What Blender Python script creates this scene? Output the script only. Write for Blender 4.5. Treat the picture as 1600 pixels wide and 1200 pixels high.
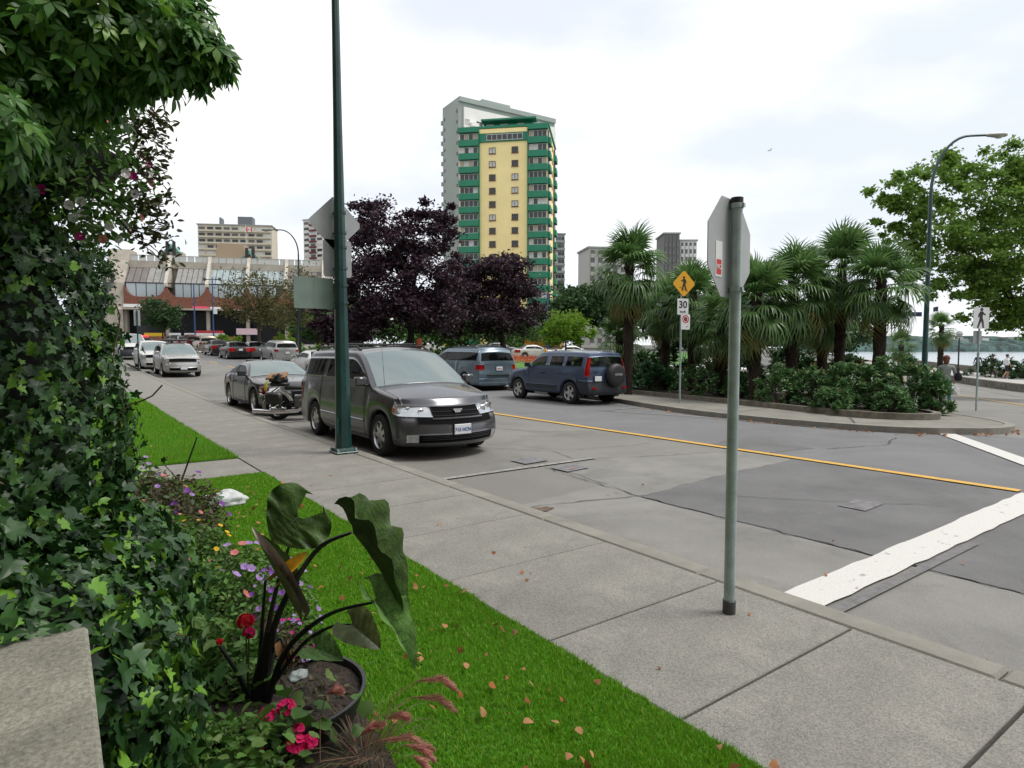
import bpy, bmesh, math, random
import numpy as np
from mathutils import Vector, Matrix, Euler, noise as mnoise
from mathutils.bvhtree import BVHTree

for _o in list(bpy.data.objects):
    bpy.data.objects.remove(_o)
random.seed(7)
RNG = np.random.default_rng(11)
PI = math.pi
rad = math.radians
SC = bpy.context.scene
COL = SC.collection

# ------------------------------------------------------------------ camera
FPX, CAMH, YAW = 980.0, 1.70, rad(36)      # focal length in px of a 1600 px wide frame
PITCH = math.atan(55 / FPX)
cam_d = bpy.data.cameras.new('camera')
cam_d.sensor_fit = 'HORIZONTAL'
cam_d.sensor_width = 36.0
cam_d.lens = 36.0 * FPX / 1600.0
cam_d.clip_start = 0.05
cam_d.clip_end = 6000
cam = bpy.data.objects.new('camera', cam_d)
COL.objects.link(cam)
cam.location = (0, 0, CAMH)
cam.rotation_euler = (PI / 2 - PITCH, 0, -YAW)
SC.camera = cam

# ------------------------------------------------------------------ world: bright overcast sky
SUN_EL, SUN_AZ = rad(60), rad(125)         # azimuth measured from +Y towards +X
world = bpy.data.worlds.new('World')
SC.world = world
world.use_nodes = True
_n, _l = world.node_tree.nodes, world.node_tree.links
_n.clear()
_out = _n.new('ShaderNodeOutputWorld')
_bg = _n.new('ShaderNodeBackground')
_sky = _n.new('ShaderNodeTexSky')
_sky.sky_type = 'NISHITA'
_sky.sun_disc = False
_sky.sun_elevation = SUN_EL
_sky.sun_rotation = SUN_AZ
_sky.air_density = 1.0
_sky.dust_density = 2.0
_tc = _n.new('ShaderNodeTexCoord')
_mp = _n.new('ShaderNodeMapping')
_mp.inputs['Scale'].default_value = (1.0, 1.0, 2.6)
_mp.inputs['Location'].default_value = (3.1, 1.7, 0.4)
_nz = _n.new('ShaderNodeTexNoise')
_nz.inputs['Scale'].default_value = 2.1
_nz.inputs['Detail'].default_value = 6
_nz.inputs['Roughness'].default_value = 0.5
_rp = _n.new('ShaderNodeValToRGB')           # how thick the cloud is
_rp.color_ramp.elements[0].position = 0.36
_rp.color_ramp.elements[0].color = (0.84, 0.84, 0.84, 1)
_rp.color_ramp.elements[1].position = 0.60
_rp.color_ramp.elements[1].color = (1, 1, 1, 1)
_cl = _n.new('ShaderNodeValToRGB')           # cloud brightness
_cl.color_ramp.elements[0].position = 0.38
_cl.color_ramp.elements[0].color = (8.5, 9.0, 9.8, 1)
_cl.color_ramp.elements[1].position = 0.62
_cl.color_ramp.elements[1].color = (10.9, 10.9, 10.8, 1)
_mx = _n.new('ShaderNodeMixRGB')
_l.new(_tc.outputs['Generated'], _mp.inputs['Vector'])
_l.new(_mp.outputs['Vector'], _nz.inputs['Vector'])
_l.new(_nz.outputs['Fac'], _rp.inputs['Fac'])
_l.new(_nz.outputs['Fac'], _cl.inputs['Fac'])
_l.new(_rp.outputs['Color'], _mx.inputs['Fac'])
_l.new(_sky.outputs['Color'], _mx.inputs['Color1'])
_l.new(_cl.outputs['Color'], _mx.inputs['Color2'])
_l.new(_mx.outputs['Color'], _bg.inputs['Color'])
_bg.inputs['Strength'].default_value = 0.0665
_l.new(_bg.outputs['Background'], _out.inputs['Surface'])

sun_d = bpy.data.lights.new('sun', 'SUN')
sun_d.energy = 1.5
sun_d.angle = rad(20)
sun_d.color = (1.0, 0.96, 0.9)
sun = bpy.data.objects.new('sun', sun_d)
COL.objects.link(sun)
_sd = Vector((math.sin(SUN_AZ) * math.cos(SUN_EL), math.cos(SUN_AZ) * math.cos(SUN_EL), math.sin(SUN_EL)))
sun.rotation_euler = _sd.to_track_quat('Z', 'Y').to_euler()
sun.location = _sd * 60

SC.view_settings.view_transform = 'Standard'
SC.view_settings.look = 'None'
SC.view_settings.exposure = 0.78
SC.view_settings.gamma = 1.0
SC.view_settings.use_curve_mapping = False
SC.render.engine = 'CYCLES'
SC.cycles.use_denoising = True
SC.cycles.max_bounces = 6
SC.cycles.diffuse_bounces = 3
SC.cycles.glossy_bounces = 3
SC.cycles.transmission_bounces = 4
SC.cycles.transparent_max_bounces = 8
SC.cycles.caustics_reflective = False
SC.cycles.caustics_refractive = False

# ------------------------------------------------------------------ place on the ground: X across the street, Y along it
def H(x, y):
    """the street climbs gently away from the corner; past the traffic island the ground falls towards the bay"""
    if y < 12: h = 0.0
    elif y < 45: h = .033 * (y - 12) ** 2 / 66
    else: h = .033 * 16.5 + .033 * (min(y, 110) - 45)
    if x > 14.5:
        h -= .034 * (min(x, 44) - 14.5) * min(1, max(0, 1 - (y - 14) / 40))
    return h

def ray(px, py):
    u, v = (px - 800) / FPX, (600 - py) / FPX
    f = math.cos(PITCH) + v * math.sin(PITCH)
    r = u
    return Vector((math.sin(YAW) * f + math.cos(YAW) * r, math.cos(YAW) * f - math.sin(YAW) * r,
                   v * math.cos(PITCH) - math.sin(PITCH))), f

def G(px, py, off=0.0):
    """point of the ground (plus off) seen at a pixel of the 1600x1200 photograph"""
    d, f = ray(px, py)
    lo, hi = .2, 4000.
    for i in range(70):
        m = (lo + hi) / 2
        if CAMH + d.z * m > H(d.x * m, d.y * m) + off: lo = m
        else: hi = m
    return Vector((d.x * lo, d.y * lo, CAMH + d.z * lo))

def D(px, py, depth):
    """point seen at a pixel, at a given depth in metres along the view axis"""
    d, f = ray(px, py)
    return Vector((0, 0, CAMH)) + d * (depth / f)

# ------------------------------------------------------------------ object helpers
def link(o, parent=None):
    COL.objects.link(o)
    if parent is not None: o.parent = parent
    return o

def tag(o, label=None, cat=None, group=None, kind=None):
    if label: o['label'] = label
    if cat: o['category'] = cat
    if group: o['group'] = group
    if kind: o['kind'] = kind
    return o

def thing(name, label, cat, loc=(0, 0, 0), rotz=0, group=None):
    o = bpy.data.objects.new(name, None)
    o.empty_display_size = .2
    COL.objects.link(o)
    o.location = loc
    o.rotation_euler = (0, 0, rotz)
    return tag(o, label, cat, group)

def smooth(me, on=True):
    me.polygons.foreach_set('use_smooth', [on] * len(me.polygons))
    return me

def put(name, me, parent=None, loc=None, rot=None, scale=None, mat=None):
    if mat is not None and len(me.materials) == 0: me.materials.append(mat)
    o = bpy.data.objects.new(name, me)
    link(o, parent)
    if loc is not None: o.location = loc
    if rot is not None: o.rotation_euler = rot
    if scale is not None: o.scale = (scale,) * 3 if isinstance(scale, (int, float)) else scale
    return o

def copy_tree(o, parent=None):
    c = o.copy()
    COL.objects.link(c)
    if parent is not None: c.parent = parent
    for ch in list(o.children): copy_tree(ch, c)
    return c

def np_mesh(name, V, F, mat=None, sm=False):
    """V (n,3), F (m,k) arrays -> mesh, quick"""
    V = np.ascontiguousarray(V, dtype=np.float32)
    F = np.ascontiguousarray(F, dtype=np.int32)
    me = bpy.data.meshes.new(name)
    me.vertices.add(len(V)); me.vertices.foreach_set('co', V.ravel())
    m, k = F.shape
    me.loops.add(m * k); me.loops.foreach_set('vertex_index', F.ravel())
    me.polygons.add(m)
    me.polygons.foreach_set('loop_start', np.arange(0, m * k, k, dtype=np.int32))
    me.polygons.foreach_set('loop_total', np.full(m, k, dtype=np.int32))
    if sm: me.polygons.foreach_set('use_smooth', np.ones(m, dtype=bool))
    me.update(calc_edges=True)
    if mat is not None: me.materials.append(mat)
    return me

def rot_mats(ax, ay, az):
    """arrays of angles -> (n,3,3), Rz@Ry@Rx"""
    cx, sx, cy, sy, cz, sz = np.cos(ax), np.sin(ax), np.cos(ay), np.sin(ay), np.cos(az), np.sin(az)
    R = np.empty((len(ax), 3, 3))
    R[:, 0, 0] = cz * cy; R[:, 0, 1] = cz * sy * sx - sz * cx; R[:, 0, 2] = cz * sy * cx + sz * sx
    R[:, 1, 0] = sz * cy; R[:, 1, 1] = sz * sy * sx + cz * cx; R[:, 1, 2] = sz * sy * cx - cz * sx
    R[:, 2, 0] = -sy; R[:, 2, 1] = cy * sx; R[:, 2, 2] = cy * cx
    return R

def scatter(name, TV, TF, P, R, S, mat, sm=False):
    """join copies of a template (TV, TF) at points P with rotations R and scales S"""
    TV = np.asarray(TV, float); TF = np.asarray(TF, int)
    n = len(P)
    S = np.broadcast_to(np.asarray(S, float).reshape(-1, 1, 1), (n, 1, 1))
    V = np.einsum('nij,vj->nvi', R, TV) * S + np.asarray(P)[:, None, :]
    F = TF[None] + (np.arange(n) * len(TV))[:, None, None]
    return np_mesh(name, V.reshape(-1, 3), F.reshape(-1, TF.shape[1]), mat, sm)

class B:
    """collects shapes, then builds one mesh"""
    def __init__(s): s.v, s.f, s.m = [], [], []
    def add(s, vs, fs, m=0):
        o = len(s.v)
        s.v += [tuple(v) for v in vs]
        s.f += [tuple(i + o for i in f) for f in fs]
        s.m += [m] * len(fs)
        return s
    def box(s, c, d, rz=0, rx=0, ry=0, m=0, taper=1.0):
        hx, hy, hz = d[0] / 2, d[1] / 2, d[2] / 2
        R = Euler((rx, ry, rz)).to_matrix()
        vs = []
        for z in (-hz, hz):
            t = taper if z > 0 else 1
            for x, y in ((-hx, -hy), (hx, -hy), (hx, hy), (-hx, hy)):
                vs.append(R @ Vector((x * t, y * t, z)) + Vector(c))
        return s.add(vs, [(0, 3, 2, 1), (4, 5, 6, 7), (0, 1, 5, 4), (1, 2, 6, 5), (2, 3, 7, 6), (3, 0, 4, 7)], m)
    def prism(s, poly, z0, z1, m=0, cap0=True, fz=None):
        n = len(poly)
        vs = [(p[0], p[1], z0 if fz is None else fz(p) + z0) for p in poly] + [(p[0], p[1], z1 if fz is None else fz(p) + z1) for p in poly]
        fs = [(i, (i + 1) % n, n + (i + 1) % n, n + i) for i in range(n)] + [tuple(range(n, 2 * n))]
        if cap0: fs.append(tuple(range(n - 1, -1, -1)))
        return s.add(vs, fs, m)
    def tube(s, pts, r, n=8, m=0, caps=True):
        pts = [Vector(p) for p in pts]
        if not hasattr(r, '__len__'): r = [r] * len(pts)
        vs, fs = [], []
        up = None
        for i, p in enumerate(pts):
            a = pts[max(i - 1, 0)]; b = pts[min(i + 1, len(pts) - 1)]
            t = (b - a)
            t = t.normalized() if t.length > 1e-9 else Vector((0, 0, 1))
            if up is None:
                up = t.orthogonal().normalized()
            else:
                up = (up - t * up.dot(t))
                up = up.normalized() if up.length > 1e-6 else t.orthogonal().normalized()
            w = t.cross(up)
            for k in range(n):
                an = 2 * PI * k / n
                vs.append(p + (up * math.cos(an) + w * math.sin(an)) * r[i])
        for i in range(len(pts) - 1):
            for k in range(n):
                k2 = (k + 1) % n
                fs.append((i * n + k, i * n + k2, (i + 1) * n + k2, (i + 1) * n + k))
        if caps:
            fs.append(tuple(range(n - 1, -1, -1)))
            e = (len(pts) - 1) * n
            fs.append(tuple(range(e, e + n)))
        return s.add(vs, fs, m)
    def lathe(s, prof, n=16, axis='z', c=(0, 0, 0), m=0):
        vs, fs = [], []
        for (r, h) in prof:
            for k in range(n):
                a = 2 * PI * k / n
                x, y = r * math.cos(a), r * math.sin(a)
                v = {'z': (x, y, h), 'y': (x, h, y), 'x': (h, x, y)}[axis]
                vs.append((v[0] + c[0], v[1] + c[1], v[2] + c[2]))
        for i in range(len(prof) - 1):
            for k in range(n):
                k2 = (k + 1) % n
                fs.append((i * n + k, i * n + k2, (i + 1) * n + k2, (i + 1) * n + k))
        return s.add(vs, fs, m)
    def quad(s, a, b, c, d, m=0): return s.add([a, b, c, d], [(0, 1, 2, 3)], m)
    def disc(s, c, r, n=16, axis='z', m=0):
        vs = []
        for k in range(n):
            a = 2 * PI * k / n
            x, y = r * math.cos(a), r * math.sin(a)
            v = {'z': (x, y, 0), 'y': (x, 0, y), 'x': (0, x, y)}[axis]
            vs.append((v[0] + c[0], v[1] + c[1], v[2] + c[2]))
        return s.add(vs, [tuple(range(n))], m)
    def mesh(s, name, mats, sm=False, bevel=0, seg=1):
        me = bpy.data.meshes.new(name)
        me.from_pydata(s.v, [], s.f)
        for mt in (mats if isinstance(mats, (list, tuple)) else [mats]): me.materials.append(mt)
        me.polygons.foreach_set('material_index', s.m)
        if bevel:
            bm = bmesh.new(); bm.from_mesh(me)
            bmesh.ops.remove_doubles(bm, verts=bm.verts, dist=1e-5)
            ed = [e for e in bm.edges if e.is_manifold and e.calc_face_angle(0) > .6]
            bmesh.ops.bevel(bm, geom=ed, offset=bevel, segments=seg, affect='EDGES', profile=.5, clamp_overlap=True)
            bm.to_mesh(me); bm.free()
        if sm:
            smooth(me)
            try: me.set_sharp_from_angle(angle=rad(40))
            except Exception: pass
        me.update()
        return me
    def put(s, name, mats, parent=None, sm=False, bevel=0, **k):
        return put(name, s.mesh(name, mats, sm, bevel), parent, **k)

# ------------------------------------------------------------------ materials
MATS = {}
def _new(name):
    m = bpy.data.materials.new(name); m.use_nodes = True
    nt = m.node_tree
    return m, nt, nt.nodes, nt.links, nt.nodes['Principled BSDF']

def srgb(*c):
    if len(c) == 1: c = c[0]
    return tuple((x / 255 / 12.92) if x / 255 <= .04045 else ((x / 255 + .055) / 1.055) ** 2.4 for x in c)

def M(name, col=(.5, .5, .5), rough=.6, metal=0, var=0, scale=4, bump=0, bscale=60, coat=0, spec=.5,
      col2=None, detail=5, lo=.35, hi=.65, emit=0, speck=0, speck_scale=300, dist=.01, rvar=0, stain=0, stain_scale=.9):
    """one procedural material: noise-mixed base colour, fine specks and bump relief"""
    if name in MATS: return MATS[name]
    m, nt, n, l, p = _new(name)
    p.inputs['Roughness'].default_value = rough
    p.inputs['Metallic'].default_value = metal
    p.inputs['Coat Weight'].default_value = coat
    p.inputs['Coat Roughness'].default_value = .04
    p.inputs['Specular IOR Level'].default_value = spec
    tc = n.new('ShaderNodeTexCoord')
    c = None
    if var or col2:
        nz = n.new('ShaderNodeTexNoise'); nz.inputs['Scale'].default_value = scale; nz.inputs['Detail'].default_value = detail
        nz.inputs['Roughness'].default_value = .6
        l.new(tc.outputs['Object'], nz.inputs['Vector'])
        r = n.new('ShaderNodeValToRGB')
        a = col if col2 else tuple(x * (1 - var) for x in col)
        b = col2 if col2 else tuple(min(1, x * (1 + var)) for x in col)
        r.color_ramp.elements[0].position = lo; r.color_ramp.elements[0].color = (*a, 1)
        r.color_ramp.elements[1].position = hi; r.color_ramp.elements[1].color = (*b, 1)
        l.new(nz.outputs['Fac'], r.inputs['Fac'])
        c = r.outputs['Color']
        if rvar:
            mr = n.new('ShaderNodeMapRange'); mr.inputs['To Min'].default_value = rough - rvar; mr.inputs['To Max'].default_value = rough + rvar
            l.new(nz.outputs['Fac'], mr.inputs['Value']); l.new(mr.outputs['Result'], p.inputs['Roughness'])
    if speck:
        nz = n.new('ShaderNodeTexNoise'); nz.inputs['Scale'].default_value = speck_scale; nz.inputs['Detail'].default_value = 3
        nz.inputs['Roughness'].default_value = .7
        l.new(tc.outputs['Object'], nz.inputs['Vector'])
        mr = n.new('ShaderNodeMapRange'); mr.inputs['From Min'].default_value = .3; mr.inputs['From Max'].default_value = .7
        mr.inputs['To Min'].default_value = 1 - speck; mr.inputs['To Max'].default_value = 1 + speck
        l.new(nz.outputs['Fac'], mr.inputs['Value'])
        mx = n.new('ShaderNodeMixRGB'); mx.blend_type = 'MULTIPLY'; mx.inputs['Fac'].default_value = 1
        if c is not None: l.new(c, mx.inputs['Color1'])
        else: mx.inputs['Color1'].default_value = (*col, 1)
        l.new(mr.outputs['Result'], mx.inputs['Color2'])
        c = mx.outputs['Color']
    if stain:
        # blotchy grime with shapes of its own
        nz = n.new('ShaderNodeTexNoise'); nz.inputs['Scale'].default_value = stain_scale; nz.inputs['Detail'].default_value = 9; nz.inputs['Roughness'].default_value = .72
        nz.inputs['Distortion'].default_value = .6
        l.new(tc.outputs['Object'], nz.inputs['Vector'])
        mr = n.new('ShaderNodeMapRange'); mr.inputs['From Min'].default_value = .50; mr.inputs['From Max'].default_value = .68
        mr.inputs['To Min'].default_value = 1; mr.inputs['To Max'].default_value = 1 - stain
        l.new(nz.outputs['Fac'], mr.inputs['Value'])
        mx = n.new('ShaderNodeMixRGB'); mx.blend_type = 'MULTIPLY'; mx.inputs['Fac'].default_value = 1
        l.new(c, mx.inputs['Color1']); l.new(mr.outputs['Result'], mx.inputs['Color2'])
        c = mx.outputs['Color']
    if c is not None: l.new(c, p.inputs['Base Color'])
    else: p.inputs['Base Color'].default_value = (*col, 1)
    if bump:
        nb = n.new('ShaderNodeTexNoise'); nb.inputs['Scale'].default_value = bscale; nb.inputs['Detail'].default_value = 4
        l.new(tc.outputs['Object'], nb.inputs['Vector'])
        bp = n.new('ShaderNodeBump'); bp.inputs['Strength'].default_value = bump; bp.inputs['Distance'].default_value = dist
        l.new(nb.outputs['Fac'], bp.inputs['Height']); l.new(bp.outputs['Normal'], p.inputs['Normal'])
    if emit:
        p.inputs['Emission Color'].default_value = (*col, 1); p.inputs['Emission Strength'].default_value = emit
    MATS[name] = m
    return m

def LEAF(name, cols, rough=.45, trans=.25, spec=.4, vein=0):
    """foliage: colour picked per leaf, part of the light passes through"""
    if name in MATS: return MATS[name]
    m, nt, n, l, p = _new(name)
    p.inputs['Roughness'].default_value = rough
    p.inputs['Specular IOR Level'].default_value = spec
    ge = n.new('ShaderNodeNewGeometry'); oi = n.new('ShaderNodeObjectInfo')
    ad = n.new('ShaderNodeMath'); ad.operation = 'ADD'
    l.new(ge.outputs['Random Per Island'], ad.inputs[0]); l.new(oi.outputs['Random'], ad.inputs[1])
    fr = n.new('ShaderNodeMath'); fr.operation = 'FRACT'; l.new(ad.outputs[0], fr.inputs[0])
    r = n.new('ShaderNodeValToRGB')
    el = r.color_ramp.elements
    for i, c in enumerate(cols):
        t = i / max(1, len(cols) - 1)
        if i < 2:
            e = el[i]; e.position = t if len(cols) > 1 else 0
        else: e = el.new(t)
        e.color = (*c, 1)
    if len(cols) > 2:
        el[1].position = 1 / (len(cols) - 1)
    l.new(fr.outputs[0], r.inputs['Fac'])
    l.new(r.outputs['Color'], p.inputs['Base Color'])
    tr = n.new('ShaderNodeBsdfTranslucent'); l.new(r.outputs['Color'], tr.inputs['Color'])
    mx = n.new('ShaderNodeMixShader'); mx.inputs['Fac'].default_value = trans
    out = n['Material Output']
    l.new(p.outputs['BSDF'], mx.inputs[1]); l.new(tr.outputs['BSDF'], mx.inputs[2]); l.new(mx.outputs['Shader'], out.inputs['Surface'])
    MATS[name] = m
    return m

def GLASS(name, tint=(.6, .7, .68), clear=.5, rough=.02, body=(.02, .025, .025), ior=1.5):
    """vehicle or window glass: lets part of the light through, mirrors the sky at a slant"""
    if name in MATS: return MATS[name]
    m, nt, n, l, p = _new(name)
    p.inputs['Base Color'].default_value = (*body, 1)
    p.inputs['Roughness'].default_value = rough
    p.inputs['Specular IOR Level'].default_value = .5
    p.inputs['IOR'].default_value = ior
    t = n.new('ShaderNodeBsdfTransparent'); t.inputs['Color'].default_value = (*tint, 1)
    mx = n.new('ShaderNodeMixShader'); mx.inputs['Fac'].default_value = clear
    l.new(p.outputs['BSDF'], mx.inputs[1]); l.new(t.outputs['BSDF'], mx.inputs[2])
    l.new(mx.outputs['Shader'], n['Material Output'].inputs['Surface'])
    MATS[name] = m
    return m

def PAINT(name, col, metal=.35, rough=.32):
    return M(name, col, rough=rough, metal=metal, coat=.45, spec=.35, var=.04, scale=2, rvar=.03)

def TEXT(name, body, size, mat, parent=None, loc=(0, 0, 0), rot=(0, 0, 0), ext=.001, bold=0):
    cu = bpy.data.curves.new(name, 'FONT')
    cu.body = body; cu.size = size; cu.align_x = 'CENTER'; cu.align_y = 'CENTER'; cu.extrude = ext; cu.offset = bold
    t = bpy.data.objects.new(name, cu); COL.objects.link(t)
    me = bpy.data.meshes.new_from_object(t.evaluated_get(bpy.context.evaluated_depsgraph_get()))
    bpy.data.objects.remove(t); bpy.data.curves.remove(cu)
    me.materials.clear(); me.materials.append(mat)
    return put(name, me, parent, loc, rot)
# ================================================================== the setting
m_ground = M('ground_plaza', (.13, .13, .12), .95, var=.3, scale=.5, bump=.3, bscale=20)
m_road = M('old_asphalt', (.195, .188, .170), .85, var=.10, scale=.55, bump=.35, bscale=180, speck=.30, speck_scale=170, detail=8, stain=.25, stain_scale=.6)
m_lane = M('far_lane_asphalt', (.158, .158, .16), .85, var=.12, scale=.5, bump=.3, bscale=180, speck=.28, speck_scale=170, detail=8, stain=.22, stain_scale=.5)
m_dark = M('new_asphalt', (.135, .134, .134), .82, var=.12, scale=1.2, bump=.4, bscale=160, speck=.36, speck_scale=180, detail=7, stain=.22, stain_scale=.8)
m_conc = M('road_concrete', (.212, .206, .19), .85, var=.12, scale=1.1, bump=.3, bscale=150, speck=.26, speck_scale=150, detail=8, stain=.24, stain_scale=.9)
m_side = M('sidewalk_concrete', (.225, .217, .193), .85, var=.13, scale=1.6, bump=.5, bscale=140, speck=.5, speck_scale=130, detail=8, stain=.28, stain_scale=1.3)
m_kerb = M('kerb_concrete', (.225, .215, .185), .85, var=.16, scale=3, bump=.4, bscale=120, speck=.25, speck_scale=160)
m_joint = M('joint_dirt', (.035, .032, .028), .95)
m_yellow = M('yellow_paint', (.62, .36, .06), .6, col2=(.24, .20, .14), scale=9, lo=.58, hi=.72, detail=9, speck=.2, speck_scale=90)
m_white = M('white_road_paint', (.60, .585, .555), .55, col2=(.24, .235, .225), scale=9, lo=.62, hi=.70, detail=9, speck=.10, speck_scale=60, bump=.25, bscale=40)
m_wornwhite = M('worn_white_paint', (.26, .255, .24), .7, var=.25, scale=14, lo=.4, hi=.6)
m_grass = M('lawn_soil', (.055, .19, .010), .9, var=.35, scale=3, bump=.6, bscale=90)
m_parkgrass = M('park_grass', (.06, .16, .02), .9, var=.35, scale=.8, bump=.5, bscale=60)
m_soil = M('bed_soil', (.032, .023, .016), .95, var=.45, scale=18, bump=1.0, bscale=45, dist=.03)
m_sand = M('beach_sand', (.42, .37, .29), .9, var=.12, scale=.3)
m_sea = M('bay_water', (.30, .37, .42), .12, var=.05, scale=.05, bump=.35, bscale=.8, dist=.2)

def sheet(name, xs, ys, off, mat, kind='structure', parent=None, zf=None):
    """a draped sheet over the ground, off metres above it"""
    xs, ys = list(xs), list(ys)
    V = [(x, y, (zf or H)(x, y) + off) for y in ys for x in xs]
    nx = len(xs)
    F = [(j * nx + i, j * nx + i + 1, (j + 1) * nx + i + 1, (j + 1) * nx + i) for j in range(len(ys) - 1) for i in range(nx - 1)]
    me = np_mesh(name, V, F, mat)
    o = put(name, me, parent)
    if kind and parent is None: tag(o, kind=kind)
    return o

def frange(a, b, st):
    n = max(1, int(math.ceil((b - a) / st)))
    return [a + (b - a) * i / n for i in range(n + 1)]

# sea side: signed distance past the sea wall
_wa, _wb = G(1600, 613), G(1500, 599)
WALL0, BDIR = _wa.xy.copy(), (_wb - _wa).xy.normalized()
BNRM = Vector((BDIR.y, -BDIR.x))
def seadist(x, y): return (x - WALL0.x) * BNRM.x + (y - WALL0.y) * BNRM.y
def H2(x, y):
    d = seadist(x, y)
    h = H(x, y)
    if d > 7.5:
        t = min(1, (d - 7.5) / 25); t = t * t * (3 - 2 * t)
        h = h * (1 - t) + (-5.0) * t
    return h

gx = frange(-400, -40, 60) + frange(-30, 70, 2.5) + frange(80, 200, 10) + frange(260, 1500, 180)
gy = frange(-200, -30, 25) + frange(-20, 120, 2.5) + frange(130, 300, 20) + frange(400, 1600, 200)
sheet('ground', gx, gy, -.06, m_ground, zf=H2)
sea = put('sea', np_mesh('sea', [(-50, -2500, -2.6), (3500, -2500, -2.6), (3500, 2500, -2.6), (-50, 2500, -2.6)], [(0, 1, 2, 3)], m_sea))
tag(sea, kind='structure')
# the sea sheet only shows where the ground has dropped under it
bs = B()
for k in range(60):
    a = WALL0 + BDIR * (-60 + k * 6); b = WALL0 + BDIR * (-54 + k * 6)
    row = []
    for d in (7.6, 12, 17, 22, 27, 33):
        for q in (a, b):
            p = q + BNRM * d
            row.append((p.x, p.y, H2(p.x, p.y) + .02))
    bs.add(row, [(2 * i, 2 * i + 1, 2 * i + 3, 2 * i + 2) for i in range(5)])
tag(bs.put('beach', m_sand), kind='structure')

# ---- roadway
road = sheet('road', frange(3.0, 15, 1.0) + frange(16, 62, 2), frange(-12, 114, 1.5), 0, m_road)
def patch(name, poly, off, mat):
    b = B(); b.add([(x, y, H(x, y) + off) for x, y in poly], [tuple(range(len(poly)))])
    return tag(b.put(name, mat), kind='structure')
def strip(name, x0, x1, y0, y1, off, mat, step=1.5):
    return sheet(name, [x0, x1], frange(y0, y1, step), off, mat)
def jag(pts, amp=.03, step=.25, seed=1):
    """an uneven edge through pts"""
    r = random.Random(seed); out = []
    for a, b in zip(pts, pts[1:]):
        a, b = Vector(a), Vector(b)
        n = max(1, int((b - a).length / step))
        for i in range(n):
            p = a.lerp(b, i / n)
            out.append((p.x + r.uniform(-amp, amp) * (i > 0), p.y + r.uniform(-amp, amp) * (i > 0)))
    out.append(tuple(pts[-1]))
    return out
sheet('far_lane', frange(9.2, 14.9, 1.0), frange(-12, 60, 1.5), .004, m_lane)
patch('concrete_parking_lane', jag([(3.80, -8), (5.36, -8), (5.36, 4.9), (5.55, 5.6), (3.80, 5.35)], .012, .3, 2), .004, m_conc)
patch('concrete_lane_patch', jag([(5.37, 4.9), (7.0, 5.1), (9.1, 5.2), (9.1, 6.2), (7.2, 6.95), (5.72, 6.8), (5.55, 5.6)], .03, .25, 3), .004, m_conc)
patch('new_asphalt_patch', jag([(5.372, -8), (9.12, -8), (9.12, 5.18), (7.0, 5.08), (5.372, 4.88)], .012, .3, 4), .008, m_dark)
patch('dark_asphalt_patch', jag([(9.35, 5.75), (10.4, 5.55), (11.0, 6.8), (10.0, 7.05), (9.4, 6.9)], .03, .3, 5), .008, m_dark)
# cracks, sealed joints and the lips of the patches
def crack(pts, w, seed, mat=m_joint, off=.012):
    q = [Vector(p) for p in jag(pts, .035, .12, seed)]
    b = B()
    r = random.Random(seed)
    L, R_ = [], []
    for i, p in enumerate(q):
        t = (q[min(i + 1, len(q) - 1)] - q[max(i - 1, 0)]).normalized()
        n_ = Vector((-t.y, t.x)) * w * r.uniform(.3, 1)
        L.append((p.x + n_.x, p.y + n_.y, H(p.x, p.y) + off)); R_.append((p.x - n_.x, p.y - n_.y, H(p.x, p.y) + off))
    m = len(q)
    b.add(L + R_, [(i, i + 1, m + i + 1, m + i) for i in range(m - 1)])
    return tag(b.put('road_crack', mat), kind='structure')
crack([(5.36, -8), (5.37, 4.9), (5.6, 6.9)], .008, 11)
crack([(3.85, 5.3), (5.3, 4.95), (5.45, 4.9)], .010, 12)
crack([(6.5, 8.6), (6.9, 7.9), (7.6, 7.7), (8.6, 7.6)], .007, 13)
crack([(5.6, 9.2), (6.6, 8.0), (6.4, 7.2), (7.7, 6.6), (9.0, 6.2)], .008, 14)
crack([(7.4, 11.5), (7.9, 10), (8.9, 9.4)], .012, 15)
crack([(9.6, 13.1), (10.4, 12.9)], .015, 16)
crack([(10.5, 5.4), (11.8, 5.0), (12.9, 5.3)], .010, 17)
crack([(3.9, 23), (6.0, 23.2), (9.0, 23.1)], .02, 18)
crack([(6.2, 4.3), (7.7, 2.6)], .006, 19, off=.016)
crack([(3.9, 29.5), (9.0, 29.8)], .02, 20)
# utility covers and tar stains
for (x, y, sx, sy) in ((7.0, 3.2, .24, .15), (5.75, 7.45, .24, .2), (5.85, 6.65, .22, .2)):
    patch('tar_repair', [(x - sx, y - sy), (x + sx, y - sy * .8), (x + sx * .95, y + sy), (x - sx * 1.02, y + sy * .9)], .017, M('tar', (.16, .155, .16), .7, var=.3, scale=9))
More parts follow.
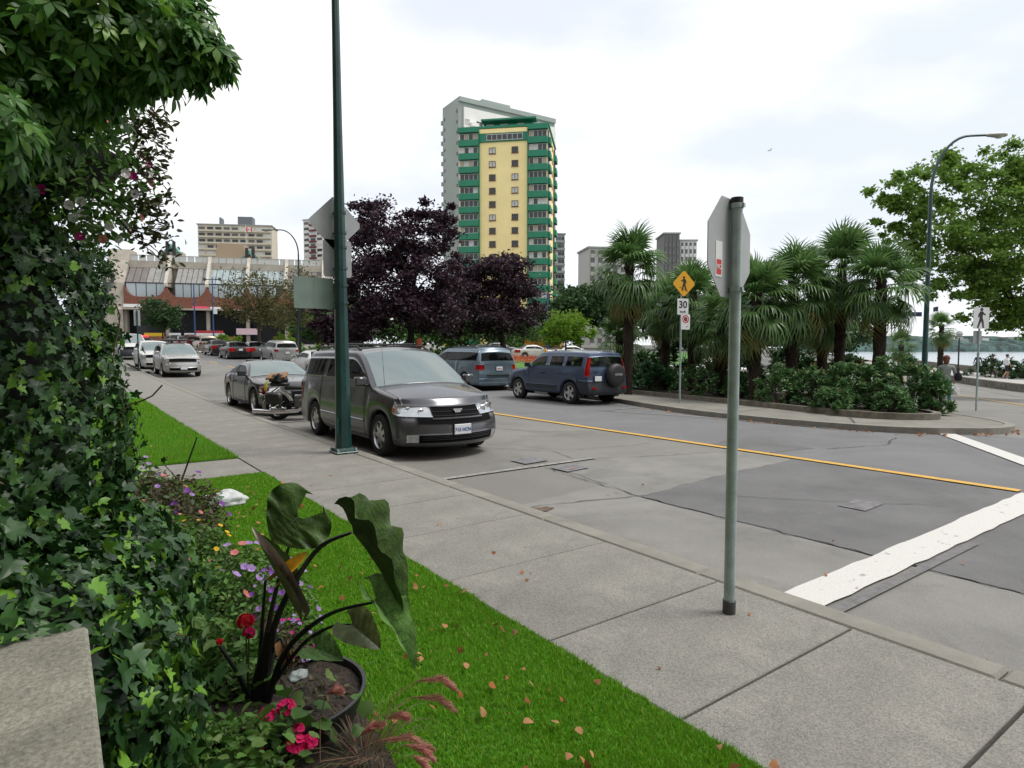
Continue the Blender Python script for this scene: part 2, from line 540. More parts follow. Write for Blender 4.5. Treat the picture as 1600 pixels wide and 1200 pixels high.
# painted lines
strip('yellow_centre_line', 9.155, 9.305, 2.42, 34, .016, m_yellow)
for yy in range(36, 100, 6): strip('yellow_centre_line', 9.17, 9.29, yy, yy + 3, .016, m_yellow)
b = B()
e0 = jag([(3.96, 2.05), (9.1, 2.03)], .010, .2, 31); e1 = jag([(3.99, 2.33), (9.1, 2.37)], .010, .2, 32)
b.add([(x, y, .02) for x, y in e0] + [(x, y, .02) for x, y in e1], [(i, i + 1, len(e0) + i + 1, len(e0) + i) for i in range(min(len(e0), len(e1)) - 1)])
tag(b.put('stop_line', m_white), kind='structure')
patch('old_stop_line', [(4.02, 1.93), (6.4, 1.94), (6.4, 2.02), (4.02, 2.01)], .018, M('ground_off_paint', (.15, .147, .145), .8, var=.2, scale=20))
for yy in (7.05, 14.7, 21.8, 33.2): patch('parking_line', [(4.0, yy - .05), (6.7 if yy < 8 else 5.9, yy - .05), (6.7 if yy < 8 else 5.9, yy + .05), (4.0, yy + .05)], .016, m_wornwhite)
def line2(name, a, b_, w, mat):
    a, b_ = Vector(a), Vector(b_); t = (b_ - a).normalized(); n_ = Vector((-t.y, t.x)) * w / 2
    n = max(1, int((b_ - a).length / 1.5)); bb = B()
    for i in range(n):
        p, q = a.lerp(b_, i / n), a.lerp(b_, (i + 1) / n)
        bb.quad(*[(v.x, v.y, H(v.x, v.y) + .018) for v in (p - n_, q - n_, q + n_, p + n_)])
    return tag(bb.put(name, mat), kind='structure')
line2('bay_line', (12.0, 12.4), (14.3, 12.35), .08, m_wornwhite)
line2('bay_line', (12.05, 12.35), (13.1, 9.0), .07, m_wornwhite)
line2('bay_line', (13.0, 9.0), (13.25, 6.6), .06, m_wornwhite)
line2('crossing_line', (14.35, 5.0), (9.6, 1.5), .30, m_white)
yl = G(1490, 617), G(1600, 634)
_u = (yl[0].xy - yl[1].xy).normalized()
line2('yellow_centre_line', yl[1].xy - _u * 12, yl[0].xy + _u * 60, .13, m_yellow)
wl = G(1490, 606), G(1600, 620)
line2('edge_line', wl[1].xy - _u * 12, wl[0].xy + _u * 60, .12, m_wornwhite)

# ---- near sidewalk: slab by slab
SW0, SW1, KW = 2.10, 3.60, .20
ZS = .12
walk = sheet('sidewalk', [SW0 - .02, SW1 + .02], frange(-6, 40, 1), ZS - .035, m_joint)
joints = [-6, -4.9, -3.9, -2.6, -1.7, -.85, .0, .84, 1.68, 2.57, 3.65, 4.72, 5.75, 6.88] + [8.0 + 1.12 * i for i in range(29)]
for i, (a, b_) in enumerate(zip(joints, joints[1:])):
    yc = (a + b_) / 2
    g = .012 if abs(a - .84) > .01 else .022
    bb = B(); bb.box((0, 0, 0), (SW1 - SW0 - .012, b_ - a - g, .1))
    tilt = math.atan2(H(3, b_) - H(3, a), b_ - a)
    o = bb.put('slab', m_side, walk, bevel=.005, loc=((SW0 + SW1) / 2, yc, H(3, yc) + ZS - .05 + random.uniform(-.002, .002)), rot=(tilt, 0, 0))
# kerb stones
kb = tag(sheet('kerb', [SW1 + .01, SW1 + KW - .01], frange(-6, 40, 1), ZS - .06, m_joint), kind='structure')
ky = [-6 + 1.75 * i for i in range(27)]
for a, b_ in zip(ky, ky[1:]):
    yc = (a + b_) / 2
    bb = B(); bb.box((0, 0, 0), (KW - .006, b_ - a - .008, .3))
    bb.put('kerbstone', m_kerb, kb, bevel=.018, loc=(SW1 + KW / 2 + .004, yc, H(3.7, yc) + ZS - .15 + random.uniform(-.003, .001)), rot=(math.atan2(H(3, b_) - H(3, a), b_ - a), 0, 0))
# path that crosses the lawn, and the further, wider pavement
pth = sheet('footpath', [-4.0, SW0 - .02], [8.28, 9.62], ZS - .03, m_joint)
for x0, x1 in ((-4, -2.6), (-2.6, -1.2), (-1.2, .2), (.2, 1.15), (1.15, 2.09)):
    bb = B(); bb.box((0, 0, 0), (x1 - x0 - .01, 1.3, .1)); bb.put('slab', m_side, pth, bevel=.005, loc=((x0 + x1) / 2, 8.95, ZS - .052))
strip('far_pavement', -6, SW0 - .01, 25.5, 41, ZS - .006, m_side)
strip('far_kerb_bulge', 3.81, 4.3, 39, 50, ZS - .01, m_side)

# ---- lawns
def lawn_poly(y0, y1, xl, xr, name):
    o = sheet(name, frange(xl, xr, .35), frange(y0, y1, .5), ZS + .0, m_grass)
    return o
lawn1 = lawn_poly(-2, 8.27, -3.5, SW0 - .005, 'lawn')
lawn2 = lawn_poly(9.63, 25.5, -6, SW0 - .005, 'lawn')
def blades(name, n, area, hgt, seed, parent):
    r = np.random.default_rng(seed)
    x0, x1, y0, y1 = area
    # denser near the camera
    t = r.random(n * 3)
    y = y0 + (y1 - y0) * t ** 1.6
    x = r.uniform(x0, x1, n * 3)
    # ragged lawn edge
    edge = np.array([mnoise.noise((4.0, b_ * 3.1, 0)) * .022 + mnoise.noise((9.0, b_ * 11, 0)) * .012 for b_ in y])
    ok = x < x1 - .012 + edge
    x, y = x[ok][:n], y[ok][:n]
    n = len(x)
    z = np.array([H(a, b_) for a, b_ in zip(x, y)]) + ZS
    w = r.uniform(.0016, .0032, n) * (1 + .25 * (y - y0)); h = hgt * r.uniform(.55, 1.25, n)
    patchy = np.array([mnoise.noise((a * 2.2, b_ * 2.2, 0)) for a, b_ in zip(x, y)])
    h *= 1 + .3 * patchy
    an = r.uniform(0, 2 * PI, n); lean = r.uniform(.1, .9, n) * h; la = r.uniform(0, 2 * PI, n)
    V = np.empty((n, 3, 3))
    V[:, 0] = np.stack([x - w * np.cos(an), y - w * np.sin(an), z], 1)
    V[:, 1] = np.stack([x + w * np.cos(an), y + w * np.sin(an), z], 1)
    V[:, 2] = np.stack([x + lean * np.cos(la), y + lean * np.sin(la), z + h], 1)
    F = np.arange(n * 3).reshape(n, 3)
    m = LEAF('grass_blades', [(.13, .35, .012), (.18, .42, .020), (.11, .32, .012), (.23, .42, .04), (.08, .25, .010), (.15, .38, .016), (.18, .40, .02), (.34, .37, .10)], .5, .35, .25)
    return tag(put(name, np_mesh(name, V.reshape(-1, 3), F, m)), 'short mown green grass of the lawn beside the sidewalk', 'grass', kind='stuff')
blades('grass', 230000, (.80, SW0 + .012, 1.0, 8.27), .023, 5, lawn1)
g2 = blades('grass', 60000, (.3, SW0 + .012, 9.64, 22), .05, 6, lawn2)
g3 = blades('grass', 40000, (-4, .32, 9.64, 24), .05, 7, lawn2)
g3['label'] = 'short grass of the further lawn close to the hotel wall'
g2['label'] = 'short mown green grass of the lawn beyond the crossing path'

# ---- traffic island: pavement, kerbs, raised planting bed, park lawn
isl = [(14.75, 62), (14.75, 40), (14.7, 30), (14.65, 20), (14.5, 14.6), (13.75, 12.4), (13.15, 10.2), (13.1, 7.7), (13.5, 5.8), (14.2, 4.9), (15.2, 4.4),
       (16.5, 4.4), (17.8, 4.95), (19.0, 6.0), (20.6, 7.5)] + [(20.6 + .772 * k, 7.5 + .636 * k) for k in (4, 8, 14, 22, 32, 45, 60, 80)]
def ring(poly, wid):
    """poly offset inwards (to its left... computed by normals)"""
    out = []
    n = len(poly)
    for i, p in enumerate(poly):
        a, b_ = Vector(poly[max(i - 1, 0)]), Vector(poly[min(i + 1, n - 1)])
        t = (b_ - a).normalized()
        out.append((p[0] - t.y * wid, p[1] + t.x * wid))
    return out
def fine(poly, st=.8):
    out = []
    for a, b_ in zip(poly, poly[1:]):
        a, b_ = Vector(a), Vector(b_); n = max(1, int((b_ - a).length / st))
        out += [tuple(a.lerp(b_, i / n)) for i in range(n)]
    return out + [tuple(poly[-1])]
def smooth_poly(poly, it=2):
    for _ in range(it):
        q = [poly[0]]
        for a, b_ in zip(poly, poly[1:]):
            q += [(a[0] * .75 + b_[0] * .25, a[1] * .75 + b_[1] * .25), (a[0] * .25 + b_[0] * .75, a[1] * .25 + b_[1] * .75)]
        poly = q + [poly[-1]]
    return poly
isl = smooth_poly(isl)
def band(name, A, Bp, za, zb, mat, top=True, side=.0, parent=None, kind='structure'):
    """sheet between two polylines, with a vertical face down from the first"""
    bb = B(); n = len(A)
    V = [(p[0], p[1], H(*p) + za) for p in A] + [(p[0], p[1], H(*p) + zb) for p in Bp]
    bb.add(V, [(i, i + 1, n + i + 1, n + i) for i in range(n - 1)])
    if side:
        V = [(p[0], p[1], H(*p) + za) for p in A] + [(p[0], p[1], H(*p) + za - side) for p in A]
        bb.add(V, [(i, n + i, n + i + 1, i + 1) for i in range(n - 1)])
    o = bb.put(name, mat, parent)
    if parent is None: tag(o, kind=kind)
    return o
ik0 = isl; ik1 = ring(isl, .17); iw = ring(isl, 2.6)
band('island_kerb', ik0, ik1, .13, .135, m_kerb, side=.2)
m_iside = M('island_pavement', (.20, .19, .165), .88, var=.16, scale=1.2, bump=.4, bscale=120, speck=.25, speck_scale=120)
bb = B(); cen = [(p[0], p[1]) for p in ring(isl, .172)]
# pavement filled from both kerbs to the middle of the wedge
left = cen[:len(cen) // 2]; right = cen[len(cen) // 2:]
poly = cen
def fill(poly, off, mat, name):
    bm = bmesh.new()
    vs = [bm.verts.new((p[0], p[1], H(*p) + off)) for p in poly]
    f = bm.faces.new(vs)
    bmesh.ops.triangulate(bm, faces=[f])
    for _ in range(3):
        es = [e for e in bm.edges if e.calc_length() > 3]
        if es:
            bmesh.ops.subdivide_edges(bm, edges=es, cuts=1)
            bmesh.ops.triangulate(bm, faces=bm.faces[:])
    for v in bm.verts: v.co.z = H(v.co.x, v.co.y) + off
    bmesh.ops.recalc_face_normals(bm, faces=bm.faces[:])
    if sum(f.normal.z for f in bm.faces) < 0:
        bmesh.ops.reverse_faces(bm, faces=bm.faces[:])
    me = bpy.data.meshes.new(name); bm.to_mesh(me); bm.free()
    me.materials.append(mat)
    return tag(put(name, me), kind='structure')
fill(cen, .125, m_iside, 'island_pavement')
bed = [(18.6, 20.5), (17.6, 18.2), (17.0, 16.0), (16.45, 12.9), (15.85, 10.2), (15.15, 8.0), (15.05, 6.9), (15.5, 6.1), (16.5, 5.8), (17.6, 6.3), (18.6, 7.6), (21.0, 10.0), (24, 13.2), (26, 17), (24, 20.5)]
bed = smooth_poly(bed, 2)
band('bed_kerb', bed, ring(bed, .16), .27, .27, M('bed_kerb_stone', (.17, .155, .12), .9, var=.3, scale=5, bump=.5, bscale=60), side=.2)
fill(ring(bed, .162), .22, m_soil, 'planting_bed')
park = ring(isl, 2.4)
pk = [p for p in park if p[1] > 21] 
fill([(17.2, 60), (17.2, 21.5), (28, 21.5), (34, 24), (75, 58), (75, 60)], .14, m_parkgrass, 'park_lawn')
line2('island_joint', (13.2, 9.2), (15.6, 9.6), .02, m_joint).location.z = .125
line2('island_joint', (13.6, 6.4), (15.0, 7.2), .02, m_joint).location.z = .125

# ---- promenade: kerb wall, walkway, parapet
def along(k, d): 
    p = WALL0 + BDIR * k + BNRM * d
    return p
def wallrun(name, d0, d1, h0, h1, k0, k1, mat, label, cat):
    root = thing(name, label, cat, (0, 0, 0))
    k = k0
    while k < k1:
        kk = min(k1, k + 2.4)
        bb = B()
        a, b_, c, d = along(k + .02, d0), along(kk - .02, d0), along(kk - .02, d1), along(k + .02, d1)
        zz = [H(p.x, p.y) for p in (a, b_, c, d)]
        bb.add([(p.x, p.y, z + h0) for p, z in zip((a, b_, c, d), zz)] + [(p.x, p.y, z + h1) for p, z in zip((a, b_, c, d), zz)],
               [(0, 3, 2, 1), (4, 5, 6, 7), (0, 1, 5, 4), (1, 2, 6, 5), (2, 3, 7, 6), (3, 0, 4, 7)])
        bb.put('block', mat, root, bevel=.02)
        k = kk
    return root
m_stone = M('promenade_stone', (.16, .15, .125), .9, var=.3, scale=2.5, bump=.6, bscale=25)
wallrun('retaining_wall', 0, .35, -.1, .50, -10, 34, m_stone, 'low grey stone retaining wall along the far side of the bay road', 'wall')
wallrun('parapet_wall', 5.0, 5.4, .4, 1.0, -10, 34, m_stone, 'grey stone parapet between the promenade walkway and the beach', 'wall')
bb = B()
for k in range(-10, 34, 2):
    a, b_, c, d = along(k, .36), along(k + 2, .36), along(k + 2, 6.6), along(k, 6.6)
    bb.quad(*[(p.x, p.y, H(p.x, p.y) + .47) for p in (a, b_, c, d)])
tag(bb.put('promenade', M('promenade_pavement', (.36, .35, .33), .85, var=.1, scale=1)), kind='structure')
# ================================================================== vehicles
m_tyre = M('tyre_rubber', (.018, .018, .019), .85, bump=.3, bscale=80)
m_rim = M('alloy_rim', (.55, .55, .56), .28, metal=.9, var=.08, scale=8)
m_black = M('black_plastic', (.018, .018, .019), .55)
m_mesh = M('grille_mesh_black', (.006, .006, .007), .9, spec=.1, bump=.5, bscale=90)
m_under = M('underbody', (.008, .008, .008), .95)
m_chrome = M('chrome', (.80, .80, .80), .10, metal=1.0)
m_int = M('car_interior', (.07, .068, .065), .9, var=.2, scale=10)
m_seat = M('car_seat_cloth', (.12, .115, .11), .95, var=.2, scale=20)
m_lens = M('clear_lamp_lens', (.50, .52, .54), .12, metal=.75, coat=.6, var=.10, scale=9)
m_amber = M('amber_lens', (.45, .09, .02), .15, coat=1)
m_redlens = M('red_lamp_lens', (.30, .006, .006), .30, spec=.15, var=.2, scale=10)
m_plate = M('plate_white', (.72, .74, .76), .45)
m_blueink = M('plate_blue_ink', (.03, .10, .32), .5)
m_redink = M('plate_red_ink', (.5, .04, .03), .5)
g_wind = GLASS('windscreen_glass', (.60, .70, .67), .28, body=(.15, .225, .215), ior=3.4)
g_side = GLASS('side_window_glass', (.60, .66, .63), .72, body=(.010, .013, .012), ior=1.7)
g_dark = GLASS('tinted_window_glass', (.20, .22, .21), .25, body=(.004, .005, .005), ior=1.30)

def lerp(a, b, t): return a + (b - a) * t
def sstep(t): t = max(0., min(1., t)); return t * t * (3 - 2 * t)

def car_shell(sp):
    """control cage of a vehicle body -> smoothed faces tagged by part. X forward, Y left, Z up."""
    L, W = sp['L'], sp['W']
    hw = W / 2
    cf, cr = sp.get('cf', .22), sp.get('cr', .16)
    xF, xR = L / 2 - cf, -(L / 2 - cr)
    xc, xwt, xrt, xrb = sp['xc'], sp['xwt'], sp['xrt'], sp.get('xrb')
    tall = xrb is None
    z0, zn, zc, zr, zbr = sp['z0'], sp['zn'], sp['zc'], sp['zr'], sp['zbr']
    ra = sp['r'] + .065
    X = {xF, xR, xc, xwt, xrt}
    if not tall: X.add(xrb)
    for ax in (sp['xf'], sp['xr']):
        for o in (-1.06, -1.0, -.88, -.55, 0, .55, .88, 1.0, 1.06): X.add(ax + o * ra)
    for a, b in sp['win']: X |= {a, b}
    for a, b in sp.get('doors', []): X |= {a, b}
    X |= set(sp.get('xs', []))
    X = sorted((x for x in X if xR <= x <= xF), reverse=True)
    Y = [X[0]]
    keep = {xF, xR, xc, xwt, xrt, xrb} | {a for w in sp['win'] for a in w}
    for x in X[1:]:
        if Y[-1] - x < .018:
            if x in keep and Y[-1] not in keep: Y[-1] = x
            continue
        Y.append(x)
    X = Y
    if X[-1] != xR: X[-1] = xR
    fr = [0] + sp.get('fr', [0, .13, .30, .60, .74, 1])
    ym = [.80] + sp.get('ym', [.955, .985, 1.0, 1.0, .99, .955])
    gs = [.10, .87, 1.0]
    lf = sp.get('lf', [0, .28, .52, .78, .93, 1])
    nk, ng, nj = len(fr), len(gs), len(lf)
    shoulder = ym[-1]
    def arch(x):
        z = z0
        for ax in (sp['xf'], sp['xr']):
            d = abs(x - ax)
            if d < ra: z = max(z, sp['r'] + math.sqrt(max(0, ra * ra - d * d)) * 1.0)
            elif d < ra * 1.03: z = max(z, z0)
        return z
    def hwid(x):
        if x > 0: return hw * (1 - sp.get('pf', .10) * (x / xF) ** 4)
        return hw * (1 - sp.get('pr', .06) * (x / xR) ** 4)
    def roofz(x):
        t = (xwt - x) / max(.01, xwt - xrt)
        return zr - sp.get('rfall', .05) * max(0, t - .35) ** 1.5 * 1.9 - .015 * max(0, .35 - t)
    def zb(x):
        if x >= xc:
            t = (xF - x) / (xF - xc)
            return lerp(zn, zc, t ** sp.get('hoodp', .75))
        if tall or x >= xrb:
            e = xR if tall else xrb
            return lerp(zc, zbr, (xc - x) / (xc - e))
        return lerp(zbr, sp['zt'], ((xrb - x) / (xrb - xR)) ** 1.5)
    def zt(x):
        if x >= xc: return zb(x)
        if x > xwt: 
            t = (xc - x) / (xc - xwt)
            return lerp(zb(x), roofz(xwt), t ** sp.get('wsp', .92))
        if x >= xrt: return roofz(x)
        if tall: return roofz(x) - sp.get('reardrop', .06) * (xrt - x) / (xrt - xR)
        if x > xrb: return lerp(roofz(xrt), zb(x), ((xrt - x) / (xrt - xrb)) ** 1.05)
        return zb(x)
    curvs = []
    for x in X:
        c = .0
        if x == xF: c = cf
        elif x > xc: c = lerp(.14, cf * .8, (x - xc) / (xF - xc))
        elif x >= xwt: c = lerp(.07, .14, (x - xwt) / (xc - xwt))
        elif x > xrt: c = lerp(-.05, .07, (x - xrt) / (xwt - xrt))
        elif x == xR: c = -cr
        else: c = lerp(-cr * .8, -.05, (x - xR) / (xrt - xR))
        curvs.append(c)
    fx, rx = sp.get('fx', [-.05, -.02, .02, .03, 0, -.02, -.10]), sp.get('rx', [.05, .02, 0, 0, .0, .0, .02])
    rg = sp.get('rg', [.05, .22, .30])
    verts, faces, tags = [], [], []
    idx = {}
    def V(p):
        k = (round(p[0], 4), round(p[1], 4), round(p[2], 4))
        if k not in idx:
            idx[k] = len(verts); verts.append(p)
        return idx[k]
    def Fc(vs, t):
        u = []
        for v in vs:
            if v not in u: u.append(v)
        if len(u) >= 3:
            faces.append(tuple(u)); tags.append(t)
    def endx(i, row, up):
        """end stations lean with the height row"""
        if i == 0: return fx[min(row, len(fx) - 1)] if not up else fx[-1]
        if i == len(X) - 1: return rg[row] if up else rx[min(row, len(rx) - 1)]
        return 0
    last = len(X) - 1
    def side(i, k, s):
        """k < nk: below the belt; beyond: window rows"""
        x = X[i]; b = zb(x); h = hwid(x)
        if k < nk:
            a = arch(x)
            z = a + (b - a) * fr[k]
            y = h * ym[k]
            if k == 0: y = min(y, h - .16)
            dx = endx(i, k, False)
            if tall and i == last: dx = rx[min(k, len(rx) - 1)]
            return V((x + dx, s * y, z))
        g = gs[k - nk]; t = zt(x)
        y0 = h * shoulder
        full = max(.001, zr - b)
        yr_ = lerp(y0, sp['yr'] * (h / hw if x < 0 else 1), min(1, (t - b) / full))
        bulge = 4 * g * (1 - g) * .018
        dx = (rg[k - nk] if (i == last and tall) else endx(i, nk - 1, False)) if (t - b) > .002 or i in (0, last) else 0
        if (t - b) <= .002: dx = endx(i, nk - 1, False)
        return V((x + dx, s * (lerp(y0, yr_, g) + (bulge if t - b > .05 else 0)), lerp(b, t, g)))
    def top(i, j, s):
        if j == nj - 1: return side(i, nk + ng - 1, s)
        x = X[i]; t = zt(x); h = hwid(x); b = zb(x)
        y0 = h * shoulder
        full = max(.001, zr - b)
        yr_ = lerp(y0, sp['yr'] * (h / hw if x < 0 else 1), min(1, (t - b) / full))
        cro = sp.get('crown', .06) if x < xc else lerp(sp.get('hcrown', .05), sp.get('fcrown', sp.get('hcrown', .05)), max(0, (x - xc) / (xF - xc)) ** 2)
        dx = (rg[-1] if tall else rx[-1]) if i == last else (fx[-1] if i == 0 else 0)
        q = lf[j]
        return V((x + curvs[i] * (1 - q ** 2.3) + dx, s * yr_ * q, t + cro * (1 - q ** 2)))
    def front(j, k, s):
        if j == nj - 1: return side(0, k, s)
        if k == nk - 1: return top(0, j, s)
        x = X[0]; b = zb(x); a = arch(x)
        h = hwid(x) * ym[k]
        if k == 0: h = min(h, hwid(x) - .16)
        q = lf[j]
        z = a + (b - a) * fr[k] + sp.get('fcrown', sp.get('hcrown', .05)) * (1 - q * q) * max(0, (fr[k] - .5) * 2)
        return V((x + curvs[0] * (1 - q ** 2.3) + fx[min(k, len(fx) - 1)], s * h * q, z))
    def rear(j, k, s):
        if j == nj - 1: return side(last, k, s)
        if k == nk + ng - 1 or (not tall and k == nk - 1): return top(last, j, s)
        x = X[-1]; h = hwid(x); b = zb(x); q = lf[j]
        if k < nk:
            a = arch(x); y = h * ym[k]
            if k == 0: y = min(y, h - .16)
            return V((x + curvs[-1] * (1 - q ** 2.3) + rx[min(k, len(rx) - 1)], s * y * q, a + (b - a) * fr[k]))
        g = gs[k - nk]; t = zt(x); y0 = h * shoulder
        full = max(.001, zr - b)
        yr_ = lerp(y0, sp['yr'] * (h / hw), min(1, (t - b) / full))
        y = lerp(y0, yr_, g) + 4 * g * (1 - g) * .018
        return V((x + curvs[-1] * (1 - q ** 2.3) + rg[k - nk], s * y * q, lerp(b, t, g) + sp.get('crown', .06) * (1 - q * q) * g))
    R = nk + ng
    def inside(m, iv): return any(a - 1e-4 <= m <= b + 1e-4 for a, b in iv)
    for s in (1, -1):
        o = (lambda *v: v) if s > 0 else (lambda *v: tuple(reversed(v)))
        for i in range(last):
            m = (X[i] + X[i + 1]) / 2
            for k in range(R - 1):
                t = 'body'
                if k >= nk and k < nk + 1:
                    if inside(m, [tuple(sorted(w)) for w in sp['win']]): t = 'side_window'
                    elif sp.get('bpillar', True) and min(min(w) for w in sp['win']) < m < max(max(w) for w in sp['win']): t = 'pillar'
                elif 2 <= k < nk:
                    if inside(m, [tuple(sorted(d)) for d in sp.get('doors', [])]): t = 'door'
                if k < nk - 1 and sp.get('clad') is not None and fr[k] < sp['clad'] and k >= 0: t = 'cladding'
                for (k0, k1, a, b, nme) in sp.get('stag', []):
                    if k0 <= k < k1 and a <= m <= b: t = nme
                if i == 0:
                    for (k0, k1, nme) in sp.get('wrapF', []):
                        if k0 <= k < k1: t = nme
                if i == last - 1:
                    for (k0, k1, nme) in sp.get('wrapR', []):
                        if k0 <= k < k1: t = nme
                Fc(o(side(i, k, s), side(i, k + 1, s), side(i + 1, k + 1, s), side(i + 1, k, s)), t)
            for j in range(nj - 1):
                t = 'body'
                if m > xc: t = 'hood' if j < nj - 2 else 'body'
                elif m > xwt: t = 'windshield' if j < nj - 2 else 'body'
                elif not tall and m < xrt and m > xrb: t = 'rear_window' if j < nj - 2 else 'body'
                elif not tall and m < xrb: t = 'trunk_lid' if j < nj - 2 else 'body'
                Fc(o(top(i, j, s), top(i + 1, j, s), top(i + 1, j + 1, s), top(i, j + 1, s)), t)
        for j in range(nj - 1):
            for k in range(nk - 1):
                t = 'cladding' if sp.get('clad') is not None and fr[k] < sp['clad'] else 'body'
                for (k0, k1, j0, j1, nme) in sp.get('ftag', []):
                    if k0 <= k < k1 and j0 <= j < j1: t = nme
                Fc(o(front(j, k, s), front(j, k + 1, s), front(j + 1, k + 1, s), front(j + 1, k, s)), t)
            for k in range((R if tall else nk) - 1):
                t = 'cladding' if k < nk and sp.get('clad') is not None and fr[k] < sp['clad'] else 'body'
                for (k0, k1, j0, j1, nme) in sp.get('rtag', []):
                    if k0 <= k < k1 and j0 <= j < j1: t = nme
                Fc(o(rear(j, k, s), rear(j + 1, k, s), rear(j + 1, k + 1, s), rear(j, k + 1, s)), t)
    names = sorted(set(tags))
    me = bpy.data.meshes.new('cage')
    me.from_pydata(verts, [], faces)
    for nme in names: me.materials.append(None)
    me.polygons.foreach_set('material_index', [names.index(t) for t in tags])
    me.update()
    ob = bpy.data.objects.new('cage', me); COL.objects.link(ob)
    md = ob.modifiers.new('s', 'SUBSURF'); md.levels = md.render_levels = sp.get('sub', 2)
    dg = bpy.context.evaluated_depsgraph_get()
    ev = bpy.data.meshes.new_from_object(ob.evaluated_get(dg))
    bpy.data.objects.remove(ob); bpy.data.meshes.remove(me)
    return ev, names

GLASSY = {'windshield', 'side_window', 'rear_window'}
def split_parts(ev, names, root, matmap, rim=.012, gap=.008, skip=()):
    """every tagged, connected patch of the shell becomes a part, its rim tucked in like a panel gap"""
    bm = bmesh.new(); bm.from_mesh(ev)
    bvh = BVHTree.FromBMesh(bm)
    bm.faces.ensure_lookup_table()
    for ti, nme in enumerate(names):
        fs = set(f for f in bm.faces if f.material_index == ti)
        while fs:
            st = [fs.pop()]; comp = list(st)
            if nme == 'body':
                comp += list(fs); fs.clear()
            else:
                while st:
                    f = st.pop()
                    for e in f.edges:
                        for g in e.link_faces:
                            if g in fs:
                                fs.discard(g); st.append(g); comp.append(g)
            nb = bmesh.new(); vm = {}
            for f in comp:
                nb.faces.new([vm.setdefault(v.index, None) or vm.__setitem__(v.index, nb.verts.new(v.co)) or vm[v.index] for v in f.verts])
            nb.normal_update()
            if nme in GLASSY:
                nr = {v: v.normal.copy() for v in nb.verts}
                for v in nb.verts: v.co -= nr[v] * .010
            else:
                try:
                    bmesh.ops.inset_region(nb, faces=nb.faces[:], thickness=rim, depth=0, use_boundary=True, use_even_offset=False)
                    nb.normal_update()
                    bv = [v for v in nb.verts if any(e.is_boundary for e in v.link_edges)]
                    for v in bv: v.co -= v.normal * gap
                except Exception:
                    pass
            me = bpy.data.meshes.new(nme); nb.to_mesh(me); nb.free()
            smooth(me)
            put(nme, me, root, mat=matmap.get(nme, matmap['body']))
    bm.free()
    return bvh

def wheel_parts(root, x, y, r, w, style, mrim=None, steer=0):
    s = 1 if y > 0 else -1
    mrim = mrim or m_rim
    e = bpy.data.objects.new('wheel', None); link(e, root); e.location = (x, y, r); e.rotation_euler = (0, 0, steer)
    h = w / 2
    t = B(); t.lathe([(r * .66, -h), (r * .90, -h * 1.02), (r * .985, -h * .8), (r, -h * .4), (r, h * .4), (r * .985, h * .8), (r * .90, h * 1.02), (r * .66, h), (r * .64, h * .4), (r * .64, -h)], 36, 'y')
    me = t.mesh('tyre', m_tyre, sm=True); put('tyre', me, e)
    b = B()
    ri = r * .67
    b.lathe([(ri, -h * .6), (ri, h * .9), (ri * .95, h * 1.0), (ri * .91, h * .86), (ri * .90, h * .2)], 36, 'y')
    n = style
    for k in range(n):
        a = 2 * PI * k / n
        dx, dz = math.cos(a), math.sin(a); px_, pz = -dz, dx
        wi, wo = r * .085 * 5 / n + .016, r * .115 * 5 / n + .014
        ys = h * .80
        q = []
        for rr, ww, yo in ((r * .12, wi, ys * 1.06), (r * .40, wi, ys), (ri * .96, wo, ys * .95)):
            for sg in (-1, 1): q.append((dx * rr + px_ * ww * sg, yo, dz * rr + pz * ww * sg))
        q2 = [(p[0], p[1] - .03, p[2]) for p in q]
        b.add(q + q2, [(0, 1, 3, 2), (2, 3, 5, 4), (0, 2, 8, 6), (2, 4, 10, 8), (1, 7, 9, 3), (3, 9, 11, 5)])
    b.lathe([(0.001, h * .92), (r * .10, h * .92), (r * .16, h * .86), (r * .17, h * .6)], 20, 'y')
    me = b.mesh('rim', [mrim], sm=True)
    o = put('rim', me, e)
    d = B(); d.disc((0, h * .15, 0), ri * .95, 24, 'y'); put('brake_disc', d.mesh('brake_disc', M('brake_steel', (.06, .06, .06), .5, metal=.6)), e)
    if s < 0:
        for c in e.children: c.rotation_euler = (0, 0, PI)
    return e

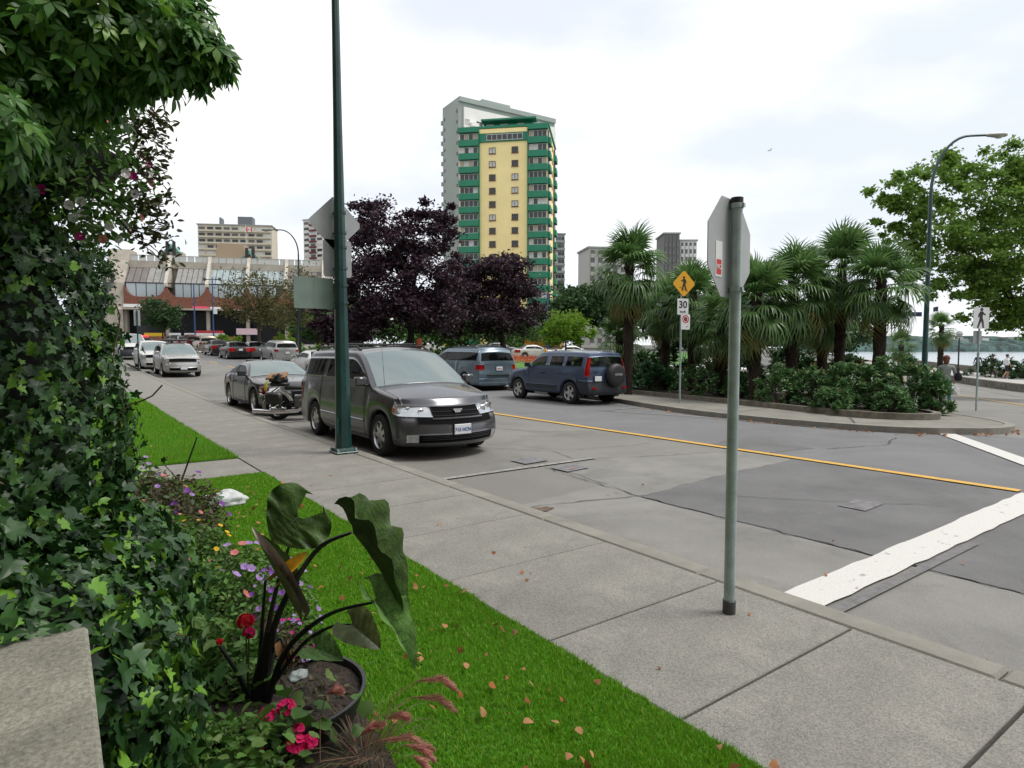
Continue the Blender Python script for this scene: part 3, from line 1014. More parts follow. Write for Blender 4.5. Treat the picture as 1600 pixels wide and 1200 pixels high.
def car(name, label, sp, paint, loc, rotz, group=None, glass=None, mats=None, rims=None, spokes=7, detail=True, cat='car'):
    root = thing(name, label, cat, loc, rotz, group)
    slope = sp.get('pitch', 0)
    if slope: root.rotation_euler = Euler((0, slope, rotz))
    mm = {'body': paint, 'windshield': g_wind, 'side_window': g_side, 'rear_window': g_dark, 'pillar': m_black, 'headlight': m_lens, 'tail_light': m_redlens, 'side_cladding': M('dark_cladding', (.045, .05, .06), .6),
          'grille': m_mesh, 'lower_grille': m_mesh, 'fog_lamp': m_lens, 'cladding': M('dark_cladding', (.045, .05, .06), .6), 'marker_lamp': m_amber, 'bumper': paint, 'slot_grille': m_mesh}
    if mats: mm.update(mats)
    ev, names = car_shell(sp)
    bvh = split_parts(ev, names, root, mm)
    bpy.data.meshes.remove(ev)
    L, W, r = sp['L'], sp['W'], sp['r']
    ww = sp.get('tw', .21)
    yw = W / 2 - ww / 2 - .035
    for x in (sp['xf'], sp['xr']):
        for s in (1, -1): wheel_parts(root, x, s * yw, r, ww, spokes, rims)
    # liners, underbody, cabin inside
    b = B(); ra = r + .075
    for x in (sp['xf'], sp['xr']):
        for s in (1, -1):
            n = 14; vs = []
            for k in range(n + 1):
                a = PI * k / n
                for y in (W / 2 - .05, W / 2 - .42): vs.append((x + ra * math.cos(a), s * y, r + ra * math.sin(a) * 1.0))
            b.add(vs, [(2 * k, 2 * k + 1, 2 * k + 3, 2 * k + 2) for k in range(n)])
            b.quad((x - ra, s * (W / 2 - .42), .2), (x + ra, s * (W / 2 - .42), .2), (x + ra, s * (W / 2 - .42), r + ra), (x - ra, s * (W / 2 - .42), r + ra))
    z0 = sp['z0']
    b.box((0, 0, z0 + .10), (L - .5, W - .86, .24))
    xm = (sp['xf'] + sp['xr']) / 2; ln = sp['xf'] - sp['xr'] - 2 * ra
    b.box((xm, 0, z0 + .08), (ln, W - .24, .12))
    b.put('underbody', m_under, root)
    zc, zbr = sp['zc'], sp['zbr']
    xe = sp['xR_int'] if 'xR_int' in sp else (sp['xrb'] + .25 if sp.get('xrb') is not None else -L / 2 + .35)
    b = B()
    b.box(((sp['xc'] + xe) / 2 - .1, 0, z0 + .28), (sp['xc'] - xe - .2, W - .5, .12))
    b.box((sp['xc'] - .28, 0, zc - .10), (.34, W - .36, .14))
    b.put('interior', m_int, root)
    rows = [sp['xwt'] - .45] + ([sp['xwt'] - 1.35] if sp['xwt'] - 1.7 > xe else []) + ([sp['xwt'] - 2.15] if sp['xwt'] - 2.5 > xe else [])
    zs = z0 + .30
    for xi in rows:
        for s in (1, -1):
            b = B(); b.box((xi, s * W * .21, zs + .14), (.48, .50, .16)); b.box((xi - .26, s * W * .21, zs + .42), (.14, .50, .58), ry=-.2)
            b.box((xi - .34, s * W * .21, zs + .80), (.10, .25, .18), ry=-.15)
            b.put('seat', m_seat, root, bevel=.03)
    b = B()
    tor = [(sp['xwt'] - .02 + .02 * math.cos(a), W * .21 + .18 * math.cos(a), zc + .02 + .18 * math.sin(a)) for a in [2 * PI * k / 14 for k in range(15)]]
    b.tube(tor, .014, 5); b.put('steering_wheel', m_black, root)
    def hit(o_, d_):
        h = bvh.ray_cast(Vector(o_), Vector(d_).normalized())
        return h[0], h[1]
    root_hit = hit
    if detail:
        for s in (1, -1):
            p, nn = hit((sp['xc'] - .22, s * 3, sp['zc'] + .05), (0, -s, 0))
            if p is not None:
                b = B(); b.box((p.x + .03, p.y + s * .12, p.z + .06), (.10, .20, .15)); b.box((p.x + .03, p.y + s * .02, p.z + .0), (.06, .08, .05))
                mr = b.put('mirror', sp.get('mirror_mat', paint), root, sm=True, bevel=.025)
                b = B(); b.quad((p.x - .024, p.y + s * .04, p.z), (p.x - .024, p.y + s * .20, p.z), (p.x - .024, p.y + s * .20, p.z + .12), (p.x - .024, p.y + s * .04, p.z + .12))
                b.put('mirror_glass', m_chrome, mr)
            for dx0, dx1 in sp.get('doors', []):
                xh = min(dx0, dx1) + .16
                if sp.get('slide') and max(dx0, dx1) < sp['slide']: xh = max(dx0, dx1) - .16
                p, nn = hit((xh, s * 3, sp['zc'] - .12), (0, -s, 0))
                if p is not None:
                    b = B(); b.box((p.x, p.y + s * .012, p.z), (.20, .035, .035)); b.put('door_handle', sp.get('handle_mat', paint), root, sm=True, bevel=.012)
        # wipers
        for yy in (-.1, .48):
            a, n1 = hit((sp['xc'] + .06, yy, 3), (0, 0, -1)); c, n2 = hit((sp['xc'] - .12, yy - .50, 3), (0, 0, -1))
            if a is not None and c is not None:
                b = B(); b.tube([a + n1 * .015, a.lerp(c, .5) + n1 * .03, c + n2 * .02], .010, 5); b.put('wiper', m_black, root)
    return root, hit

def plate(root, hit, z, front=True, text='', ink=None, mat=None, y=0.0, w=.30, h=.155):
    s = 1 if front else -1
    p, n = hit((s * 5, y, z), (-s, 0, 0))
    x = (p.x if p is not None else s * 2) + s * .022
    o = B(); o.box((x, y, z), (.012, w, h)); pl = o.put('licence_plate', mat or m_plate, root, bevel=.006)
    fr_ = B(); fr_.box((x - s * .012, y, z), (.016, w + .02, h + .02)); fr_.put('plate_holder', m_black, root)
    if text:
        TEXT('plate_number', text, h * .46, ink or m_blueink, pl, (x + s * .009, y, z - .006), (PI / 2, 0, s * PI / 2), bold=.002)['kind'] = 'stuff'
    return pl

SLOPE = lambda y0, y1: math.atan2(H(5, y1) - H(5, y0), y1 - y0)

# ---------------------------------------------------------------- grey minivan by the kerb
p_grey = PAINT('grey_metallic_paint', (.108, .109, .120), metal=.55, rough=.24)
van_sp = dict(L=5.08, W=1.94, r=.335, xf=1.57, xr=-1.46, z0=.20, zn=.86, zc=1.06, zr=1.665, zbr=1.06, xc=1.28, xwt=.42, xrt=-2.05, yr=.74, cf=.36, cr=.12,
    win=[(1.02, .10), (.02, -1.02), (-1.10, -2.18)], doors=[(1.05, .06), (.06, -1.06)], slide=.1, fr=[0, .12, .28, .58, .68, 1], pf=.09, hoodp=.62,
    fx=[-.10, -.05, .03, .05, .03, -.03, -.20], rx=[.05, .02, 0, 0, .0, .03, .03], rg=[.05, .20, .34], rfall=.02, hcrown=.07, fcrown=-.05, crown=.075, wsp=.95,
    lf=[0, .26, .47, .76, .93, 1],
    ftag=[(2, 3, 0, 3, 'lower_grille'), (2, 3, 3, 4, 'fog_lamp'), (4, 5, 0, 3, 'slot_grille'), (5, 6, 0, 2, 'grille'), (5, 6, 2, 5, 'headlight')], wrapF=[(5, 6, 'headlight')],
    rtag=[(7, 8, 0, 4, 'rear_window'), (4, 6, 4, 5, 'tail_light')], wrapR=[(4, 6, 'tail_light')], tw=.215)
g_van, vhit = car('minivan', 'dark grey minivan parked at the kerb right behind the green lamp post', van_sp, p_grey, (5.03, 10.80, 0), -PI / 2, mats={'side_window': g_dark}, spokes=7, cat='minivan')
plate(g_van, vhit, .47, True, '715 HCN')
m_gbar = M('grille_grey', (.022, .022, .024), .4, metal=.3)
def bar(zs, w, r, mat=m_gbar):
    pts = []
    for i in range(13):
        y = lerp(-w, w, i / 12)
        q, n = vhit((5, y, zs), (-1, 0, 0))
        if q: pts.append((q.x + r * .6, y, zs))
    bb = B(); bb.tube(pts, r, 6); bb.put('grille_bar', mat, g_van)
for zz in (.675, .735): bar(zz, .40, .008)
for zz in (.325, .35, .375): bar(zz, .60, .006)
bar(.635, .44, .016, p_grey)
p, n = vhit((5, 0, .735), (-1, 0, 0))
b = B(); b.add([(p.x + .035, y, z) for y, z in ((-.085, .775), (-.045, .715), (.045, .715), (.085, .775))] + [(p.x + .0, y, z) for y, z in ((-.085, .775), (-.045, .715), (.045, .715), (.085, .775))],
    [(0, 1, 2, 3), (0, 4, 5, 1), (1, 5, 6, 2), (2, 6, 7, 3), (3, 7, 4, 0)])
b.put('emblem', m_chrome, g_van)
for s in (1, -1):   # amber reflectors in the lamps, reflector bowls, roof rails
    p, n = vhit((2.00, s * 3, .755), (0, -s, 0))
    if p: bb = B(); bb.box((p.x, p.y + s * .004, p.z), (.05, .012, .11), ry=.35); bb.put('marker_lamp', m_amber, g_van, bevel=.004)
    for yy, zz, rr in ((.56, .735, .055), (.72, .765, .05)):
        p, n = vhit((5, s * yy, zz), (-1, 0, 0))
        if p:
            bb = B(); bb.lathe([(rr, p.x + .004), (rr * .85, p.x + .012), (rr * .8, p.x - .0), (.001, p.x - .012)], 18, 'x', (0, s * yy, zz)); bb.put('lamp_reflector', m_chrome, g_van, sm=True)
    pts = []
    for x in (.25, .05, -.6, -1.3, -1.85, -2.05):
        p, n = vhit((x, s * .66, 3), (0, 0, -1))
        pts.append((x, s * .66, p.z + (.07 if -1.9 < x < .2 else .0)))
    bb = B(); bb.tube(pts, .020, 7); bb.put('roof_rail', m_black, g_van)
    bb = B(); pp = [vhit((x, s * 3, .53), (0, -s, 0))[0] for x in (1.05, .4, -.3, -1.0)]
    bb.tube([q + Vector((0, s * .006, 0)) for q in pp if q], .016, 6); bb.put('side_moulding', p_grey, g_van)
for x in (-.35, -1.35):
    p, n = vhit((x, 0, 3), (0, 0, -1)); bb = B(); bb.tube([(x, -.66, p.z + .055), (x, 0, p.z + .045), (x, .66, p.z + .055)], .018, 6); bb.put('roof_rack_bar', m_black, g_van)
p, n = vhit((1.30, -.70, 3), (0, 0, -1))
bb = B(); bb.tube([p, p + Vector((-.10, 0, .62))], [.004, .002], 5); bb.put('antenna', m_black, g_van)

# ---------------------------------------------------------------- pale blue minivan across the street
p_lblue = PAINT('pale_blue_paint', (.150, .205, .250), metal=.45, rough=.30)
van2 = dict(van_sp); van2.update(L=5.09, W=1.97, xf=1.60, xr=-1.42, r=.33, zr=1.66, doors=[(1.05, .06), (.06, -1.0)], win=[(1.0, .10), (.02, -2.2)], rg=[.02, .16, .30], sub=2,
    rtag=[(7, 8, 0, 4, 'rear_window'), (5, 6, 3, 5, 'tail_light'), (2, 3, 0, 5, 'bumper')], wrapR=[(5, 6, 'tail_light')])
v2, h2 = car('minivan', 'pale blue minivan parked ahead of the dark blue jeep-like car', van2, p_lblue, (14.15, 22.85, H(14, 22.85)), PI / 2, mats={'side_window': g_dark, 'rear_window': g_dark}, spokes=5, cat='minivan')
plate(v2, h2, .86, False, 'UFR 51', m_redink)
for s in (1, -1):
    pts = [(x, s * .64, h2((x, s * .64, 3), (0, 0, -1))[0].z + (.06 if -1.8 < x < .1 else 0)) for x in (.15, -.05, -1.0, -1.75, -1.95)]
    bb = B(); bb.tube(pts, .02, 6); bb.put('roof_rail', m_black, v2)
bb = B(); p, n = h2((-1.5, 0, 3), (0, 0, -1)); bb.tube([(-1.5, -.64, p.z + .05), (-1.5, .64, p.z + .05)], .02, 6); bb.put('roof_rack_bar', m_black, v2)
p, n = h2((-5, 0, .50), (1, 0, 0)); bb = B(); bb.box((p.x - .02, 0, .60), (.05, 1.2, .05)); bb.put('bumper_step', m_black, v2)

# ---------------------------------------------------------------- dark blue sport utility with a spare wheel
p_blue = PAINT('slate_blue_paint', (.060, .086, .145), metal=.4, rough=.32)
m_cladb = M('blue_grey_cladding', (.022, .026, .034), .55)
crv = dict(L=4.34, W=1.76, r=.345, xf=1.33, xr=-1.29, z0=.30, zn=.93, zc=1.07, zr=1.60, zbr=1.06, xc=.86, xwt=.22, xrt=-1.75, yr=.66, cf=.22, cr=.10,
    win=[(.62, -.16), (-.22, -.92), (-1.06, -1.74)], doors=[(.74, -.19), (-.19, -1.02)], fr=[0, .14, .34, .58, .74, 1], pf=.09, hoodp=.8, bpillar=False,
    fx=[-.08, -.02, .04, .04, .02, -.01, -.08], rx=[.04, -.02, -.06, -.03, .0, .0, .0], rg=[.02, .07, .12], rfall=.02, reardrop=.03, crown=.05, lf=[0, .28, .52, .76, .915, 1], xs=[-1.98, -2.06],
    ftag=[(4, 5, 0, 2, 'grille'), (4, 6, 3, 5, 'headlight'), (0, 3, 0, 5, 'cladding')], wrapF=[(5, 6, 'headlight')], stag=[(0, 4, -2.3, -1.62, 'cladding'), (0, 3, 1.6, 2.3, 'cladding'), (2, 3, -.82, .84, 'side_cladding')],
    rtag=[(0, 4, 0, 5, 'cladding'), (7, 8, 0, 4, 'rear_window'), (5, 8, 4, 5, 'tail_light')], wrapR=[(5, 8, 'tail_light'), (0, 4, 'cladding')], tw=.21, mirror_mat=m_black, handle_mat=m_black)
c1, h1 = car('compact_suv', 'dark blue boxy car with a covered spare wheel on its tail', crv, p_blue, (13.50, 15.75, H(13.5, 15.75)), PI / 2, mats={'cladding': m_cladb, 'side_cladding': m_cladb, 'rear_window': g_side}, spokes=5, cat='car')
for w in [c for c in c1.children if c.name.startswith('tail_light')]: pass
bb = B(); xs = -2.17
bb.lathe([(.001, xs - .24), (.22, xs - .235), (.30, xs - .215), (.345, xs - .17), (.355, xs - .10), (.345, xs - .03), (.30, xs)], 32, 'x', (0, -.16, .90))
sw = bb.put('spare_wheel_cover', M('vinyl_black', (.022, .022, .024), .5, bump=.15, bscale=200), c1, sm=True)
TEXT('cover_lettering', 'HONDA', .085, M('cover_print', (.42, .42, .43), .6), sw, (xs - .245, -.16, .92), (PI / 2, 0, -PI / 2), bold=.002)
plate(c1, h1, .80, False, '', y=.45, w=.28, h=.15)
TEXT('badge', 'CR-V', .085, m_chrome, c1, (h1((-5, .52, 1.0), (1, 0, 0))[0].x - .012, .52, 1.0), (PI / 2, 0, -PI / 2), bold=.002)
bb = B(); p, n = h1((-5, -.05, 1.18), (1, 0, 0)); q, n2 = h1((-5, .28, 1.32), (1, 0, 0))
bb.tube([p - Vector((.03, 0, 0)), q - Vector((.03, 0, 0))], .012, 5); bb.put('rear_wiper', m_black, c1)
for s in (1, -1):
    bb = B(); bb.box((-2.19, s * .62, .52), (.02, .16, .06)); bb.put('reflector', m_redlens, c1)
    bb = B(); bb.box((-1.73, s * .74, .33), (.02, .22, .26)); bb.put('mud_flap', m_black, c1)

# ---------------------------------------------------------------- black coupe behind the minivan
p_black = PAINT('black_paint', (.010, .011, .013), metal=.0, rough=.25)
coupe = dict(L=4.98, W=1.83, r=.325, xf=1.42, xr=-1.38, z0=.19, zn=.68, zc=.92, zr=1.33, zbr=.96, xc=.80, xwt=-.02, xrt=-.80, xrb=-1.62, zt=.93, yr=.60, cf=.34, cr=.22,
    win=[(.52, -.58), (-.66, -1.22)], doors=[(.74, -.66)], fr=[0, .15, .36, .62, .78, 1], pf=.12, pr=.09, hoodp=.6, hcrown=.06, crown=.06, bpillar=True,
    fx=[-.10, -.02, .04, .05, .03, -.02, -.16], rx=[.08, .03, 0, -.03, -.02, .0, .05], rfall=.05,
    ftag=[(2, 3, 0, 3, 'lower_grille'), (4, 5, 0, 1, 'grille'), (4, 6, 2, 5, 'headlight')], wrapF=[(5, 6, 'headlight')], rtag=[(4, 6, 2, 5, 'tail_light')], wrapR=[(4, 6, 'tail_light')], mirror_mat=m_black, handle_mat=m_black)
co, hc = car('coupe', 'black two-door car parked at the kerb behind the motorcycle', coupe, p_black, (4.96, 18.42, H(5, 18.4)), -PI / 2, spokes=5)
plate(co, hc, .45, True)

# ---------------------------------------------------------------- far cars
p_silver = PAINT('silver_paint', (.42, .42, .41), metal=.5, rough=.32)
p_wht = PAINT('white_paint', (.62, .62, .60), metal=.0, rough=.35)
p_gold = PAINT('champagne_paint', (.30, .265, .20), metal=.45)
p_dark = PAINT('charcoal_paint', (.030, .033, .036), metal=.3, rough=.25)
p_red = PAINT('dark_red_paint', (.06, .010, .012), metal=.3)
suv = dict(L=4.70, W=1.83, r=.35, xf=1.40, xr=-1.32, z0=.26, zn=.93, zc=1.10, zr=1.64, zbr=1.08, xc=.98, xwt=.22, xrt=-1.95, yr=.66, cf=.26, cr=.12, sub=1,
    win=[(.72, -.14), (-.20, -1.02), (-1.10, -2.0)], doors=[(.84, -.17), (-.17, -1.06)], fr=[0, .14, .34, .58, .72, 1], pf=.10, hoodp=.7, bpillar=True,
    fx=[-.08, -.02, .04, .05, .02, -.02, -.12], rx=[.04, 0, -.03, -.02, .0, .0, .0], rg=[.03, .16, .28], rfall=.03, crown=.06,
    ftag=[(2, 3, 0, 3, 'lower_grille'), (5, 6, 0, 3, 'grille'), (4, 6, 3, 5, 'headlight')], wrapF=[(5, 6, 'headlight')],
    rtag=[(7, 8, 0, 4, 'rear_window'), (5, 6, 3, 5, 'tail_light')], wrapR=[(5, 6, 'tail_light')])
sed = dict(L=4.62, W=1.78, r=.315, xf=1.38, xr=-1.32, z0=.20, zn=.72, zc=.94, zr=1.37, zbr=.98, xc=.84, xwt=.10, xrt=-1.00, xrb=-1.62, zt=.96, yr=.60, cf=.28, cr=.20, sub=1,
    win=[(.58, -.20), (-.26, -1.16)], doors=[(.76, -.23), (-.23, -1.10)], fr=[0, .15, .36, .62, .76, 1], pf=.11, pr=.09, hoodp=.65, hcrown=.05,
    fx=[-.08, -.02, .04, .05, .03, -.02, -.12], rx=[.06, .02, 0, -.03, -.02, .0, .03], rfall=.04,
    ftag=[(2, 3, 0, 3, 'lower_grille'), (4, 6, 0, 2, 'grille'), (4, 6, 3, 5, 'headlight')], wrapF=[(5, 6, 'headlight')], rtag=[(4, 6, 2, 5, 'tail_light')], wrapR=[(4, 6, 'tail_light')])
def far_car(name, label, sp, paint, x, y, away, **k):
    sp = dict(sp); sl = SLOPE(y - 1.5, y + 1.5)
    o, h = car(name, label, sp, paint, (x, y, H(x, y)), PI / 2 if away else -PI / 2, **k)
    o.rotation_euler = Euler((0, -sl if away else sl, PI / 2 if away else -PI / 2))
    plate(o, h, .48 if not away else .80, not away)
    return o, h
hl, hh = far_car('silver_suv', 'silver car with roof box rails facing us at the far kerb before the building', suv, p_silver, 5.15, 37.3, False)
bb = B(); bb.box((-.5, 0, 1.83), (1.3, 1.0, .10)); bb.put('roof_rack', m_black, hl, bevel=.03)
far_car('white_car', 'white car half hidden behind the silver car at the far kerb', suv, p_wht, 4.75, 43.2, False)
far_car('silver_estate', 'silver estate car seen from behind under the bare tree', suv, p_silver, 13.75, 49.3, True)
far_car('white_sedan', 'white sedan driving away beside the grey minivan roof', sed, p_wht, 11.2, 33.3, True)
far_car('grey_sedan', 'grey sedan just past the silver estate car', sed, PAINT('mid_grey_paint', (.12, .125, .13)), 13.6, 56.0, True)
far_car('black_sedan', 'black sedan with glowing red tail lamp in the far row', sed, p_black, 12.0, 55.8, True)
far_car('dark_sedan', 'charcoal sedan between the black sedan and the gold car', sed, p_dark, 12.0, 62.6, True)
far_car('gold_suv', 'champagne gold tall car far down the row', suv, p_gold, 12.1, 69.0, True)
far_car('red_suv', 'dark red tall car at the head of the far row', suv, p_red, 12.2, 77.0, True)
far_car('dark_sedan', 'dark roofed sedan behind the roof of the grey minivan', sed, p_dark, 13.8, 29.8, True)
far_car('dark_sedan', 'charcoal sedan farthest along the parked row', sed, p_dark, 12.3, 90.0, True)
far_car('silver_sedan', 'silver sedan just past the dark red tall car', sed, p_silver, 12.3, 83.5, True)
cab, hcab = far_car('taxi', 'dark car with red roof light waiting beyond the silver car', sed, p_dark, 7.2, 74, True)
bb = B(); bb.box((-.5, 0, 1.50), (.20, .95, .17)); bb.put('roof_light', M('red_light', (.8, .03, .04), .4, emit=1.2), cab, bevel=.03)
cvan = dict(suv); cvan.update(L=4.8, W=1.96, zr=1.88, zc=1.16, zbr=1.12, zn=.96, xc=1.45, xwt=.80, xrt=-2.2, r=.34, xf=1.45, xr=-1.4, win=[(1.15, .35), (.25, -.95), (-1.05, -2.1)], doors=[(1.3, .3)],
    ftag=[(1, 5, 0, 5, 'cladding'), (5, 6, 3, 5, 'headlight'), (5, 6, 0, 3, 'grille')])
far_car('white_van', 'white van with dark bumper coming towards us beside the ivy', cvan, p_wht, 4.75, 57.0, False, cat='van')
# ================================================================== street furniture
def camrot(a=0): return rad(a) - YAW
m_green = M('green_pole_paint', (.010, .050, .045), .38, var=.25, scale=3, coat=.2, bump=.1, bscale=30)
m_galv = M('galvanised_steel', (.36, .44, .43), .42, metal=.2, var=.18, scale=9, speck=.1, speck_scale=120)
m_signback = M('sign_back_aluminium', (.40, .42, .42), .5, metal=.2, var=.06, scale=6)
m_signgreen = M('sign_back_grey_green', (.20, .27, .235), .55, var=.08, scale=5)
m_signyel = M('sign_yellow', (.80, .40, .012), .45)
m_signwhite = M('sign_white', (.76, .77, .77), .45)
m_signblack = M('sign_black', (.012, .012, .013), .5)
m_signred = M('sign_red', (.60, .03, .035), .45)
m_bluep = M('blue_pole_paint', (.02, .06, .18), .45)
m_lampgrey = M('lamp_head_grey', (.38, .40, .36), .5, metal=.3)

def plate_poly(pts, y0, th, m=0):
    """flat polygon in the XZ plane (facing -Y), thickness th"""
    n = len(pts)
    V = [(x, y0, z) for x, z in pts] + [(x, y0 + th, z) for x, z in pts]
    F = [tuple(range(n)), tuple(range(2 * n - 1, n - 1, -1))] + [(i, n + i, n + (i + 1) % n, (i + 1) % n) for i in range(n)]
    b = B(); b.add(V, F, m)
    return b
def rrect(w, h, r=.03, cx=0, cz=0, n=4):
    out = []
    for sx, sz, a0 in ((1, 1, 0), (-1, 1, 90), (-1, -1, 180), (1, -1, 270)):
        for k in range(n + 1):
            a = rad(a0 + 90 * k / n)
            out.append((cx + sx * (w / 2 - r) + r * math.cos(a), cz + sz * (h / 2 - r) + r * math.sin(a)))
    return out
def circle(r, cx=0, cz=0, n=24): return [(cx + r * math.cos(2 * PI * k / n), cz + r * math.sin(2 * PI * k / n)) for k in range(n)]
def diamond(s, cx=0, cz=0):
    h = s / math.sqrt(2); c = .035
    return [(cx + h - c, cz + c), (cx + c, cz + h - c), (cx - c, cz + h - c), (cx - h + c, cz + c), (cx - h + c, cz - c), (cx - c, cz - h + c), (cx + c, cz - h + c), (cx + h - c, cz - c)]
def stroke(p, q, w0, w1, y, m=0):
    p, q = Vector(p), Vector(q); t = (q - p).normalized(); n = Vector((-t.y, t.x))
    return plate_poly([tuple(p + n * w0), tuple(q + n * w1), tuple(q - n * w1), tuple(p - n * w0)], y, .0015)
def walker(sc, cx, cz, y, mat, parent, flip=1):
    """walking figure of a crossing sign"""
    b = B()
    def st(p, q, w0, w1):
        f = lambda v: (cx + v[0] * sc * flip, cz + v[1] * sc)
        bb = stroke(f(p), f(q), w0 * sc, w1 * sc, y - random.random() * .0006); b.add(bb.v, bb.f)
    st((0, .30), (-.01, -.02), .10, .075)
    st((-.02, 0), (-.10, -.24), .07, .058); st((-.10, -.24), (-.20, -.46), .056, .04); st((-.20, -.46), (-.13, -.47), .022, .018)
    st((.0, 0), (.10, -.22), .07, .058); st((.10, -.22), (.13, -.46), .056, .04); st((.13, -.46), (.20, -.46), .022, .018)
    st((-.02, .30), (-.15, .14), .05, .042); st((-.15, .14), (-.14, .02), .04, .03)
    st((.02, .30), (.14, .20), .05, .042); st((.14, .20), (.25, .16), .04, .03)
    h = plate_poly(circle(.085 * sc, cx + .01 * sc * flip, cz + .41 * sc, 14), y - .0007, .0015); b.add(h.v, h.f)
    return b.put('walking_figure', mat, parent)

# ---- green lamp post in front of the grey minivan
base = G(537, 707, ZS)
lp = thing('lamp_post', 'tall tapered dark green lamp post with grey sign backs, before the grey minivan', 'lamp post', (base.x, base.y, ZS), 0)
b = B(); b.tube([(0, 0, .02), (0, 0, .5), (0, 0, 2.5), (0, 0, 5), (0, 0, 8.6)], [.128, .118, .095, .068, .045], 8)
pole = b.put('pole', m_green, lp, bevel=.006)
pole.rotation_euler = (0, -.004, .2)
b = B(); b.box((0, 0, .015), (.34, .34, .03)); b.box((0, 0, .055), (.29, .29, .05), taper=.85); b.put('base_plate', m_green, lp, bevel=.008)
for sx in (-1, 1):
    for sy in (-1, 1):
        b = B(); b.lathe([(.018, .0), (.018, .045), (.001, .045)], 6, 'z', (sx * .14, sy * .14, .03)); b.put('anchor_bolt', m_galv, lp)
b = B(); b.box((-.085, -.06, .42), (.10, .02, .24), rz=.35); b.put('hand_hole_cover', m_green, lp)
zz = lambda py: D(530, py, 9.4).z - ZS
b = plate_poly(diamond(.60), .13, .006); b.put('sign_back', m_signback, lp, loc=(-.03, 0, zz(345)))
b = plate_poly(rrect(.44, .56, .04), .13, .006); b.put('sign_back', m_signback, lp, loc=(.0, 0, zz(401)))
for sx in (-1, 1):
    b = plate_poly(rrect(.295, .46, .015), .13, .006); b.put('sign_back', m_signgreen, lp, loc=(-.37 + sx * .149, 0, zz(458)))
for py in (330, 362, 385, 418, 445, 472):
    b = B(); b.lathe([(.105 - (470 - py) * .00012, -.02), (.105 - (470 - py) * .00012, .02)], 12, 'z', (0, 0, zz(py))); b.box((0, .115, zz(py)), (.16, .012, .025)); b.put('bracket', m_green, lp)

# ---- stop sign, seen from behind
base = G(1139, 957, ZS)
ss = thing('stop_sign', 'back of an octagonal stop sign on a galvanised steel post', 'road sign', (base.x, base.y, ZS), rad(11))
b = B(); b.tube([(0, 0, .0), (0, 0, 2.44)], .032, 16); b.put('post', m_galv, ss, sm=True)
b = B(); b.lathe([(.038, 0), (.038, .075), (.033, .08)], 16); b.put('base_sleeve', M('dark_sleeve', (.06, .065, .07), .6), ss, sm=True)
b = B(); b.lathe([(.035, 2.40), (.035, 2.452), (.001, 2.455)], 16); b.put('post_cap', m_black, ss, sm=True)
R8 = .285 / math.cos(PI / 8)
octo = [(R8 * math.cos(rad(22.5 + 45 * k)), R8 * math.sin(rad(22.5 + 45 * k))) for k in range(8)]
b = plate_poly(octo, .036, .004); pan = b.put('sign_panel', m_signback, ss, loc=(0, 0, 2.165))
b = plate_poly(octo, .0402, .001); b.put('sign_face', m_signred, ss, loc=(0, 0, 2.165))
for z in (2.165 + .24, 2.165 - .24):
    b = B(); b.lathe([(.037, -.014), (.037, .014)], 16, 'z', (0, 0, z)); b.box((0, -.036, z), (.022, .02, .022)); b.put('clamp', m_galv, ss)
st_ = plate_poly(rrect(.085, .20, .006), .0335, .002).put('sticker', m_signwhite, ss, loc=(-.15, 0, 2.09))
b = plate_poly(rrect(.062, .085, .006), .0325, .0008); b.put('sticker_print', m_signred, st_, loc=(0, 0, -.045))
TEXT('sticker_print', 'NO', .04, m_signwhite, st_, (0, .0318, -.045), (PI / 2, 0, 0))

# ---- playground crossing sign on the island
base = G(1062, 629, .125)
rz = camrot(20)
sg = thing('crossing_sign', 'yellow diamond sign above white 30 and no parking plates on a thin post', 'road sign', base, rz)
b = B(); b.tube([(0, 0, 0), (0, 0, 3.5)], .028, 10); b.put('post', m_galv, sg, sm=True)
dep = 17.9
zp = lambda py: D(1066, py, dep).z - base.z
b = plate_poly(diamond(.56), -.045, .004); dm = b.put('diamond_panel', m_signyel, sg, loc=(.06, 0, zp(440)))
bd = plate_poly(diamond(.565), -.0405, .002).put('panel_back', m_signback, sg, loc=(.06, 0, zp(440)))
walker(.44, 0, .0, -.048, m_signblack, dm, -1)
b = stroke((-.16, -.10), (.14, -.21), .006, .006, -.048); b.put('ground_mark', m_signblack, dm)
pl30 = plate_poly(rrect(.38, .47, .03), -.045, .004).put('speed_panel', m_signwhite, sg, loc=(.03, 0, zp(477)))
TEXT('speed_number', '30', .29, m_signblack, pl30, (0, -.048, .05), (PI / 2, 0, 0), bold=.006)
TEXT('speed_unit', 'km/h', .10, m_signblack, pl30, (0, -.048, -.15), (PI / 2, 0, 0), bold=.002)
b = plate_poly(rrect(.375 , .465, .03), -.0475, .001)
npk = plate_poly(rrect(.31, .45, .03), -.045, .004).put('no_parking_panel', m_signwhite, sg, loc=(.13, 0, zp(501.5)))
def ringmesh(r0, r1, y, n=24):
    b = B(); V = []
    for k in range(n):
        a = 2 * PI * k / n
        V += [(r0 * math.cos(a), y, r0 * math.sin(a)), (r1 * math.cos(a), y, r1 * math.sin(a))]
    b.add(V, [(2 * k, 2 * k + 1, 2 * ((k + 1) % n) + 1, 2 * ((k + 1) % n)) for k in range(n)])
    return b
ringmesh(.085, .115, -.048).put('ban_ring', m_signred, npk, loc=(0, 0, .08))
plate_poly(circle(.06, 0, 0, 18), -.0478, .001).put('ban_symbol', m_signblack, npk, loc=(0, 0, .08))
stroke((-.09, .17), (.09, -.01), .013, .013, -.0492).put('ban_slash', m_signred, npk)
stroke((.03, -.15), (.09, -.13), .012, .004, -.048).put('arrow', m_signblack, npk)

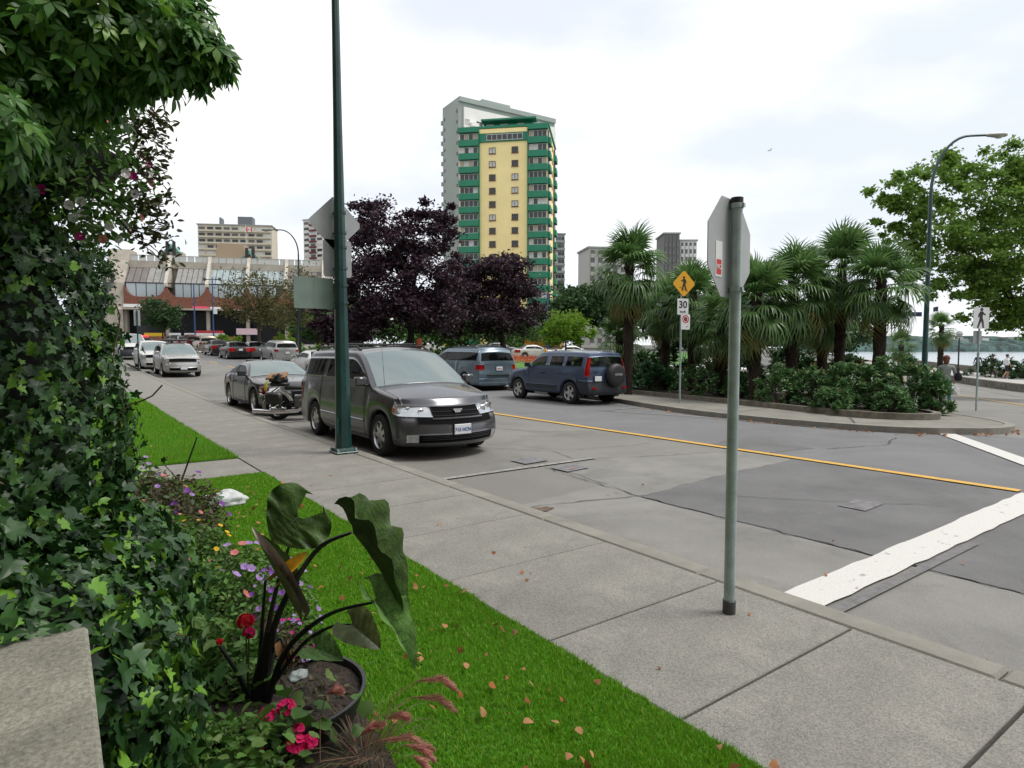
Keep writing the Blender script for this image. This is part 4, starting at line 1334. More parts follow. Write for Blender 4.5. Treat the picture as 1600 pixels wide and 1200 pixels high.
# ---- crosswalk sign at the tip of the island
base = G(1525, 642, .125)
sg = thing('crosswalk_sign', 'white square walking figure sign on a thin post at the island tip', 'road sign', base, camrot(12))
dep = ray(1525, 642)[1]; dep = (base - Vector((0, 0, CAMH))).xy.dot(Vector((math.sin(YAW), math.cos(YAW))))
zp = lambda py: D(1527, py, dep).z - base.z
b = B(); b.tube([(0, 0, 0), (0, 0, zp(480))], .026, 10); b.put('post', m_galv, sg, sm=True)
pan = plate_poly(rrect(.56, .62, .03), -.045, .004).put('walker_panel', m_signwhite, sg, loc=(0, 0, zp(497)))
walker(.60, 0, 0, -.048, m_signblack, pan)
plate_poly(rrect(.30, .38, .02), .035, .004).put('small_sign_back', m_signback, sg, loc=(-.02, 0, zp(527)))

# ---- lamps with curved arms
def curved_lamp(name, label, base, h, arm_dir, reach, rise, r0, mat, plates=False):
    t = thing(name, label, 'street lamp', base, 0, None)
    pts = [(0, 0, 0), (0, 0, h * .3), (0, 0, h * .6), (0, 0, h)]
    rr = [r0, r0 * .85, r0 * .7, r0 * .55]
    b = B(); b.tube(pts, rr, 10); b.put('pole', mat, t, sm=True)
    ap = []
    for k in range(11):
        a = PI / 2 * k / 10
        ap.append((arm_dir.x * reach * .72 * (1 - math.cos(a)), arm_dir.y * reach * .72 * (1 - math.cos(a)), h - .02 + rise * math.sin(a)))
    ap.append((arm_dir.x * reach, arm_dir.y * reach, h - .02 + rise * 1.01))
    b = B(); b.tube(ap, [r0 * .52] * 6 + [r0 * .42] * 6, 8); b.put('arm', mat, t, sm=True)
    e = Vector(ap[-1]); an = math.atan2(arm_dir.y, arm_dir.x)
    b = B(); b.lathe([(.04, -.05), (.10, .08), (.15, .35), (.16, .55), (.10, .72), (.001, .76)], 12, 'x'); hd = b.put('lamp_head', m_lampgrey, t, sm=True, loc=e, rot=(0, 0, an), scale=(1, 1, .55))
    b = B(); b.lathe([(.13, 0), (.12, -.05), (.07, -.10), (.001, -.12)], 12, 'z'); b.put('lens', M('lamp_lens', (.55, .55, .5), .2), hd, loc=(.48, 0, -.10), sm=True)
    b = B(); b.lathe([(r0 * 1.5, 0), (r0 * 1.5, .12), (r0 * 1.2, .5), (r0, .55)], 10); b.put('base', mat, t)
    return t
R_ = Vector((math.cos(YAW), -math.sin(YAW), 0))
p = D(1445, 560, 23); 
rl = curved_lamp('street_lamp', 'dark green street lamp with curved arm rising over the palm bed', (p.x, p.y, H(p.x, p.y)), 7.7, R_, 1.9, 2.05, .11, m_green)
for px_, py_, w, a in ((1425, 491, .75, 5), (1462, 483, .55, 70)):
    q = D(px_, py_, 22.8) - rl.location
    b = B(); b.box((q.x, q.y, q.z), (w, .02, .16), rz=camrot(a)); b.put('name_plate', M('dark_blue_plate', (.02, .03, .10), .5), rl)
p = D(469, 545, 40)
curved_lamp('street_lamp', 'thin grey green street lamp arching towards the building behind the sign backs', (p.x, p.y, H(p.x, p.y)), 7.3, -R_, 1.55, 1.5, .085, m_green)
for px_, py0, w in ((305, 443, .0), (334, 433, .8)):
    p = D(px_, 530, 84)
    t = thing('blue_pole', 'blue lamp pole with twin heads before the brick band of the building' if w else 'slim blue pole before the building, beside the twin headed one', 'pole', (p.x, p.y, H(p.x, p.y)), camrot())
    h = D(px_, py0, 84).z - H(p.x, p.y)
    b = B(); b.tube([(0, 0, 0), (0, 0, h)], [.11, .07], 8); b.put('pole', m_bluep, t)
    if w:
        b = B(); b.box((0, 0, h - .3), (2.0, .1, .1)); b.put('cross_arm', m_bluep, t)
        for s in (-1, 1): b = B(); b.lathe([(.001, .25), (.15, .2), (.22, -.1), (.001, -.2)], 8, 'z', (s * 1.0, 0, h - .3)); b.put('lamp_head', m_black, t)
        b = B(); b.box((.35, -.1, 4.6), (.5, .05, .7)); b.put('notice', m_signwhite, t)
p = G(217, 580, .1)
t = thing('sign_post', 'thin green sign post at the far kerb beside the white van', 'road sign', (p.x, p.y, p.z), 0)
b = B(); b.tube([(0, 0, -.15), (0, 0, 3.3)], .035, 8); b.put('post', m_green, t)
b = B(); b.box((0, .05, 2.9), (.3, .01, .85)); b.put('sign_panel', m_signback, t)
# promenade lamp globe
p = D(1497, 578, 46)
t = thing('globe_lamp', 'short promenade lamp with round globe near the water', 'street lamp', (p.x, p.y, p.z - .2), 0)
hh_ = D(1497, 517, 46).z - p.z
b = B(); b.lathe([(.10, 0), (.10, .3), (.05, .5), (.045, hh_ - .3)], 10); b.put('pole', m_black, t)
b = B(); b.lathe([(.001, -.22), (.16, -.16), (.24, 0), (.16, .17), (.001, .23)], 14, 'z', (0, 0, hh_)); b.put('globe', M('lamp_globe', (.45, .45, .47), .4), t, sm=True)
p = D(855, 540, 62)
t = thing('blue_pole', 'dark blue lamp pole in front of the yellow tower', 'pole', (p.x, p.y, H(p.x, p.y)), 0)
h = D(858, 458, 62).z - H(p.x, p.y)
b = B(); b.tube([(0, 0, 0), (0, 0, h)], [.12, .07], 8); b.put('pole', m_bluep, t)
b = B(); b.box((0, 0, h - .1), (.9, .08, .08), rz=camrot()); b.put('cross_arm', m_bluep, t)
# ================================================================== buildings
m_yelwall = M('yellow_render', (.92, .75, .36), .85, var=.04, scale=.3)
m_grnwall = M('green_render', (.020, .20, .115), .7, var=.08, scale=.6)
m_pane = GLASS('building_glass', (.3, .35, .35), .12, body=(.045, .05, .055))
m_curtain = M('curtain_white', (.55, .55, .53), .9, var=.2, scale=2)
m_blind = M('blind_tan', (.42, .37, .28), .9)
m_frame = M('window_frame_white', (.6, .6, .58), .6)
m_sill = M('red_sill', (.16, .05, .035), .8)
m_cream = M('cream_wall', (.80, .78, .73), .85, var=.05, scale=.3)
m_ggrey = M('grey_green_wall', (.32, .36, .33), .85, var=.05, scale=.2)
m_bconc = M('building_concrete', (.40, .36, .30), .85, var=.14, scale=.6, bump=.2, bscale=8)
m_brick = M('brick_band', (.20, .08, .05), .9, var=.18, scale=3, bump=.3, bscale=14)
m_dkglass = M('dark_shop_glass', (.02, .022, .025), .15)
BOX = {}
def boxmesh(dx, dy, dz, mat):
    k = (round(dx, 3), round(dy, 3), round(dz, 3), mat.name)
    if k not in BOX:
        b = B(); b.box((0, 0, 0), (dx, dy, dz)); BOX[k] = b.mesh('block', mat)
    return BOX[k]
def bput(name, c, d, mat, parent): return put(name, boxmesh(*d, mat), parent, loc=c)
def window(parent, c, w, h, frame, fill=None, mull=1, out=.08):
    """window standing on a wall that faces -Y: frame with recessed pane and mullions"""
    key = ('win', round(w, 3), round(h, 3), frame.name, mull)
    if key not in BOX:
        b = B(); t = .09
        b.box((0, 0, h / 2 - t / 2), (w, .14, t)); b.box((0, 0, -h / 2 + t / 2), (w, .14, t))
        for i in range(mull + 1): b.box((-w / 2 + t / 2 + (w - t) * i / mull, 0, 0), (t, .12, h - 2 * t))
        BOX[key] = b.mesh('window', frame)
    o = put('window', BOX[key], parent, loc=(c[0], c[1] - out, c[2]))
    put('pane', boxmesh(w - .1, .03, h - .1, fill or m_pane), o, loc=(0, .02, 0))
    return o
rb = random.Random(3)
def pick(): return rb.choice([m_pane, m_pane, m_pane, m_curtain, m_pane, m_pane, m_blind])

# ---- yellow tower with green bays (near corner on its right)
dpt = 131.0
gnd = H(60, 106) - .3
cr_ = D(855, 500, dpt)              # near right corner
yt = thing('apartment_tower', 'yellow apartment tower with green bays and a green penthouse', 'building', (cr_.x, cr_.y, gnd), camrot(-9))
FL, NF = 2.74, 16
top = FL * NF + 1.2
Wt, Dt = 18.6, 16.0
bput('wall', (-Wt / 2, Dt / 2, top / 2), (Wt, Dt, top), m_yelwall, yt)
# bays
for (x0, x1) in ((-Wt, -Wt + 4.2), (-4.0, .0)):
    xm, w = (x0 + x1) / 2, x1 - x0
    for f in range(NF):
        z = .4 + f * FL
        bput('spandrel', (xm, -.35, z + .62), (w, 1.1, 1.24), m_grnwall, yt)
        o = window(yt, (xm, -.12, z + 1.98), w - .35, 1.30, m_frame, m_pane, 4)
        for q in range(4):
            if rb.random() < .30: put('curtain', boxmesh((w - .5) / 4, .02, 1.15, rb.choice([m_curtain, m_curtain, m_blind])), o, loc=(-(w - .35) / 2 + (q + .5) * (w - .35) / 4, -.005, 0))
    bput('roof_slab', (xm, -.35, .4 + NF * FL + .3), (w + .2, 1.3, .6), m_grnwall, yt)
for x in (-Wt + 4.28, -4.08): bput('corner_strip', (x, -.25, top / 2), (.20, .6, top - .5), m_grnwall, yt)
for f in range(NF - 1):
    z = .4 + f * FL + 1.75
    for x in (-Wt + 7.05, -Wt + 11.8):
        o = window(yt, (x, -.02, z), 1.35, 1.25, M('window_frame_dark', (.10, .06, .05), .6), rb.choice([m_pane, m_pane, m_pane, m_curtain]), 2, out=.05)
        put('sill', boxmesh(1.5, .18, .10, m_sill), o, loc=(0, -.05, -.68))
z = .4 + (NF - 1) * FL + 1.6
bput('top_band', (-Wt + 9.4, -.10, z), (10.0, .30, 1.7), m_grnwall, yt)
window(yt, (-Wt + 9.7, -.30, z), 7.6, 1.25, m_frame, m_pane, 7)
bput('parapet', (-Wt + 9.4, -.15, z + 1.30), (10.0, .4, .8), m_yelwall, yt)
# penthouse
bput('penthouse', (-8.2, 6.0, top + .9), (10.5, 8.0, 1.8), m_grnwall, yt)
bput('penthouse_roof', (-8.2, 5.0, top + 1.85), (11.5, 10.0, .35), m_grnwall, yt)
for x in (-13, -10, -6.5, -3.2): bput('penthouse_window', (x + .6, 1.95, top + 1.0), (1.5, .1, 1.0), m_frame, yt)
bput('roof_edge', (-Wt / 2, Dt / 2, top + .25), (Wt + .6, Dt + .6, .45), m_grnwall, yt)
# right side: windows and end bay
for f in range(NF):
    z = .4 + f * FL
    for y in (5.0, 9.5): bput('window', (.04, y, z + 1.75), (.12, 1.1, 1.2), M('window_frame_dark'), yt)
    bput('spandrel', (.25, Dt - 2.0, z + .62), (.9, 3.2, 1.24), m_grnwall, yt)
    bput('window', (.10, Dt - 2.0, z + 1.9), (.5, 3.0, 1.2), m_pane, yt)
    bput('spandrel', (.22, 1.6, z + .62), (.7, 3.0, 1.24), m_grnwall, yt)
    bput('window', (.08, 1.6, z + 1.98), (.3, 2.8, 1.3), m_pane, yt)

# ---- grey green slab tower behind it (near corner on its left)
dpt = 168.0
c0 = D(718, 500, dpt)
gt = thing('apartment_tower', 'tall grey and white slab tower standing behind the yellow tower', 'building', (c0.x, c0.y, gnd), camrot(32))
h = D(718, 151, dpt).z - gnd
Wg, Dg = 31.0, 9.5
bput('end_wall', (Wg / 2, Dg / 2, h / 2), (Wg, Dg, h), m_ggrey, gt)
bput('front_wall', (Wg / 2 + .7, -.20, h / 2 - 1.2), (Wg - 1.4, .5, h - 2.4), m_cream, gt)
bput('parapet', (Wg / 2, -.25, h - .6), (Wg, .7, 1.2), m_ggrey, gt)
bput('lift_house', (13, 5, h + 1.0), (9, 5, 2.0), m_ggrey, gt)
nfl = int(h / 2.75)
for f in range(nfl - 9, nfl - 1):
    z = f * 2.75 + 1.5
    for x in (2.2, 6.0, 10.0, 13.6, 17.5, 21.4, 25.3, 29): window(gt, (x + rb.uniform(-.2, .2), -.42, z), rb.choice([1.3, 2.0]), 1.25, m_frame, pick(), 2)
    for x in (4.2, 15.4, 23.4): bput('balcony', (x, -.95, z - .75), (2.2, 1.1, .9), m_cream, gt)
for f in range(2, nfl):
    for y in (.9, Dg - 1.2): bput('small_window', (-.02, y, f * 2.75 + 1.4), (.10, .55, .8), M('window_frame_dark'), gt)
    bput('balcony', (.35, Dg + .35, f * 2.75 + .9), (1.2, .7, 1.0), m_ggrey, gt)

# ---- other towers on the skyline
def slab(name, label, pxl, pxr, pyt, dpt, rot, mat, bands, bandmat, dy=12, roofbits=(), vertical=False, gz=None, balc=None):
    g_ = gnd if gz is None else gz
    p0, p1 = D(pxl, 500, dpt), D(pxr, 500, dpt)
    W_ = (p1 - p0).xy.length
    c = (p0 + p1) / 2
    t = thing(name, label, 'building', (c.x, c.y, g_), camrot(rot))
    h = D(pxl, pyt, dpt).z - g_
    bput('wall', (0, dy / 2, h / 2), (W_, dy, h), mat, t)
    if vertical:
        for i in range(bands):
            x = -W_ / 2 + W_ * (i + .5) / bands
            bput('window_strip', (x, -.1, h / 2), (W_ / bands * .5, .3, h - 1.5), bandmat, t)
            n = int(h / 2.8)
            for f in range(n): bput('spandrel', (x, -.28, f * 2.8 + .6), (W_ / bands * .52, .25, 1.2), mat, t)
    else:
        n = int(h / 2.85)
        for f in range(max(0, n - bands), n):
            z = h - (n - f) * 2.85 + 1.2
            for i in range(max(3, int(W_ / 3.4))):
                nn = max(3, int(W_ / 3.4)); x = -W_ / 2 + W_ * (i + .5) / nn
                bput('window', (x, -.06, z), (W_ / nn * .72, .2, 1.25), rb.choice([m_pane, m_pane, bandmat, m_curtain]), t)
            bput('balcony_front', (0, -.45, z - 1.15), (W_ * (.98 if balc is None else .34), .9, .85), balc or mat, t)
    for (x, w, hh) in roofbits: bput('roof_house', (x * W_, 5, h + hh / 2), (w * W_, 5, hh), M('roof_grey', (.16, .17, .18), .8), t)
    bput('roof_edge', (0, dy / 2, h + .15), (W_ + .8, dy + .8, .5), M('roof_trim', (.30, .31, .29), .8), t)
    return t
m_beige = M('beige_panel', (.56, .51, .40), .85, var=.05, scale=.3)
slab('apartment_block', 'beige flat roofed block with window bands behind the concrete building', 316, 425, 352, 300, 8, m_beige, 8, M('window_grey', (.10, .10, .10), .4), roofbits=((.12, .2, 4.6), (-.22, .02, 4)))
t = slab('apartment_tower', 'white tower with maroon balcony fronts left of the purple tree', 473, 510, 343, 330, -22, M('white_panel', (.66, .65, .63), .85), 14, M('window_grey'), balc=M('maroon_panel', (.16, .04, .05), .85))
slab('apartment_tower', 'narrow grey tower just right of the yellow tower', 866, 882, 366, 240, 10, M('grey_panel', (.30, .31, .31), .85), 26, M('window_grey'), dy=16)
slab('apartment_tower', 'pale tower with upright window strips behind the first palm', 918, 992, 388, 200, 10, M('pale_panel', (.46, .45, .43), .85), 6, M('window_grey'), vertical=True)
slab('apartment_tower', 'dark tower top rising behind the palms', 1036, 1060, 365, 230, 0, M('brown_grey_panel', (.17, .16, .16), .85), 4, M('window_grey'), vertical=True)
slab('apartment_tower', 'white tower top beside the dark tower behind the palms', 1061, 1087, 376, 236, 0, M('white_panel'), 4, M('window_grey'), vertical=True)
p = D(846, 512, 118); b_ = thing('podium_building', 'low orange podium at the foot of the yellow tower', 'building', (p.x, p.y, gnd), camrot(-9))
bput('wall', (0, 3, 2.2), (7, 6, 7.2), M('orange_render', (.62, .26, .03), .85), b_); bput('window', (0, -.05, 2.6), (5, .2, 1.6), m_pane, b_)

# ---- concrete terrace building at the end of the street
dpt = 95.0
c0 = D(196, 520, dpt)
ml = thing('terrace_building', 'concrete terrace building with sloped glazing and a brick band at the street end', 'building', (c0.x, c0.y, 0), camrot(14))
zf = lambda py: D(196, py, dpt).z
g0 = H(c0.x, c0.y) - .2
Z = dict(g=g0, sh=zf(481), br=zf(463), w1=zf(441), s1=zf(414), bm=zf(403), rl=zf(393))
NB, BW = 6, 5.75
m_fin = M('fin_concrete', (.54, .50, .43), .8, var=.1, scale=.8)
m_slope = [M('slope_glass_a', (.29, .28, .26), .25, metal=.2, var=.15, scale=1.5), M('slope_glass_b', (.36, .42, .42), .2, metal=.3, var=.2, scale=1.5), M('slope_glass_c', (.17, .15, .14), .3, var=.1, scale=1)]
# left end wall: profile in the YZ plane leaning back, seen from its edge
b = B()
prof = [(-.8, g0 - 1), (-.8, Z['sh'] - .2), (-.2, Z['sh']), (.3, Z['w1']), (2.6, Z['bm']), (3.2, Z['rl'] + .8), (6.5, Z['rl'] + .8), (12, g0 - 1)]
V = [(-2.9, y, z) for y, z in prof] + [(0, y, z) for y, z in prof]
n = len(prof)
b.add(V, [tuple(range(n - 1, -1, -1)), tuple(range(n, 2 * n))] + [(i, (i + 1) % n, n + (i + 1) % n, n + i) for i in range(n)])
ew = b.put('end_wall', m_bconc, ml)
b = B(); b.box((-3.6, 2.5, (g0 + Z['sh']) / 2), (2.2, 6.5, Z['sh'] - g0), taper=.7); b.put('buttress', m_bconc, ml)
for z in (Z['w1'] + .6, Z['br'] - .3, Z['sh'] - 2.2): bput('slot_window', (-1.6, .62 if z < Z['w1'] else .9, z), (.35, 1.6, 1.4), m_black, ml)
# each bay
for i in range(NB):
    x0 = i * BW + .05; x1 = x0 + BW - .1; xm = (x0 + x1) / 2; w = x1 - x0
    bput('shop_recess', (xm, 2.2, (g0 + Z['sh']) / 2), (w + .1, .3, Z['sh'] - g0), m_dkglass, ml)
    bput('shop_column', (x0, .2, (g0 + Z['sh']) / 2), (.5, .6, Z['sh'] - g0), m_bconc, ml)
    # brick band with scalloped top
    b = B(); V = []; NS = 14
    for k in range(NS + 1):
        t_ = k / NS; x = lerp(x0 - .05, x1 + .05, t_)
        zt_ = Z['br'] + (1.7 * abs(2 * t_ - 1) ** 5)
        V += [(x, -.25, Z['sh']), (x, -.25, zt_), (x, .25, zt_), (x, .25, Z['sh'])]
    F = []
    for k in range(NS):
        a = 4 * k
        F += [(a, a + 4, a + 5, a + 1), (a + 1, a + 5, a + 6, a + 2), (a + 3, a, a + 4, a + 7)]
    b.add(V, F); b.put('brick_band', m_brick, ml)
    # upright windows
    wp = i not in (1,)
    xl = x0 + .1 if i != 1 else x0 + 1.1
    nn = 4
    for k in range(nn):
        ww = (x1 - xl) / nn
        bput('window', (xl + (k + .5) * ww, .35, (Z['br'] + Z['w1']) / 2), (ww - .12, .08, Z['w1'] - Z['br']), rb.choice([m_pane, M('reflective_pane', (.42, .48, .50), .15, metal=.3), M('reflective_pane')]), ml)
    # sloped glazing
    ms = m_slope[(0, 0, 1, 1, 2, 0)[i]]
    nn = 6
    for k in range(nn):
        ww = (x1 - xl) / nn; xa = xl + k * ww + .05; xb = xl + (k + 1) * ww - .05
        b = B(); V = [(xa, .30, Z['w1'] + .1), (xb, .30, Z['w1'] + .1), (xb, 2.5, Z['s1']), (xa, 2.5, Z['s1'])]
        b.add(V + [(x, y + .06, z - .05) for x, y, z in V], [(0, 1, 2, 3), (7, 6, 5, 4), (0, 4, 5, 1), (1, 5, 6, 2), (2, 6, 7, 3), (3, 7, 4, 0)])
        b.put('sloped_pane', m_slope[2] if i == 0 and k < 3 else ms, ml)
    b = B(); b.add([(xl, .36, Z['w1']), (x1, .36, Z['w1']), (x1, 2.62, Z['s1']), (xl, 2.62, Z['s1'])], [(0, 1, 2, 3)]); b.put('glazing_frame', M('glazing_bars', (.10, .10, .10), .5), ml)
    bput('floor_edge', (xm, .32, Z['w1'] + .02), (w, .25, .16), m_black, ml)
    bput('beam', (xm, 2.75, (Z['s1'] + Z['bm']) / 2), (w, .6, Z['bm'] - Z['s1']), m_bconc, ml)
    bput('back_wall', (xm, 3.4, (Z['sh'] + Z['bm']) / 2), (w + .1, .3, Z['bm'] - Z['sh']), m_bconc, ml)
    for k in range(5): bput('roof_rail_pane', (x0 + (k + .5) * w / 5, 3.1, (Z['bm'] + Z['rl']) / 2), (w / 5 - .15, .06, Z['rl'] - Z['bm'] - .1), M('rail_glass', (.48, .50, .48), .25), ml)
    bput('roof_rail', (xm, 3.1, Z['rl']), (w, .12, .08), m_bconc, ml)
    # fins
    b = B(); t_ = .22; xs = x1 + .05
    pr = [(-.35, Z['br'] + 1.6), (-.35, Z['w1']), (2.2, Z['bm'] + .2), (2.5, Z['rl']), (3.3, Z['rl']), (3.3, Z['br'] + 1.6)]
    V = [(xs - t_, y, z) for y, z in pr] + [(xs + t_, y, z) for y, z in pr]; n = len(pr)
    b.add(V, [tuple(range(n - 1, -1, -1)), tuple(range(n, 2 * n))] + [(k, (k + 1) % n, n + (k + 1) % n, n + k) for k in range(n)])
    b.put('fin', m_fin, ml)
b = B(); b.box((NB * BW / 2, 9, (g0 + Z['bm']) / 2), (NB * BW, 11, Z['bm'] - g0)); b.put('core', m_bconc, ml)
# canopies, shop boards
for (px0, px1, py0, py1, m_, txt) in ((196, 222, 475, 480, m_signwhite, ''), (222, 250, 520, 526, M('board_yellow', (.72, .45, .02), .5), ''), (255, 272, 520, 526, m_signwhite, ''), (276, 335, 520, 527, m_signwhite, ''),
        (292, 332, 516, 520, M('board_red', (.5, .03, .04), .5), ''), (288, 312, 477, 482, M('board_pink', (.75, .10, .18), .5), ''), (312, 328, 478, 482, m_signwhite, ''), (348, 380, 512, 522, M('board_pale_pink', (.7, .5, .55), .5), '')):
    a = D(px0, py1, dpt); c = D(px1, py0, dpt)
    w = (c - a).xy.length; xc_ = (ml.matrix_world.inverted() @ ((a + c) / 2)) if False else None
    xl = (px0 - 196) / (FPX / dpt) / math.cos(rad(14)) * 1.03
    bput('shop_board', (xl + w / 2, -.45, (a.z + c.z) / 2), (w, .12, max(.4, c.z - a.z)), m_, ml)
bput('ramp_wall', (9, -1.2, g0 + .6), (14, .3, 1.0), m_brick, ml)
bput('canopy', (NB * BW / 2, -.5, Z['sh'] - .15), (NB * BW, 1.6, .25), m_bconc, ml)
# glazed copper vents on the roof, flag
m_copper = M('copper_green', (.18, .42, .34), .5, var=.2, scale=2)
for (px_, py_, w) in ((247, 368, 3.0), (366, 374, 2.6)):
    xl = (px_ - 196) / (FPX / dpt) * 1.03
    t = bpy.data.objects.new('roof_vent', None); link(t, ml); t.location = (xl, 7, Z['bm'])
    hh = zf(py_) - Z['bm']
    b = B(); b.box((0, 0, hh * .3), (w * 1.1, 2, hh * .6)); b.put('vent_base', m_bconc, t)
    for s in (-1, 1):
        b = B(); V = [(s * .15, -1, hh), (s * w / 2, -1, hh * .5), (s * w / 2, 1, hh * .5), (s * .15, 1, hh)]
        b.add(V + [(x, y, z - .8) for x, y, z in V], [(0, 1, 2, 3), (0, 4, 5, 1), (1, 5, 6, 2), (3, 2, 6, 7), (0, 3, 7, 4)]); b.put('copper_hood', m_copper, t)
        b = B(); b.lathe([(.25, 0), (.25, hh * 1.08), (.001, hh * 1.1)], 8, 'z', (s * .5, -1.3, 0)); b.put('flue', m_black, t)
xl = (345 - 196) / (FPX / dpt) * 1.03
b = B(); b.box((xl - 1, 8, Z['bm'] + 1.6), (5, 4, 4.2), taper=.8); b.put('roof_pavilion', M('tan_wall', (.33, .25, .17), .85), ml)
b = B(); b.add([(xl + 12.2, 7, Z['bm']), (xl + 16, 7, Z['bm']), (xl + 14.6, 7, Z['bm'] + 4.6), (xl + 12.2, 12, Z['bm']), (xl + 16, 12, Z['bm']), (xl + 14.6, 12, Z['bm'] + 4.6)], [(0, 1, 2), (3, 5, 4), (0, 2, 5, 3), (1, 4, 5, 2)]); b.put('gable_roof', m_bconc, ml)
p = D(385, 405, 118)
fl = thing('flag', 'small red and white maple leaf flag flying before the beige block', 'flag', (p.x, p.y, p.z), camrot())
fh = D(385, 358, 118).z - p.z
b = B(); b.tube([(0, 0, 0), (0, 0, fh + .8)], .05, 6); b.put('pole', m_frame, fl)
for k, (a, c, m_) in enumerate(((0, .28, m_signred), (.28, .84, m_signwhite), (.84, 1.12, m_signred))): 
    b = B(); b.add([(a + .06, .1 * math.sin(a * 3), fh - .4), (c + .06, .1 * math.sin(c * 3), fh - .45), (c + .06, .1 * math.sin(c * 3), fh + .25), (a + .06, .1 * math.sin(a * 3), fh + .3)], [(0, 1, 2, 3)]); b.put('flag_panel', m_, fl)
b = plate_poly([(.62 + .18 * math.cos(rad(90 + 36 * k)) * (1 if k % 2 == 0 else .45), fh - .08 + .22 * math.sin(rad(90 + 36 * k)) * (1 if k % 2 == 0 else .45)) for k in range(10)], -.12, .02); b.put('leaf_emblem', m_signred, fl)
# ---- far shore across the bay
m_shore = M('far_shore_hazed_woods', (.055, .095, .085), .95, var=.6, scale=.07, bump=.5, bscale=.05)  # bluish haze of the distance is put into the base colour
V, F = [], []
n = 420
for i in range(n):
    px_ = 1230 + (1900 - 1230) * i / (n - 1)
    b0 = D(px_, 545, 950)
    hgt = 18 + 11 * mnoise.noise((i * .022, 0, 0)) + 6 * mnoise.noise((i * .16, 3, 0)) + 4 * mnoise.noise((i * .53, 5, 0))
    dv = Vector((math.sin(YAW), math.cos(YAW), 0))
    for dd, z in ((0, -3.5), (4, hgt * .35), (30, hgt * .7), (90, hgt * .95), (160, hgt), (320, hgt * .6)):
        q = b0 + dv * dd; V.append((q.x, q.y, z + (2.5 * mnoise.noise((i * 2.3, dd, 1)) if dd else 0)))
for i in range(n - 1):
    for k in range(5): F.append((i * 6 + k, (i + 1) * 6 + k, (i + 1) * 6 + k + 1, i * 6 + k + 1))
me = np_mesh('far_shore', V, F, m_shore, True)
tag(put('far_shore', me), kind='structure')
rs = random.Random(9)
for k in range(14):
    px_ = rs.uniform(1395, 1600); q = D(px_, 545, 985 + rs.uniform(0, 60))
    t = thing('shore_house', 'tiny pale house among the trees on the far shore', 'house', (q.x, q.y, rs.uniform(9, 17)), rs.uniform(0, 3), 'houses on the far shore')
    w = rs.uniform(6, 11)
    bput('wall', (0, 0, 2), (w, 8, 5), rs.choice([m_cream, m_beige, m_frame]), t)
    b = B(); b.add([(-w / 2 - .5, -4.5, 4.5), (w / 2 + .5, -4.5, 4.5), (w / 2 + .5, 4.5, 4.5), (-w / 2 - .5, 4.5, 4.5), (-w / 2 - .5, 0, 7.2), (w / 2 + .5, 0, 7.2)], [(0, 1, 5, 4), (2, 3, 4, 5), (0, 4, 3), (1, 2, 5)])
    b.put('roof', rs.choice([M('roof_grey'), M('roof_brown', (.16, .10, .07), .9)]), t)
# ---- unseen buildings added around the camera: they shade and mirror in the cars
def streetblock(label, x0, x1, y0, y1, h, mat, seed, face):
    r = random.Random(seed)
    t = thing('unseen_house', label, 'building', ((x0 + x1) / 2, (y0 + y1) / 2, 0))
    w, d = x1 - x0, y1 - y0
    bput('wall', (0, 0, h / 2), (w, d, h), mat, t)
    bput('roof_edge', (0, 0, h + .15), (w + .6, d + .6, .4), M('roof_trim'), t)
    n = int((d if face == 'x' else w) / 3.2)
    for f in range(int(h / 3)):
        for i in range(n):
            q = -((d if face == 'x' else w) / 2) + (i + .5) * (d if face == 'x' else w) / n
            if face == 'x': bput('window', (w / 2 + .02, q, 1.7 + f * 3), (.12, 1.6, 1.5), m_pane, t)
            else: bput('window', (q, d / 2 + .02, 1.7 + f * 3), (1.6, .12, 1.5), m_pane, t)
    return t
streetblock('unseen brown brick hotel added left of the ivy to shade the street', -16, -4.2, -14, 24, 15, M('brown_brick', (.15, .09, .065), .9, var=.2, scale=3, bump=.3, bscale=14), 1, 'x')
streetblock('unseen grey stucco apartment house added behind the ivy to mirror in the cars', -19, -6.5, 28, 74, 14, M('grey_stucco', (.20, .19, .17), .9, var=.1, scale=2), 4, 'x')
streetblock('unseen tan apartment house added behind the corner for its shade', -12, 14, -42, -28, 17, m_beige, 2, 'y')
streetblock('unseen white apartment house added behind the far corner for its shade', 20, 40, -46, -30, 20, m_cream, 3, 'y')
# ================================================================== trees, palms, shrubs
LV = np.array([(0, 0, 0), (.30, .45, .10), (0, 1, -.05), (-.30, .45, .10)]); LF = np.array([(0, 1, 2, 3)])
m_bark = M('bark_grey_brown', (.075, .06, .045), .95, var=.35, scale=6, bump=.8, bscale=25)
m_darkbark = M('bark_dark', (.030, .024, .020), .95, var=.35, scale=6, bump=.8, bscale=25)
def cluster_points(ells, n, rng, clump=.20, nclump=60, shell=.55):
    """leaf positions gathered in clumps through a set of ellipsoids (centre, radii)"""
    vol = np.array([np.prod(e[1]) ** .67 for e in ells]); vol /= vol.sum()
    P = []; C = []
    for (c, r), w in zip(ells, vol):
        k = max(4, int(nclump * w))
        d = rng.normal(size=(k, 3)); d /= np.linalg.norm(d, axis=1)[:, None]
        rr = shell + (1 - shell) * rng.random(k) ** .6
        rr[: k // 5] *= .6
        cc = np.array(c) + d * rr[:, None] * np.array(r)
        C.append(cc)
        m = int(n * w)
        idx = rng.integers(0, k, m)
        rad_ = clump * (np.prod(r) ** (1 / 3))
        sc = (.6 + .8 * rng.random(k))[idx]
        off = rng.normal(size=(m, 3)) * rad_ * .55 * sc[:, None]
        off[:, 2] *= .65
        P.append(cc[idx] + off)
    return np.concatenate(P), np.concatenate(C)
